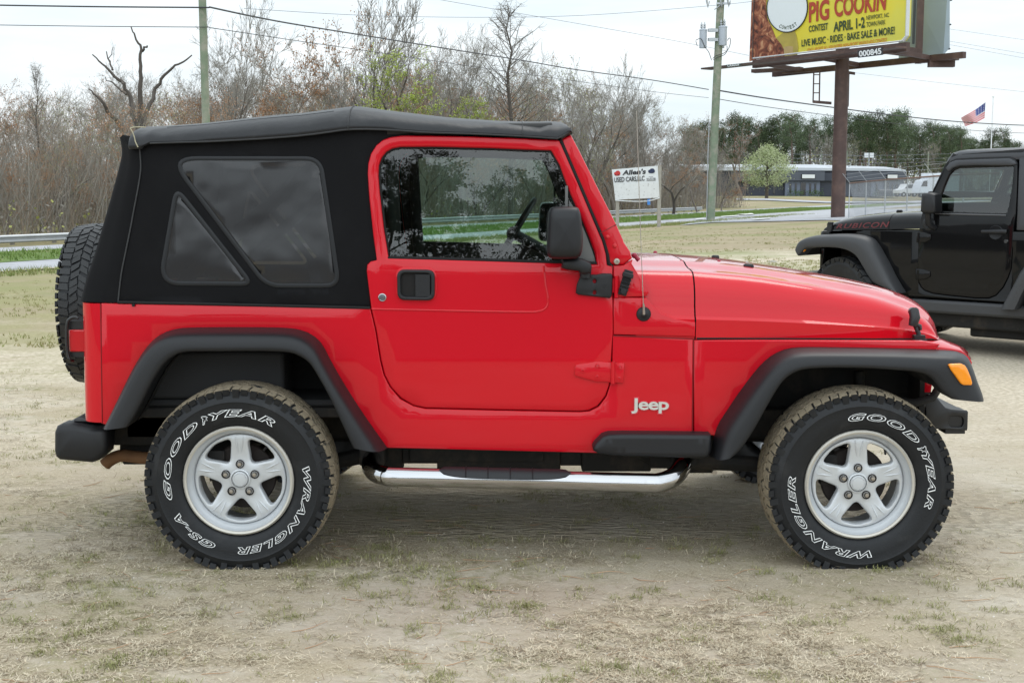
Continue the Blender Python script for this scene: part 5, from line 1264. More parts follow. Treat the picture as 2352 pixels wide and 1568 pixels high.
xs = [X0+.003]+[.8+.1*i for i in range(7)]+[1.46,1.52,1.57,1.62,1.66,1.70,1.73,1.755,1.775,1.79,1.80,1.808,1.813,1.816,1.817]
mb = MB(); mb.loft([hood_sec(x) for x in xs]); hood = rpart('hood', mb, RED, 30, mirror=False)
xw = S(1462, 640)[0]
mb = MB(); mb.loft([hood_sec(x) for x in (xw, xw+.06, xw+.13, X0-.003)]); rpart('cowl_top', mb, RED, 30, mirror=False)
mb = MB(); mb.loft([[(p[0], p[1]+(.012 if p[1] < YC else -.012), p[2]-.006) for p in hood_sec(x)] for x in (X0-.03, X0+.03)])
mb.box((X0-.01, YB+.02, .60), (X0+.02, YB+.03, pz0)); rpart('hood_seam', mb, GAP, 55, mirror=False)
# grille front and headlamps
zg = zb_(1.7)
mb = MB()
go = [(.36,zg-.02),(.44,.62),(1.26,.62),(1.34,zg-.02),(1.30,zg-.015),(.40,zg-.015)]
hl = [rnd([(YC+s*(.33)+.075*math.cos(a), .74+.075*math.sin(a)) for a in [2*math.pi*i/20 for i in range(20)]]) for s in (-1, 1)]
slots = [[(YC+(k-3)*.075+sx*.022, z) for sx, z in ((-1,.64),(1,.64),(1,.84),(-1,.84))] for k in range(7)]
gm = panel_mb(go, lambda x, z: 0, th=.04, b=.006, holes=hl+slots, grid=0)
mb.add([(1.74-v[1], v[0], v[2]) for v in gm.v], gm.f)
rpart('grille', mb, RED, mirror=False)
mb = MB(); mb.box((1.66, .34, .52), (1.68, 1.36, .86)); rpart('radiator', mb, BLACKD, mirror=False)
for s in (-1, 1):
    mb = MB(); mb.lathe([(0, -.02), (.05, -.014), (.082, 0), (.084, .04)], 24, 0); me = mb.mesh('headlamp', CHROME, 40)
    o = link('headlamp', me, red); o.location = (1.725, YC+s*.33, .74); o.rotation_euler = (0, 0, math.pi/2)

# --- windshield frame
WY = .04
pil = mapz(zH, [(1800,122),(1888,82),(1960,220),(2120,540),(2275,845),(2338,985),(2340,1000)])
pil = pil + [zW(628,990), zW(645,1045), zW(575,1098), zW(497,1096)] + mapz(zH, [(2210,1180),(2205,1110),(2170,985),(2090,800),(1990,560),(1880,300)])
mb = panel_mb(SS(pil), lambda x, z: surfS(x, z)-.003, th=.05, b=.010, grid=.06)
a0 = S(*zH(1800,122)); a1 = S(*zH(1888,86)); b1 = S(*zW(640,1040)); b0 = S(*zW(560,1090))
rpart('windshield_pillar', mb, RED)
mb = MB(); y0, y1 = YB+.05, 2*YC-YB-.05; q = MB()
mb.add([(a0[0], y0, a0[1]-.01), (a1[0], y0, a1[1]-.01), (a1[0], y0, a1[1]-.07), (a0[0]+.01, y0, a0[1]-.07), (a0[0], y1, a0[1]-.01), (a1[0], y1, a1[1]-.01), (a1[0], y1, a1[1]-.07), (a0[0]+.01, y1, a0[1]-.07)],
       [(0,1,2,3),(4,7,6,5),(0,4,5,1),(1,5,6,2),(2,6,7,3),(3,7,4,0)])
mb.box((b0[0]-.02, y0, b0[1]-.02), (b1[0]-.03, y1, b1[1]+.02)); rpart('windshield_frame', mb, RED, bevel=.006, mirror=False)
mb = MB(); mb.add([(a1[0]-.02, y0, a1[1]-.05), (b1[0]-.045, y0, b1[1]), (b1[0]-.045, y1, b1[1]), (a1[0]-.02, y1, a1[1]-.05)], [(0,1,2,3)]); rpart('windshield_glass', mb, GLASSW, None, mirror=False)
mb = MB(); q = SS(mapz(zH, [(1800,128),(1870,300),(1985,565),(2085,800),(2165,990),(2200,1110),(2215,1185),(2225,1200)])); mb.tube([(x, surfS(x, z)+.004, z) for x, z in q], .009, 6); rpart('pillar_seal', mb, GAP)
mb = MB(); q = SS(mapz(zH, [(2140,925),(2278,850)])); mb.tube([(x, surfS(x, z)-.002, z) for x, z in q], .0022, 5); rpart('pillar_seam', mb, mat('red_seam', (.22, .004, .006), .6))
for u, v in ((452,878),(507,948)):
    mb = MB(); x, z = S(*zW(u, v)); mb.lathe([(0,-.006),(.0045,-.0055),(.0065,-.003),(.009,-.0005)], 14, 0); o = link('frame_screw', mb.mesh('frame_screw', REDD, 40), red); o.matrix_parent_inverse = Matrix.Translation(-Vector(red.location)); o.location = (x, surfS(x, z)-.003, z)
mb = MB(); x, z = S(*zW(522, 1068)); mb.lathe([(0,-.004),(.004,-.004),(.005,-.011),(.011,-.010),(.012,0)], 16, 0); o = link('frame_bolt', mb.mesh('frame_bolt', STEEL, 40), red); o.matrix_parent_inverse = Matrix.Translation(-Vector(red.location)); o.location = (x, YB-.002, z)
# footman loop / black latch by the cowl
mb = MB(); c = S(*zW(590, 1235)); Mx = Matrix.Translation((c[0], YB-.012, c[1])) @ Matrix.Rotation(R(16), 4, 'Y')
mb.box((-.017, -.004, -.05), (.017, .012, .05), 0, Mx)
for k in range(5): mb.box((-.019, -.013, -.026+k*.013-.003), (.019, 0, -.026+k*.013+.003), 0, Mx)
mb.box((-.022, -.022, .022), (.020, 0, .040), 0, Mx); mb.cyl((0,-.02,-.034), (0,0,-.034), .012, .012, 12, 0, True, Mx)
rpart('windshield_latch', mb, BLACKP, bevel=.003)
# hood seam on cowl top: red round bumpers, nozzles, rubber stops, tie-down loop
def ball(u, v, D, r, m, name):
    p = atD(u, v, D); b = MB(); b.sphere(p, r, 12); b.cyl(p, p+Vector((.018, 0, -.018)), r*.6, r*.9, 10)
    o = b.build(name, m, red, 50); return o
MAR = mat('faded_red_rubber', (.30, .012, .04), .45)
ball(1457, 587, 5.12, .011, MAR, 'hinge_bumper'); ball(1505, 581, 6.35, .011, MAR, 'hinge_bumper'); ball(1565, 603, 5.45, .012, MAR, 'hinge_bumper')
mb = MB(); mb.tube([atD(1510, 583, 6.3), atD(1565, 603, 5.46)], .003, 5); mb.build('washer_hose', MAR, red)
def hump(u, v, D, w, h, name, m=BLACKP):
    p = atD(u, v, D); b = MB(); b.cbox((p.x, p.y, p.z+h/2-.006), (w, w*.8, h)); return b.build(name, m, red, bevel=.008)
hump(1643, 597, 5.9, .034, .028, 'hood_bumper'); hump(1719, 619, 5.45, .042, .030, 'hood_bumper'); hump(1651, 601, 5.6, .018, .014, 'washer_nozzle', MAR); hump(1598, 591, 5.9, .016, .012, 'washer_nozzle', MAR)
mb = MB(); p = atD(1714, 610, 5.75); mb.tube([p+Vector((-.02, 0, -.02)), p+Vector((-.015, 0, .005)), p+Vector((0, 0, .014)), p+Vector((.016, 0, .008)), p+Vector((.02, 0, -.01))], .0045, 8); mb.build('hood_loop', CHROMED, red, 60)
# hood latch (black strap) on the side near the front
mb = MB(); yl = yb_(1.56)-.012
def q3(u, v, y=None): p = atY(u, v, yl if y is None else y); return p
Lc = q3(*zG(965, 1330)); s_ = 1/590.
mb.tube([q3(*zG(955,1298), yl+.03), q3(*zG(968,1300), yl-.004), q3(*zG(975,1340), yl-.010), q3(*zG(960,1400), yl-.008)], [.017,.021,.022,.018], 10)
mb.tube([q3(*zG(985,1390), yl-.006), q3(*zG(1008,1400), yl-.008), q3(*zG(1012,1430), yl-.01)], [.008,.010,.008], 8)
mb.tube([q3(*zG(975,1380)), q3(*zG(1000,1450), yl-.004), q3(*zG(1000,1480), yl-.004)], [.012,.010,.012], 8)
p = q3(*zG(1002, 1478), yl-.002); mb.cbox((p.x, p.y, p.z), (.045, .03, .02)); p = q3(*zG(1002, 1494), yl-.002); mb.cbox((p.x, p.y, p.z), (.055, .04, .006))
rpart('hood_latch', mb, BLACKM, bevel=.002)

# --- hinges, handle, lock, badge, antenna
mb = MB(); hg = mapz(zC, [(1283,805),(1290,793),(1408,775),(1490,781),(1512,778),(1512,784),(1562,785),(1558,897),(1512,894),(1510,900),(1482,895),(1470,891),(1398,889),(1286,858),(1281,848)])
panel_mb(SS(hg), lambda x, z: YB-.013, th=.013, b=.0018, grid=0, mb=mb)
x, z0 = S(*zC(1498, 776)); z1 = S(*zC(1498, 900))[1]; mb.cyl((x, YB-.014, z0), (x, YB-.014, z1), .009, .009, 12)
for u, v in ((1326,829),(1410,800),(1407,864),(1538,807),(1533,873)):
    x, z = S(*zC(u, v)); mb.lathe([(0,-.012),(.004,-.012),(.005,-.016),(.0085,-.0155),(.0095,-.012)], 12, 0, Matrix.Translation((x, YB, z)))
rpart('lower_hinge', mb, RED, 40)
mb = MB(); x, z0 = S(*zC(1518, 290)); z1 = S(*zC(1518, 413))[1]; mb.cyl((x, YB-.008, z0), (x, YB-.008, z1), .009, .009, 12); mb.box((x-.014, YB-.008, z1+.02), (x+.012, YB+.005, z0-.01)); rpart('upper_hinge', mb, RED, 40)
# mirror with black hinge cover
mb = MB(); hc = mapz(zC, [(1322,278),(1400,282),(1440,275),(1490,276),(1495,290),(1492,400),(1480,415),(1300,395),(1287,385),(1292,340),(1308,300)])
hs = [rnd([(S(*zC(u, v))[0]+.0075*math.cos(a), S(*zC(u, v))[1]+.009*math.sin(a)) for a in [2*math.pi*i/12 for i in range(12)]]) for u, v in ((1393,318),(1393,382))]
panel_mb(SS(hc), lambda x, z: YB-.022, th=.022, b=.005, holes=hs, grid=0, mb=mb, bh=.002)
x, z = S(*zC(1450, 347)); mb.cyl((x, YB-.024, z), (x, YB-.02, z), .006, .008, 12)
arm = mapz(zC, [(1212,195),(1300,188),(1340,200),(1372,215),(1378,240),(1375,272),(1340,280),(1310,275),(1305,262),(1240,255),(1208,246)])
panel_mb([(atY(u, v, YB-.07).x, atY(u, v, YB-.07).z) for u, v in arm], lambda x, z: YB-.09, th=.075, b=.012, grid=0, mb=mb, back=True)
x, z0 = atY(*zC(1342, 270), YB-.04).x, atY(*zC(1342, 270), YB-.04).z; mb.cyl((x, YB-.04, z0-.02), (x, YB-.04, z0+.01), .022, .022, 16)
ma = rpart('mirror_arm', mb, BLACKP)
# mirror housing: rounded tapered box lofted along y
mo = mapz(zH, [(1700,745),(1718,712),(1760,700),(1925,700),(1960,730),(1975,800),(1985,900),(1988,1000),(1978,1090),(1950,1130),(1900,1142),(1740,1140),(1700,1125),(1684,1080),(1688,950),(1692,850)])
def mring(y, k):
    pts = clean([(atY(u, v, YB-.10).x, atY(u, v, YB-.10).z) for u, v in spline(mo+mo[:1], 3)])
    cx = sum(p[0] for p in pts)/len(pts); cz_ = sum(p[1] for p in pts)/len(pts)
    return [(cx+(x-cx)*k, y, cz_+(z-cz_)*k) for x, z in pts]
mb = MB(); mb.loft([mring(YB-.178, .02), mring(YB-.177, .55), mring(YB-.172, .80), mring(YB-.160, .925), mring(YB-.145, .985), mring(YB-.12, 1.0), mring(YB-.03, .99), mring(YB-.01, .95), mring(YB-.008, .02)], closed=True)
rpart('side_mirror', mb, BLACKP, 60)
# door handle: bezel ring, recess and paddle
mb = MB(); bo = rnd([(*S(*zC(270, 252)), .03), (*S(*zC(485, 254)), .03), (*S(*zC(485, 428)), .03), (*S(*zC(273, 425)), .03)], 5); bi = rnd([(*S(*zC(290, 272)), .02), (*S(*zC(464, 274)), .02), (*S(*zC(464, 408)), .02), (*S(*zC(292, 406)), .02)], 4)
em = rnd([(*S(*zC(258, 238)), .04), (*S(*zC(497, 240)), .04), (*S(*zC(497, 438)), .04), (*S(*zC(262, 435)), .04)], 5)
panel_mb(em, lambda x, z: YB-.008, th=.01, b=.006, grid=0, mb=mb); rpart('handle_surround', mb, RED, 60)
mb = MB(); panel_mb(bo, lambda x, z: YB-.022, th=.018, b=.004, holes=[bi], grid=0, mb=mb)
c0 = S(*zC(290, 272)); c1 = S(*zC(464, 408)); mb.box((c0[0]-.002, YB-.0095, c1[1]-.002), (c1[0]+.002, YB-.0085, c0[1]+.002), 1)
mb2 = S(*zC(374, 280)); mb3 = S(*zC(458, 406)); mb.box((mb2[0], YB-.019, mb3[1]), (mb3[0], YB-.010, mb2[1]))
rpart('door_handle', mb, [BLACKP, GAP], bevel=.0015)
mb = MB(); mb.lathe([(0,-.003),(.006,-.003),(.0065,-.001),(.011,-.001),(.0135,-.0035),(.0155,-.002),(.016,.004)], 20, 0)
x, z = S(*zC(185, 412)); o = link('door_lock', mb.mesh('door_lock', CHROME, 40), red); o.matrix_parent_inverse = Matrix.Translation(-Vector(red.location)); o.location = (x, YB-.006, z)
# badge
vs, fs = text_geo('Jeep', bold=.02, res=4)
p0 = S(*zC(1603, 1072)); p1 = S(*zC(1818, 985)); mb = MB()
def badge(bold, y, grow, m, nm):
    vs, fs = text_geo('Jeep', bold=bold, res=4, space=.92); b = MB()
    w = p1[0]-p0[0]; h = p1[1]-p0[1]
    b.add([(p0[0]-grow+(w+2*grow)*v.x, y, p0[1]-grow+(h+2*grow)*v.y) for v in vs], fs)
    b.add([(p0[0]-grow+(w+2*grow)*v.x, y+.003, p0[1]-grow+(h+2*grow)*v.y) for v in vs], fs)
    return b.build(nm, m, red)
badge(.075, YB-.0025, .0045, mat('badge_red', (.70, .03, .05), .35), 'badge_base'); badge(.022, YB-.0065, 0, mat('badge_silver', (.62, .60, .55), .4, metal=.2), 'badge')
x, z = S(*zC(1674, 507)); mb = MB(); mb.lathe([(0,-.014),(.008,-.013),(.012,-.008),(.026,-.005),(.0285,-.001),(.0285,.004)], 24, 0)
o = link('antenna_base', mb.mesh('antenna_base', BLACKP, 40), red); o.matrix_parent_inverse = Matrix.Translation(-Vector(red.location)); o.location = (x, YB-.002, z)
a1_ = atY(*zW(733, 1440), YB-.02); a2_ = atY(*zW(705, 700), YB-.02); a3_ = atY(1462, 255, YB-.02)
mb = MB(); mb.cyl((x, YB-.014, z), a1_+Vector((0, 0, .02)), .006, .004, 8); mb.tube(spline([a1_, a2_, a3_], 8), .0016, 6); mb.build('antenna', STEEL, red, 60)

# --- black fender flares
def flare(name, segs, ylip=-.005):
    def resamp(pts, n):
        pts = spline(pts, 8); ds = [0]
        for a, b in zip(pts, pts[1:]): ds.append(ds[-1]+(b-a).length)
        o = []; j = 0
        for i in range(n+1):
            t = ds[-1]*i/n
            while j < len(ds)-2 and ds[j+1] < t: j += 1
            k = (t-ds[j])/max(1e-9, ds[j+1]-ds[j]); o.append(pts[j].lerp(pts[j+1], min(1, k)))
        return o
    A = []; Bq = []; secs = []
    for outer, inner, n in segs:
        A += resamp([atY(u, v, YB) for u, v in outer], n)[1 if A else 0:]; Bq += resamp([atY(u, v, 0.0) for u, v in inner], n)[1 if Bq else 0:]
    for a, b in zip(A, Bq):
        def m(t): return (a.x+(b.x-a.x)*t, a.z+(b.z-a.z)*t)
        pr = [(0, YB+.002), (.0, YB-.004), (.04, YB-.03), (.11, YB-.072), (.21, YB-.105), (.34, YB-.124), (.52, ylip+.004), (.78, ylip), (.92, ylip), (.98, ylip+.004), (1.0, ylip+.012), (.99, ylip+.03), (.97, YB)]
        secs.append([(m(t)[0], y, m(t)[1]) for t, y in pr])
    b_ = MB(); b_.loft(secs, capa=True, capb=True); return rpart(name, b_, BLACKP, 60)
fr_o = [(243,977),(262,938),(286,888),(312,836),(338,796),(366,770),(400,756),(440,752),(540,751),(640,752),(684,756),(716,768),(740,790),(758,824),(790,880),(835,950),(890,1028)]
fr_i = mapz(zB, [(585,722),(625,660),(668,580),(712,490),(756,415),(800,357),(850,318),(920,296),(1100,294),(1300,292),(1490,298),(1560,318),(1620,358),(1668,430),(1740,560),(1795,680),(1845,790),(1870,842)])
flare('rear_flare', [(fr_o, fr_i, 48)])
ff_o = mapz(zD, [(275,1040),(290,915),(345,825),(400,748),(460,668),(510,612),(560,575),(620,552),(700,545),(1000,547),(1250,553),(1350,560),(1410,580),(1440,620),(1460,680),(1487,778)])
ff_o = mapz(zD, [(268,1030),(300,905),(350,822),(400,748),(460,668),(510,612),(560,575),(620,552),(700,546),(850,547),(1000,549),(1150,552),(1250,556),(1330,560)])
ff_i = mapz(zD, [(362,1043),(400,1012),(440,960),(480,895),(520,822),(560,752),(600,695),(645,662),(700,646),(800,640),(900,640),(1000,643),(1100,650),(1180,655)])
ff2_o = mapz(zD, [(1330,560),(1380,567),(1420,590),(1445,640),(1462,690),(1480,740),(1487,776)])
ff2_i = mapz(zD, [(1180,655),(1230,668),(1265,690),(1300,735),(1325,760),(1352,779)])
flare('front_flare', [(ff_o, ff_i, 40), (ff2_o, ff2_i, 24)])
def nsurf(x, z): return -.009
ts = clean([(atY(u, v, .0).x, atY(u, v, .0).z) for u, v in mapz(zL, [(238,935),(260,925),(375,924),(410,940),(432,970),(470,1060),(487,1120),(483,1142),(468,1148),(395,1146),(365,1130),(310,1050),(262,985)])])
mb = panel_mb(ts, lambda x, z: nsurf(x, z)-.003, th=.03, b=.005, grid=.03); rpart('turn_signal', mb, AMBER, 60)
# sill step moulding between the doors and the front flare
so = mapz(zC, [(1385,1265),(1400,1240),(1440,1200),(1475,1188),(1560,1186),(1996,1190),(2056,1192),(2058,1280),(2040,1318),(1996,1325),(1560,1312),(1500,1308),(1420,1298),(1388,1282)])
mb = MB(); SO = clean([(atY(u, v, YB-.06).x, atY(u, v, YB-.06).z) for u, v in so]); panel_mb(SO, lambda x, z: YB-.085+.05*max(0, min(1, (z-.53)/.04))**2, th=.085, b=.014, grid=.025, mb=mb)
rpart('sill_moulding', mb, BLACKP, 60)

# --- wheel wells, liners
for nm, pts, x0 in (('rear_wheel_well', fr_i, 0), ('front_wheel_well', ff_i+mapz(zD, [(1270,680),(1310,740)]), 0)):
    mb = MB(); P_ = [atY(u, v, 0) for u, v in pts]; cx = sum(p.x for p in P_)/len(P_)
    mb.loft([[(p.x, YB+.0, p.z) for p in P_], [(p.x, .52, p.z) for p in P_]])
    mb.box((P_[0].x-.12, .50, .40), (P_[-1].x+.12, .52, max(p.z for p in P_)+.03)); rpart(nm, mb, BLACKD, 40)
# --- chassis: rails, floor, axles, springs, tank, skid plate
mb = MB()
mb.box((-1.60, .42, .43), (1.45, .50, .55)); mb.box((-1.60, 1.20, .43), (1.45, 1.28, .55))
mb.box((-1.62, YB+.04, .56), (.72, 2*YC-YB-.04, .60)); mb.box((-.56, YB+.035, .505), (.55, YB+.10, .60)); mb.box((-.56, 2*YC-YB-.10, .505), (.55, 2*YC-YB-.035, .60))
for x in (-1.5, -.55, .25, .95): mb.box((x, .45, .44), (x+.08, 1.25, .53))
mb.box((-.45, .5, .35), (.25, 1.1, .46))
for a_, b_, v_ in ((860, 925, 1078), (925, 1005, 1061), (1005, 1285, 1082), (1285, 1335, 1066), (1335, 1492, 1078), (1492, 1512, 1062), (1535, 1640, 1084)):
    p = atY(a_, v_, .40); q = atY(b_, v_, .40); mb.box((p.x, .36+.01*(a_ % 3), p.z), (q.x+.002, .46, .55)); mb.box((-1.75, .42, .40), (-1.35, 1.28, .60))
rpart('chassis', mb, BLACKD, bevel=.006, mirror=False)
mb = MB(); mb.box((-.42, .35, .345), (.13, .48, .43)); mb.tube([(-.5, .45, .42), (-.62, .40, .36), (-.95, .36, .30)], [.03, .035, .03], 8); mb.tube([(.45, .40, .44), (.60, .34, .36), (1.2, .33, .33)], [.045, .04, .03], 8)
mb.cbox((.62, .30, .40), (.12, .02, .14)); mb.cyl((.30, .30, .44), (.38, .30, .44), .05, .05, 14); rpart('skid_plate', mb, BLACKD, bevel=.004)
mb = MB(); x, z = atY(1641, 1084, .27).x, atY(1641, 1084, .27).z; mb.cyl((x, .262, z), (x, .285, z), .011, .011, 6); rpart('arm_bolt', mb, STEEL)
RW = atY(546.8, 1105, .0); FWp = atY(1977.3, 1114.5, .0)
for p in (RW, FWp):
    mb = MB(); mb.cyl((p.x, .18, p.z), (p.x, 1.52, p.z), .04, .04, 14); mb.sphere((p.x, .95, p.z), .14, 12)
    for y in (.45, 1.25):
        mb.tube([(p.x+.06*math.cos(a), y+.06*math.sin(a), p.z+.05+.22*a/(12*math.pi)) for a in [12*math.pi*i/90 for i in range(91)]], .008, 5)
        mb.cyl((p.x+.12, y, p.z-.02), (p.x+.10, y, p.z+.38), .025, .022, 10)
    rpart('axle', mb, BLACKD, 40, mirror=False)
# inner engine-bay mass seen above the front tyre
mb = MB(); mb.box((.74, .55, .45), (1.62, 1.15, .95)); mb.tube([(1.5, .30, .62), (1.62, .28, .60), (1.70, .30, .62), (1.74, .34, .66)], .018, 8); rpart('engine', mb, BLACKD, bevel=.02, mirror=False)
# frame horn bracket at the front
hb = mapz(zL, [(5,1265),(30,1243),(90,1255),(135,1290),(175,1340),(215,1385),(275,1402),(440,1415),(452,1430),(447,1600),(440,1625),(10,1600)])
pr = [(atY(u, v, .36).x, atY(u, v, .36).z) for u, v in hb]
ho = rnd([(*[atY(*zL(a, b), .36)[i] for i in (0, 2)], .02) for a, b in ((248,1470),(405,1478),(400,1590),(245,1590))], 4)
mb = panel_mb(pr, lambda x, z: .36, th=.012, b=.003, holes=[ho], grid=0); zt = atY(*zL(360, 1410), .36)
mb.box((zt.x-.05, .37, zt.z-.10), (zt.x+.03, .46, zt.z-.004)); mb.tube([atY(*zL(-60,1350), .38), atY(*zL(90,1360), .38)], .02, 10); rpart('frame_horn', mb, BLACKM, 40)
mb = MB(); p = atY(*zL(330, 1520), .40); mb.box((p.x-.02, .46, p.z-.05), (p.x+.04, 1.24, p.z+.04)); rpart('front_crossmember', mb, BLACKM, bevel=.006, mirror=False)
# --- rear bumper
bo_ = mapz(zB, [(171,752),(185,716),(215,703),(300,712),(380,728),(440,722),(476,735),(478,830),(470,870),(425,910),(385,924),(200,908),(178,890),(170,860)])
BO = clean([(atY(u, v, .22).x, atY(u, v, .22).z) for u, v in bo_])
mb = panel_mb(BO, lambda x, z: .20, th=.10, b=.022, grid=0); rpart('bumper_cap', mb, BLACKP, 60)
bx0 = min(p[0] for p in BO); bx1 = max(p[0] for p in BO); bz0 = min(p[1] for p in BO); bz1 = max(p[1] for p in BO)
mb = MB(); mb.box((bx0+.015, .29, bz0+.01), (bx1-.10, 1.41, bz1-.012)); mb.box((bx0+.06, .27, bz1-.01), (XR+.05, 1.43, bz1+.012)); rpart('rear_bumper', mb, BLACKM, bevel=.012, mirror=False)
# --- exhaust
ex = [atY(*zB(a, b), .42) for a, b in ((452,940),(480,915),(520,893),(560,885),(620,892),(700,900),(860,900))]
mb = MB(); mb.tube(spline(ex, 5), [.012]+[.026]*(len(spline(ex, 5))-1), 12); mb.build('exhaust_pipe', RUST, red, 60)
mb = MB(); p = atY(*zB(640, 830), .55); mb.cyl((p.x-.05, .55, p.z), (p.x+.45, .55, p.z), .08, .08, 16); mb.build('muffler', BLACKD, red, 40)
# --- side step bar
ys = YB-.09
cl = [atY(855, 1050, .24), atY(852, 1068, .16), atY(862, 1084, .09), atY(886, 1092, ys+.015), atY(925, 1095, ys), atY(1200, 1101, ys), atY(1470, 1108, ys), atY(1515, 1107, ys+.005), atY(1548, 1094, ys+.04), atY(1566, 1070, .14), atY(1572, 1050, .24)]
mb = MB(); mb.tube(spline(cl, 6), .0375, 20); rpart('side_step', mb, CHROME, 60)
for uu in (855, 1572):
    mb = MB(); p = atY(uu, 1050, .24); mb.box((p.x-.05, .22, p.z-.03), (p.x+.05, .45, p.z+.05)); rpart('step_bracket', mb, BLACKD, bevel=.006)
pad = []
n = 24
for i in range(n+1):
    t = i/n; u = 1007+(1312-1007)*t; w = (1-abs(2*t-1)**4)**.5 if 0 < t < 1 else .02
    c = atY(u, 1097.2+(u-1007)*.0225, ys); r = .0375+.008*min(1, w*1.6); sec = []
    for k in range(11):
        a = R(66)+R(54)*w*(k-5)/5; sec.append((c.x, c.y-r*math.cos(a), c.z+r*math.sin(a)))
    pad.append(sec)
mb = MB(); mb.loft(pad)
for k in (5, 9, 13, 17):
    s_ = pad[k]; mb.tube([(p[0], p[1], p[2]+.001) for p in s_], .0025, 4)
rpart('step_pad', mb, BLACKP, 60)
# --- tail lamp with guard
tl = lambda a, b, y: atY((0+a/2.091)/K, (850+b/2.091)/K, y)
mb = MB(); a = tl(585, 975, .24); b = tl(692, 1160, .24); mb.box((a.x, .22, b.z), (XR+.01, .40, a.z)); rpart('tail_lamp', mb, REDLENS, bevel=.006)
mb = MB(); a2 = tl(575, 905, .24); b2 = tl(692, 1205, .24); mb.box((a.x-.008, .228, a.z+.001), (XR+.01, .41, a2.z)); mb.box((a.x-.008, .228, b2.z), (XR+.01, .41, b.z-.001))
gd = [tl(655, 885, .21), tl(625, 875, .21), tl(585, 890, .21), tl(563, 930, .21), tl(557, 1050, .21), tl(566, 1180, .21), tl(585, 1232, .21), tl(610, 1238, .23)]
mb.tube(spline(gd, 4), .0065, 8); rpart('lamp_guard', mb, BLACKM, 50)

# --- soft top
rl = mapz(zA, [(775,330),(800,312),(845,292),(1000,288),(1260,281),(1600,262),(1850,243),(2000,225),(2130,205)]) + mapz(zE, [(850,872),(1000,870),(1180,880),(1350,893),(1700,903),(2000,918),(2150,928),(2235,934),(2290,905)])
rt = [(292,300),(312,293),(345,291),(400,288),(470,283),(540,275),(605,267),(650,263),(700,259),(745,253),(785,248),(806,244.5),(830,245),(900,255),(960,262),(1030,270),(1100,275),(1160,278.5),(1230,280),(1268,278),(1292,282),(1304,290),(1308,301)]
def at_u(tab, u):
    tab = sorted(tab)
    return interp(tab, u)
yE = .33                       # depth of the roof's upper edge
secs = []; us = [322,330,345,370,400,440,480,520,560,600,640,680,720,760,785,800,815,840,880,920,970,1020,1080,1140,1200,1240,1262,1280,1292,1300,1305]
smax = 0
for u in us:
    vl = at_u(rl, u if u < 1300 else 1300); vt = at_u(rt, u)
    if u > 1290: vl = min(vl, 318-(u-1290)*.9)
    lo = on_surf(u, vl, lambda x, z: surfS(x, z)-.016)
    # top point: same X as the lower point so that stations stay upright
    uu = u
    for _ in range(4):
        hi = atY(uu, at_u(rt, uu), yE); uu += (lo.x-hi.x)*F/5.3
    z0, z1 = lo.z, hi.z; h = z1-z0; y0 = lo.y
    sag = .004*math.sin(u*.045)+.003*math.sin(u*.11+1)
    pts = [(y0+.035, z0+.012), (y0+.010, z0+.004), (y0, z0), (y0-.006, z0+.006), (y0-.005, z0+h*.2), (y0+.010, z0+h*.42+sag), (y0+.040, z0+h*.62+sag), (y0+.075, z0+h*.78), (y0+.095, z0+h*.83), (y0+.14, z0+h*.93), (yE, z1-.0), (yE+.15, z1+.004-abs(sag)), (YC, z1+.008)]
    sec = [(lo.x, y, z) for y, z in pts]
    secs.append(sec + [(p[0], 2*YC-p[1], p[2]) for p in reversed(sec[:-1])])
# tuck the front over the windshield header, and the back down
f = secs[-1]; cxm = sum(p[2] for p in f)/len(f)
secs.append([(p[0]+.012, p[1], p[2]-.02 if p[2] > f[2][2]+.02 else p[2]) for p in f]); secs.append([(p[0]+.016, p[1], f[2][2]-.005) for p in f])
bk = secs[0]; tail = []
for dx, dz in ((-.020, -.002), (-.034, -.012), (-.042, -.03), (-.046, -.06)):
    tail.insert(0, [(p[0]+dx, p[1]+(.02 if p[1] < YC else -.02)*abs(dz)*8, min(p[2], bk[12][2]+dz)) for p in bk])
mb = MB(); mb.loft(tail+secs); roof = rpart('soft_top_roof', mb, ROOFV, 50, mirror=False)
# roof seams
SEAM = mat('stitched_seam', (.035, .036, .038), .7)
mb = MB()
zz = [s[8] for s in secs[3:14]]; mb.tube([(p[0], p[1]-.001, p[2]) for p in zz], .0016, 4)
mb.tube([(p[0], p[1]-.002, p[2]+.001) for p in secs[15][2:12]], .0025, 4); mb.tube([(p[0], p[1]-.002, p[2]+.001) for p in secs[24][2:12]], .0016, 4)
mb.tube([(p[0], p[1]-.004, p[2]+.001) for p in [s[2] for s in secs[2:-3]]], .0035, 5)
rpart('roof_seam', mb, SEAM)
# header strip at the front corner
mb = MB(); q = [on_surf(*zH(a, b), lambda x, z: surfS(x, z)-.012) for a, b in ((1800,110),(1850,75),(1888,50))]; mb.tube(q, [.009, .009, .006], 8); rpart('header_clamp', mb, BLACKM, 50)
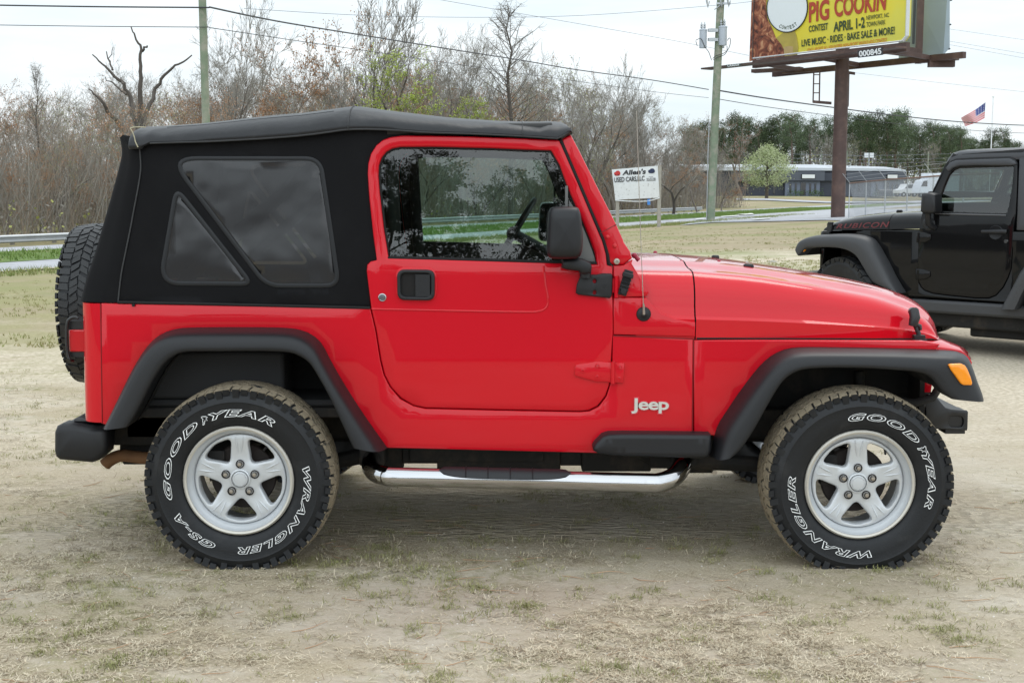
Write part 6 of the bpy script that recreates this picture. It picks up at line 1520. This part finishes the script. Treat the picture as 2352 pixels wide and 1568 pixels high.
# side curtain with two vinyl windows
sc_o = [(268,694),(540,699),(849,706)] + mapz(zC, [(117,250),(130,225),(150,215)]) + mapz(zH, [(255,1150),(230,950),(195,640),(178,420),(182,330),(205,245),(245,185),(300,140),(360,115),(440,105),(560,100)])
sc_o += [(930,285),(785,275),(600,290),(346,318),(330,322)]
sc_o += mapz(zA, [(775,400),(768,520),(740,700),(690,950),(650,1150)])
def wf(f, pts): return [(S(*f(a, b, ))[0], S(*f(a, b))[1], r) for a, b, r in pts]
w1 = rnd(wf(zA, [(945,378,.060),(1992,380,.075),(2122,1262,.055),(1615,1262,.12)]), 8)
w2 = rnd(wf(zA, [(1006,565,.030),(1545,1250,.028),(888,1247,.075)]), 8)
def soft(x, z):
    return surfS(x, z)+.010 + .004*noise.noise(Vector((x*3, z*3, 1)))
for w in (w1, w2):
    pass
W1 = clean(w1); W2 = clean(w2)
mb = panel_mb(SS(sc_o), soft, th=.01, b=.001, holes=[W1, W2], grid=.03, bh=0); rpart('side_curtain', mb, FABRIC, 60)
VINYL = mat('smoked_vinyl', (.016, .017, .020), .17, spec=.6, var=.15, bump=.0)
def ccw(p): return p if area(p) > 0 else p[::-1]
VG = glass('smoked_vinyl_window', (.10, .09, .085), 1.6, .24, bump=.6, bscale=4, haze=(.022, .021, .024))
VB = mat('vinyl_border', (.012, .013, .015), .38, spec=.35, var=.1)
for w in (W1, W2):
    o = ccw(w); ii = clean(inset(o, .016)); mb = MB()
    def vs_(x, z): return soft(x, z)+.004*noise.noise(Vector((x*5, z*5, 7)))
    panel_mb(ii, vs_, th=.001, b=0, grid=.03, mb=mb); pane = rpart('rear_side_window', mb, VG, 80)
    mb = MB(); panel_mb(inset(o, -.001), lambda x, z: soft(x, z)-.0025, th=.004, b=.0015, holes=[ii], grid=0, mb=mb); b = rpart('window_border', mb, VB, 60, mirror=False); b.parent = pane; b.matrix_parent_inverse = Matrix.Identity(4)
# rear corner of the top
prof_s = mapz(zA, [(770,330),(778,450),(765,560),(735,720),(705,880),(672,1040),(645,1180),(625,1362)])
prof_r = mapz(zA, [(655,235),(668,330),(648,430),(602,600),(540,830),(490,1000),(430,1190),(384,1345)])
mb = MB(); secs = []
for (a, b), (c, d) in zip(prof_s, prof_r):
    ps = on_surf(a, b, lambda x, z: soft(x, z)-.001); pr_ = atY(c, d, YB+.13)
    fold = .012*math.sin(len(secs)*1.1)
    sec = [(ps.x+.03, ps.y+.008, ps.z)]
    for k in range(11):
        t = math.pi/2*k/10
        rr_ = 1+.05*math.sin(k*1.0+len(secs)*.2)*(1 if 2 < k < 9 else 0)
        sec.append((ps.x-(ps.x-pr_.x)*math.sin(t)*rr_, ps.y+(YB+.13-ps.y)*(1-math.cos(t))/rr_, ps.z+(pr_.z-ps.z)*k/10))
    sec.append((pr_.x-.01, YC, pr_.z)); secs.append(sec)
secs = [[Vector(p) for p in s] for s in secs]
fine = []
for i in range(len(secs[0])):
    fine.append(spline([s[i] for s in secs], 4))
mb.loft(fine); rpart('rear_curtain', mb, FABRIC, 60)
mb = MB(); q = [on_surf(a, b, lambda x, z: soft(x, z)-.003) for a, b in prof_s[:]]; mb.tube(spline(q, 4), .0028, 5)
rpart('curtain_seam', mb, SEAM)
mb = MB(); CHALK = mat('worn_chalky_piping', (.42, .38, .26), .8, var=.4, vscale=60)
q = [on_surf(*zA(a, b), lambda x, z: surfS(x, z)-.022) for a, b in ((707,190),(722,215),(735,250),(742,280),(760,318))]; mb.tube(spline(q, 3), .0022, 5)
q = [on_surf(*zA(a, b), lambda x, z: surfS(x, z)-.0) for a, b in ((707,190),(730,184),(770,182),(810,184))]; mb.tube(q, .002, 4)
rpart('worn_piping', mb, CHALK)
mb = MB()
lc = [(270,694),(400,696.5),(600,701),(850,707)]
mb.tube([on_surf(u, v, lambda x, z: YB+.002) for u, v in lc], .006, 6); x, z = S(*zB(620, 28)); mb.cyl((x, YB-.008, z), (x, YB+.01, z), .006, .006, 8)
rpart('belt_rail', mb, GAP)
# seam line tub corner
mb = MB(); mb.tube([atY(231, 698, YB-.0), atY(235, 972, YB-.0)], .0022, 4); rpart('corner_seam', mb, MATS['red_seam'])
mb = MB(); mb.tube([atY(1409, 771, YB), atY(1593, 778, YB)], .0025, 4); mb.tube([atY(1593, 778, YB), atY(1590, 1000, YB)], .0022, 4); rpart('fender_seam', mb, MATS['red_seam'])
mb = MB(); mb.tube([atY(1600, 777.5, YB+.008), atY(1800, 778, yb_(.713+.33)+.002), atY(2150, 779.5, .315)], .0045, 5); rpart('hood_gap', mb, GAP)

# --- wheels
r_r = .368; r_f = .366
RIM = .2065
gy = ('GOOD YEAR', .269, .029, 126, 138); wr = ('WRANGLER', .269, .029, -39, 104); gs = ('GS-A', .269, .029, 229, 42)
wheel('wheel', red, (RW.x, -.008, RW.z), r_r, RIM, .235, 3, [gy, wr, gs])
wheel('wheel', red, (FWp.x, -.004, FWp.z), r_f, RIM, .235, 5, [('GOOD YEAR', .269, .029, 42, 122), ('WRANGLER', .269, .029, -134, 108)])
for w in (RW, FWp):
    o = wheel('wheel', red, (w.x, 2*YC+.008, w.z), .367, RIM, .235, 7, None); o.rotation_euler = (0, 0, math.pi)
SPX = atY(115, 700, .49).x
o = wheel('spare_wheel', red, (SPX+.012, YC+.02, atY(200, 699, .85).z), .358, RIM, .225, 9, None, dirty=False); o.rotation_euler = (0, 0, -math.pi/2)
mb = MB(); mb.box((SPX+.15, .65, .80), (XR+.01, 1.05, 1.05)); rpart('spare_carrier', mb, BLACKM, bevel=.01, mirror=False)

# --- interior
mb = MB(); CARPET = mat('dark_interior', (.018, .018, .019), .85)
mb.box((-1.55, YB+.05, .60), (.62, 2*YC-YB-.05, .63)); mb.box((.40, YB+.05, .63), (.62, 2*YC-YB-.05, 1.04)); mb.box((.26, YB+.06, .93), (.50, 2*YC-YB-.06, 1.125))
mb.box((-1.57, YB+.06, .63), (-.9, YB+.30, .82)); mb.box((-1.57, 2*YC-YB-.30, .63), (-.9, 2*YC-YB-.06, .82))
mb.box((-.62, YC-.12, .63), (.3, YC+.12, .80)); rpart('interior_tub', mb, CARPET, bevel=.03, mirror=False)
mb = MB(); ccw_ = lambda p: p if area(p) > 0 else p[::-1]
panel_mb(clean(inset(ccw_(DO), .008)), lambda x, z: surfS(x, z)+.048, th=.006, b=0, holes=[clean(inset(ccw_(WIN), .004))], grid=0, mb=mb); rpart('door_card', mb, CARPET)
mb = MB(); mb.box((.42, 1.10, 1.12), (.55, 1.50, 1.18)); rpart('instrument_hood', mb, CARPET, bevel=.03, mirror=False)
for y in (.46, 1.24):
    mb = MB(); mb.box((-.62, y-.24, .66), (-.12, y+.24, .84)); Mx = Matrix.Translation((-.60, y, .82)) @ Matrix.Rotation(R(-14), 4, 'Y'); mb.box((-.13, -.23, -.05), (.02, .23, .40), 0, Mx); mb.build('seat', SEATM, red, bevel=.05, seg=3)
mb = MB()
for y in (YB+.10, 2*YC-YB-.10): mb.tube([(-.42, y, .6), (-.46, y, 1.2), (-.48, y+(.05 if y < YC else -.05), 1.66), (-.60, y+(.05 if y < YC else -.05), 1.70), (-1.3, y+(.03 if y < YC else -.03), 1.10), (-1.45, y, .65)], .028, 10)
mb.tube([(-.48, YB+.15, 1.68), (-.48, 2*YC-YB-.15, 1.68)], .028, 10)
for s in (.17, 1.53): mb.tube([(-.48, s, 1.68), (.15, s+(.03 if s < YC else -.03), 1.69), (.20, s, 1.60)], .022, 8)
mb.build('roll_bar', mat('roll_bar_padding', (.02, .02, .02), .8), red, 50)
# steering wheel on the far side
mb = MB(); a = atY(*zH(1270, 1140), 1.25); b = atY(*zH(1530, 715), 1.25); c = (a+b)/2; ax = (b-a).normalized(); Rs = .185; yv = Vector((0, 1, 0)); nn = ax.cross(yv)
mb.tube([c+ax*Rs*math.cos(t)+yv*Rs*math.sin(t) for t in [2*math.pi*i/40 for i in range(40)]], .013, 8, closed=True)
for t in (1.5, 3.1, 4.7): mb.tube([c, c+ax*Rs*math.cos(t)+yv*Rs*math.sin(t)], .008, 6)
mb.sphere(c, .035, 10); mb.tube([c, Vector((.42, 1.25, 1.02))], .025, 8); mb.build('steering_wheel', BLACKP, red, 50)
mb = MB(); p = atY(*zH(1660, 1000), .92)
mb.cyl((.02, .85, .80), (.05, .85, 1.02), .012, .009, 8); mb.sphere((.05, .85, 1.04), .024, 10); mb.build('gear_lever', BLACKP, red, 50)
mb = MB(); mb.cbox((.18, YC, 1.60), (.03, .22, .06)); mb.cyl((.18, YC, 1.6), (.22, YC, 1.68), .008, .008, 8); mb.build('rear_view_mirror', BLACKP, red, bevel=.01)
# ------------------------------------------------------------------ black off-road car behind, heading away to the left
BA = R(43)
BO_ = Vector((3.25, 11.85+CAMY, 0))            # ground under the near front wheel
BM = Matrix.Translation(BO_) @ Matrix.Rotation(-BA, 4, 'Z')
BI = BM.inverted()
def L2(u, v, y=.16):                          # picture point -> local (x, z) on the plane y = const of the car
    o = BI @ CAM; d = BI.to_3x3() @ ray(u, v); t = (y-o.y)/d.y; p = o+d*t; return (p.x, p.z)
blk = thing('off_road_car', 'glossy black off-road car with a hard top, cut off by the right edge', 'car', BO_, -BA)
BP = mat('black_paint', (.005, .005, .0055), .25, spec=.05, coat=.65, coat_r=.03, var=.1)
BFL = mat('charcoal_flare', (.035, .036, .039), .5, var=.1, bump=.05, bscale=500)
BTOP = mat('hardtop_shell', (.03, .032, .038), .42, coat=.3, coat_r=.3)
BYC = .88
def bpart(name, mb, mats, smooth=40, bevel=None, mirror=True):
    o = mb.build(name, mats, blk, smooth, bevel, world=False)
    if mirror: mirror_y(o, BYC, name)
    return o
def G(pts, y=.16): return [L2(*zG(a, b), y) for a, b in pts]
# side planes; everything to the right of the frame is carried on plausibly
xr = L2(*zG(1735, 900))[0]                    # last x seen
zroof = 1.80
def bs(x, z): return .16 + .10*max(0, z-1.22)
def GS(pts):
    o = []
    for a, b in pts:
        y = .16
        for _ in range(5):
            x, z = L2(*zG(a, b), y); y = bs(x, z)
        o.append((x, z))
    return o
door_o = GS([(1000,1090),(994,1000),(995,900),(1000,800),(1004,745),(1010,660),(1030,600),(1075,500),(1110,460),(1150,380),(1190,295),(1225,250),(1260,235),(1400,226),(1640,218),(1672,235),(1690,262),(1688,400),(1678,620),(1662,720),(1655,850),(1645,1000),(1625,1060),(1590,1130),(1540,1185),(1490,1206),(1400,1205),(1200,1185),(1100,1172),(1040,1150),(1015,1125)])
dwin = GS([(1138,600),(1150,520),(1180,430),(1215,350),(1245,318),(1280,302),(1400,298),(1640,290),(1664,292),(1650,430),(1630,560),(1612,617),(1400,612)])
mb = panel_mb(door_o, lambda x, z: bs(x, z)-.004, th=.04, b=.008, holes=[dwin], grid=.10, bh=.008); bpart('door', mb, BP)
mb = panel_mb(inset(dwin if area(dwin) > 0 else dwin[::-1], -.006), lambda x, z: bs(x, z)+.012, th=.001, b=0, grid=0); bpart('door_glass', mb, GLASSD, None)
mb = MB(); q = GS([(1120,618),(1400,625),(1612,630)]); mb.tube([(x, bs(x, z)-.006, z) for x, z in q], .006, 5); bpart('belt_strip', mb, mat('satin_trim', (.12,.12,.125), .3, metal=.5))
# visor over the window
q = GS([(1195,300),(1225,262),(1265,246),(1400,240),(1640,232),(1675,250),(1690,275),(1650,284),(1400,282),(1290,286),(1245,300),(1215,330)])
mb = panel_mb(q, lambda x, z: bs(x, z)-.022, th=.02, b=.010, grid=.05); bpart('window_visor', mb, BTOP, 60)
# body side with doorway
zt0 = L2(*zG(1000, 735))[1]; zsill = L2(*zG(1300, 1228))[1]; XE = xr+1.22
body = [L2(*zG(640, 735)), L2(*zG(1000, 732)), L2(*zG(1005, 770))]
dcut = [p for p in inset(clean(door_o) if area(door_o) > 0 else clean(door_o)[::-1], -.004)]
xa, za = L2(*zG(700, 760)); 
outl = [(L2(*zG(560,745))[0], L2(*zG(560,742))[1]), L2(*zG(1000,730)), (XE, L2(*zG(1735,745))[1]+.0), (XE, zsill-.0), (L2(*zG(930,1200))[0], zsill+.02), L2(*zG(870,1000)), L2(*zG(780,850)), L2(*zG(700,790))]
lower_door = [p for p in dcut if p[1] < zt0-.02]
xl_ = min(p[0] for p in lower_door); xr2 = max(p[0] for p in lower_door)
mb = panel_mb(outl, lambda x, z: .16, th=.03, b=.004, holes=[[p for p in dcut if p[1] < zt0-.02]], grid=.12); bpart('body_side', mb, BP)
mb = MB(); mb.box((L2(*zG(980,1000))[0], .19, zsill+.01), (XE-.02, .20, zt0)); bpart('door_aperture', mb, GAP)
# roof and pillars (hardtop)
ra = GS([(1100,470),(1150,370),(1240,195)]); rz = GS([(1240,192)])[0]; rb_ = GS([(1735,150)])[0]
xf = rz[0]; zr = rz[1]
mb = MB(); secs = []
for x, dz in ((xf-.05,-.05),(xf-.02,-.012),(xf+.05,.008),(xf+.3,.015),(xf+1.2,.02),(XE,.0)):
    h = [(bs(0, zr)-.0, zr-.085+dz), (bs(0, zr)-.008, zr-.04+dz), (bs(0, zr)+.01, zr-.01+dz), (bs(0, zr)+.04, zr+.008+dz), (bs(0, zr)+.2, zr+.02+dz), (BYC, zr+.03+dz)]
    s = [(x, y, z) for y, z in h]; secs.append(s+[(p[0], 2*BYC-p[1], p[2]) for p in reversed(s[:-1])])
mb.loft(secs, capa=True); bpart('hardtop_roof', mb, BTOP, 50, mirror=False)
q = GS([(1088,480),(1140,375),(1200,265),(1240,195),(1262,205),(1735,165),(1735,215),(1640,212),(1400,220),(1262,228),(1220,243),(1186,288),(1146,372),(1106,455)])
mb = panel_mb(q, lambda x, z: bs(x, z)+.0, th=.06, b=.008, grid=.1); bpart('windshield_pillar', mb, BP)
q = [(GS([(1700,235)])[0][0], zr-.05), (XE, zr-.05), (XE, zt0+.02), (GS([(1680,740)])[0][0], zt0+.02)]
mb = panel_mb(q, lambda x, z: bs(x, z)-.002, th=.04, b=.01, grid=.1); bpart('rear_shell', mb, BTOP)
p = GS([(1095,470)])[0]; q_ = GS([(1240,200)])[0]
mb = MB(); mb.add([(p[0]-.02, .24, p[1]), (q_[0]-.02, .24, q_[1]), (q_[0]-.02, 2*BYC-.24, q_[1]), (p[0]-.02, 2*BYC-.24, p[1])], [(0,1,2,3)]); bpart('windshield_glass', mb, GLASSD, None, mirror=False)
mb = MB(); mb.box((p[0]-.05, .2, p[1]-.05), (p[0]+.0, 2*BYC-.2, p[1]+.01)); bpart('windshield_base', mb, BP, bevel=.01, mirror=False)
# hood: side line and loft
hx0 = L2(*zG(395, 700), .30)[0]; hx1 = L2(*zG(1005, 600), .2)[0]
tab = []
for a, b in ((395,712),(420,680),(480,660),(560,640),(660,628),(760,618),(860,612),(960,606),(1010,603)):
    x, z = L2(*zG(a, b), .42); tab.append((x, z))
zb0 = L2(*zG(420, 738), .24)[1]; zb1 = L2(*zG(1000, 726), .18)[1]
def bh_sec(x):
    t = (x-tab[0][0])/(tab[-1][0]-tab[0][0]); zt_ = interp(tab, x); zb = zb0+(zb1-zb0)*t; yb = .27-.10*t
    H = max(.004, zt_-zb); s = [(yb, zb), (yb+.003, zb+H*.35)]
    for k in range(1, 7):
        a = math.pi/2*k/6; s.append((yb+.003+.16*(1-math.cos(a)), zb+H*.35+H*.65*math.sin(a)))
    s += [(yb+.3, zt_+.012), (BYC, zt_+.02)]
    s = [(x, y, z) for y, z in s]; return s+[(p[0], 2*BYC-p[1], p[2]) for p in reversed(s[:-1])]
hs_ = L2(*zG(835, 640), .3)[0]
xx = [tab[0][0], tab[0][0]+.02, tab[0][0]+.06]+[tab[0][0]+.12+(hs_-.003-tab[0][0]-.12)*i/6 for i in range(7)]
mb = MB(); mb.loft([bh_sec(x) for x in xx], capa=True); bpart('hood', mb, BP, 50, mirror=False)
mb = MB(); mb.loft([bh_sec(x) for x in (hs_+.004, hs_+.2, tab[-1][0]+.22)]); bpart('cowl_top', mb, BP, 50, mirror=False)
mb = MB(); mb.loft([[(p[0], p[1]+(.008 if p[1] < BYC else -.008), p[2]-.008) for p in bh_sec(x)] for x in (hs_-.03, hs_+.03)]); bpart('hood_seam', mb, GAP, 50, mirror=False)
# RUBICON decal along the hood side
vs, fs = text_geo('RUBICON', bold=.02, shear=.35, space=1.15); pa = zG(415, 730); pb = zG(815, 672)
mb = MB(); pts = []
for v in vs:
    gx = 425+(800-425)*v.x; gy_ = 722-8*v.x-(42)*v.y*(.75+.25*v.x)
    yy = .27
    x, z = L2(*zG(gx, gy_), .27); sct = bh_sec(x); t = (x-tab[0][0])/(tab[-1][0]-tab[0][0])
    prof = [(p[1], p[2]) for p in sct[:10]]
    for _ in range(5):
        x, z = L2(*zG(gx, gy_), yy); sct = bh_sec(x); prof = [(p[2], p[1]) for p in sct[:9]]; yy = interp(prof, z)
    pts.append((x, yy-.003, z))
mb.add(pts, fs); bpart('hood_decal', mb, mat('red_decal', (.12, .014, .018), .5), None, mirror=False)
mb = MB(); x, z = L2(*zG(388, 715), .27)
mb.cbox((x, .255, z), (.05, .03, .085), 0); mb.cbox((x-.02, .25, z-.045), (.06, .04, .03)); mb.cbox((x+.01, .25, z+.045), (.045, .04, .02)); bpart('hood_latch', mb, BLACKM, bevel=.005)
mb = MB(); x, z = L2(*zG(868, 605), .5); mb.cbox((x, .5, z), (.05, .05, .035)); mb.build('hood_bumper', GAP, blk, bevel=.012, world=False)
# grille, front bumper
mb = MB(); gx = tab[0][0]; mb.box((gx-.05, .28, .62), (gx+.01, 2*BYC-.28, zb0+.0)); bpart('grille', mb, BP, bevel=.03, mirror=False)
mb = MB(); bx = L2(*zG(320, 985), .3)[0]; bz = L2(*zG(320, 985), .3)[1]; mb.box((gx-.22, .10, .50), (gx-.06, 2*BYC-.10, .66)); bpart('front_bumper', mb, BLACKP, bevel=.03, mirror=False)
# front flare
def bl3(pts, y): return [Vector((L2(*zG(a, b), y)[0], y, L2(*zG(a, b), y)[1])) for a, b in pts]
fo = bl3([(178,850),(190,815),(215,793),(262,775),(330,764),(420,759),(520,758),(600,764),(660,780),(700,810),(740,870),(790,960),(840,1060),(905,1168)], .13)
fi = bl3([(160,912),(180,890),(205,862),(240,853),(300,852),(380,853),(440,858),(490,870),(535,892),(570,925),(610,990),(650,1060),(700,1110),(845,1165)], .0)
def resample(pts, n):
    pts = spline(pts, 8); ds = [0]
    for a, b in zip(pts, pts[1:]): ds.append(ds[-1]+(b-a).length)
    o = []; j = 0
    for i in range(n+1):
        t = ds[-1]*i/n
        while j < len(ds)-2 and ds[j+1] < t: j += 1
        o.append(pts[j].lerp(pts[j+1], min(1, (t-ds[j])/max(1e-9, ds[j+1]-ds[j]))))
    return o
fo = spline(fo, 4); fi = spline(fi, 4); secs = []
for i, (a, b) in enumerate(zip(fo, fi)):
    t_ = i/(len(fo)-1)
    def m(t): return (a.x+(b.x-a.x)*t, a.z+(b.z-a.z)*t)
    pr = [(0,.162),(0,.13),(.05,.07),(.14,.03),(.28,.006),(.5,.0),(.85,-.002),(.97,.004),(1,.02),(.98,.16)]
    secs.append([(m(t)[0], y, m(t)[1]) for t, y in pr])
mb = MB(); mb.loft(secs, capa=True, capb=True); bpart('front_flare', mb, BFL, 55)
mb = MB(); x, z = L2(*zG(183, 860), .03); mb.lathe([(0,-.01),(.02,-.008),(.032,.0),(.034,.02)], 16); o = link('side_marker', mb.mesh('side_marker', AMBER, 40), blk, world=False); o.location = (x+.01, .025, z)
# dark fender skirt between flare and door
mb = panel_mb([L2(*zG(a, b)) for a, b in ((560,750),(700,800),(760,900),(830,1040),(905,1170),(1000,1175),(1000,735),(620,735))], lambda x, z: .158, th=.02, b=.003, grid=.1); bpart('front_fender', mb, BP)
mb = MB(); xw0 = L2(*zG(230, 900), .1)[0]; xw1 = L2(*zG(800, 1100), .16)[0]; mb.box((xw0+.1, .55, .35), (xw1, .58, zb0)); mb.loft([[(p.x, .15, p.z) for p in fi], [(p.x, .56, p.z) for p in fi]]); bpart('wheel_well', mb, BLACKD)
# rear flare
ro = bl3([(1595,1275),(1640,1190),(1690,1100),(1735,1010)], .15); e = ro[-1]; ro += [Vector((e.x+.08, .15, e.z+.09)), Vector((e.x+.22, .15, e.z+.14)), Vector((e.x+.66, .15, e.z+.14)), Vector((e.x+.80, .15, e.z+.09)), Vector((e.x+.95, .15, e.z-.12)), Vector((e.x+1.05, .15, e.z-.30))]
ri = bl3([(1680,1285),(1710,1220),(1735,1165)], .02); e = ri[-1]; ri += [Vector((e.x+.05, .02, e.z+.09)), Vector((e.x+.12, .02, e.z+.16)), Vector((e.x+.26, .02, e.z+.2)), Vector((e.x+.62, .02, e.z+.2)), Vector((e.x+.74, .02, e.z+.15)), Vector((e.x+.86, .02, e.z-.02)), Vector((e.x+.95, .02, e.z-.2))]
XRW = e.x+.43
secs = []
ro, ri = resample(ro, 24), resample(ri, 24)
for a, b in zip(ro, ri):
    secs.append([(a.x+(b.x-a.x)*t, y, a.z+(b.z-a.z)*t) for t, y in ((0,.162),(0,.13),(.06,.07),(.15,.03),(.3,.006),(.6,.0),(.95,.0),(1,.02),(.98,.16))])
mb = MB(); mb.loft(secs, capa=True, capb=True); bpart('rear_flare', mb, BFL, 55)
# running rail and underside
mb = MB(); x0, z0 = L2(*zG(930, 1195), .12); x1 = XE; mb.box((x0, .10, zsill-.115), (x1, .17, zsill-.0)); bpart('rock_rail', mb, BFL, bevel=.025)
mb = MB(); mb.box((x0-.1, .2, zsill-.24), (x1, 2*BYC-.2, zsill-.02)); mb.box((x0+.5, .3, zsill-.32), (x1, 1.3, zsill-.1)); mb.box((-.5, .3, .45), (x0+.1, 2*BYC-.3, .60)); bpart('chassis', mb, BLACKD, bevel=.02, mirror=False)
# door hardware
for a, b in ((1045, 782), (1040, 1040)):
    mb = MB(); q = [L2(*zG(a+dx, b+dy)) for dx, dy in ((-55,-38),(-30,-38),(0,-35),(45,-20),(45,15),(10,35),(-30,38),(-55,35))]
    panel_mb(q, lambda x, z: .142, th=.02, b=.006, grid=0, mb=mb); x, z = L2(*zG(a-38, b)); mb.cyl((x, .145, z-.04), (x, .145, z+.04), .011, .011, 10); bpart('door_hinge', mb, BP, 40)
mb = MB(); q = [L2(*zG(a, b)) for a, b in ((1452,742),(1520,742),(1600,742),(1622,744))]; mb.tube([(q[0][0], .13, q[0][1]), (q[1][0], .118, q[1][1]), (q[2][0], .118, q[2][1]), (q[3][0], .13, q[3][1])], [.016, .018, .022, .022], 10)
x, z = L2(*zG(1540, 750)); mb.lathe([(.0,.155),(.05,.155),(.058,.150),(.064,.158)], 20, 0, Matrix.Translation((x, 0, z))); bpart('door_handle', mb, BLACKP, 50)
mb = MB(); x, z = L2(*zG(1611, 810)); mb.lathe([(0,.150),(.016,.150),(.019,.158)], 16, 0, Matrix.Translation((x, 0, z))); bpart('door_lock', mb, CHROME, 50)
mb = MB(); x, z = L2(*zG(1072, 690)); mb.lathe([(.0,.152),(.03,.150),(.055,.150),(.062,.158)], 20, 0, Matrix.Translation((x, 0, z)))
q = G([(1015,480),(1030,473),(1075,472),(1112,485),(1116,600),(1100,618),(1030,620),(1008,600)], -.02)
panel_mb(q, lambda x, z: -.03, th=.15, b=.03, grid=0, mb=mb, back=True); x, z = L2(*zG(1060, 640), .05); mb.tube([(x, .06, z+.06), (x, .08, z-.06), (x+.02, .16, z-.10)], .028, 8); bpart('side_mirror', mb, BLACKP, 50)
# interior
mb = MB(); p0 = GS([(1110,560)])[0]; mb.box((p0[0]-.1, .25, .6), (p0[0]+.35, 2*BYC-.25, p0[1]+.02)); bpart('dashboard', mb, GAP, bevel=.04, mirror=False)
for y in (.55, 1.2):
    mb = MB(); xs_ = p0[0]+1.05; mb.box((xs_-.1, y-.24, .6), (xs_+.12, y+.24, 1.30)); mb.box((xs_-.02, y-.13, 1.3), (xs_+.08, y+.13, 1.52)); mb.build('seat', SEATM, blk, bevel=.04, world=False)
mb = MB(); c = Vector((p0[0]+.5, .55, p0[1]+.02)); ax = Vector((.35, 0, .94)).normalized()
mb.tube([c+ax*.19*math.cos(t)+Vector((0, 1, 0))*.19*math.sin(t) for t in [2*math.pi*i/30 for i in range(30)]], .014, 6, closed=True); mb.cyl(c, c+Vector((-.3, 0, -.08)), .03, .03, 8); mb.sphere(c, .06, 8); mb.build('steering_wheel', GAP, blk, 50, world=False)
# wheels (knobbly tyres)
def jkwheel(loc, rz):
    mb = MB(); rr = .215
    mb.lathe([(rr*.7,.06),(rr*.93,.03),(rr*.97,.01),(rr*1.03,.014),(rr*1.0,.03)], 40); mb.lathe([(0,.02),(rr*.2,.02),(rr*.25,.05),(rr*.35,.055)], 24)
    for k in range(5):
        a = 2*math.pi*k/5; mb.tube([(rr*.15*math.cos(a), .05, rr*.15*math.sin(a)), (rr*.85*math.cos(a), .045, rr*.85*math.sin(a))], [.03, .04], 6)
    mb.lathe([(rr*.8,.07),(0,.075)], 24, 0)
    w = link('wheel', mb.mesh('wheel', BLACKM, 40), blk, world=False); w.location = loc; w.rotation_euler = (0, 0, rz)
    link('tyre', tyre_mesh('tyre', .415, .26, rr, [RUBBER, TREADC], blocks=34, rows=4, bh=.016, seed=4, lug=1.3), w, world=False)
XN = L2(*zG(440, 1100), .05)[0]; XFAR = (BI @ atZ(*zG(1255, 1455), 0)).x
jkwheel((XN, .07, .415), R(-20)); jkwheel(((XN+XFAR)/2, 2*BYC-.03, .415), math.pi+R(-20)); jkwheel((XRW, .03, .415), 0); jkwheel((XRW, 2*BYC-.03, .415), math.pi)
mb = MB(); mb.box((XE-.03, .17, zsill), (XE+.01, 2*BYC-.17, zt0+.01)); bpart('tailgate', mb, BP, bevel=.01, mirror=False)
mb = MB(); mb.box((XE-.03, .24, zt0+.01), (XE+.0, 2*BYC-.24, zr-.02)); bpart('rear_window', mb, GLASSD, mirror=False)
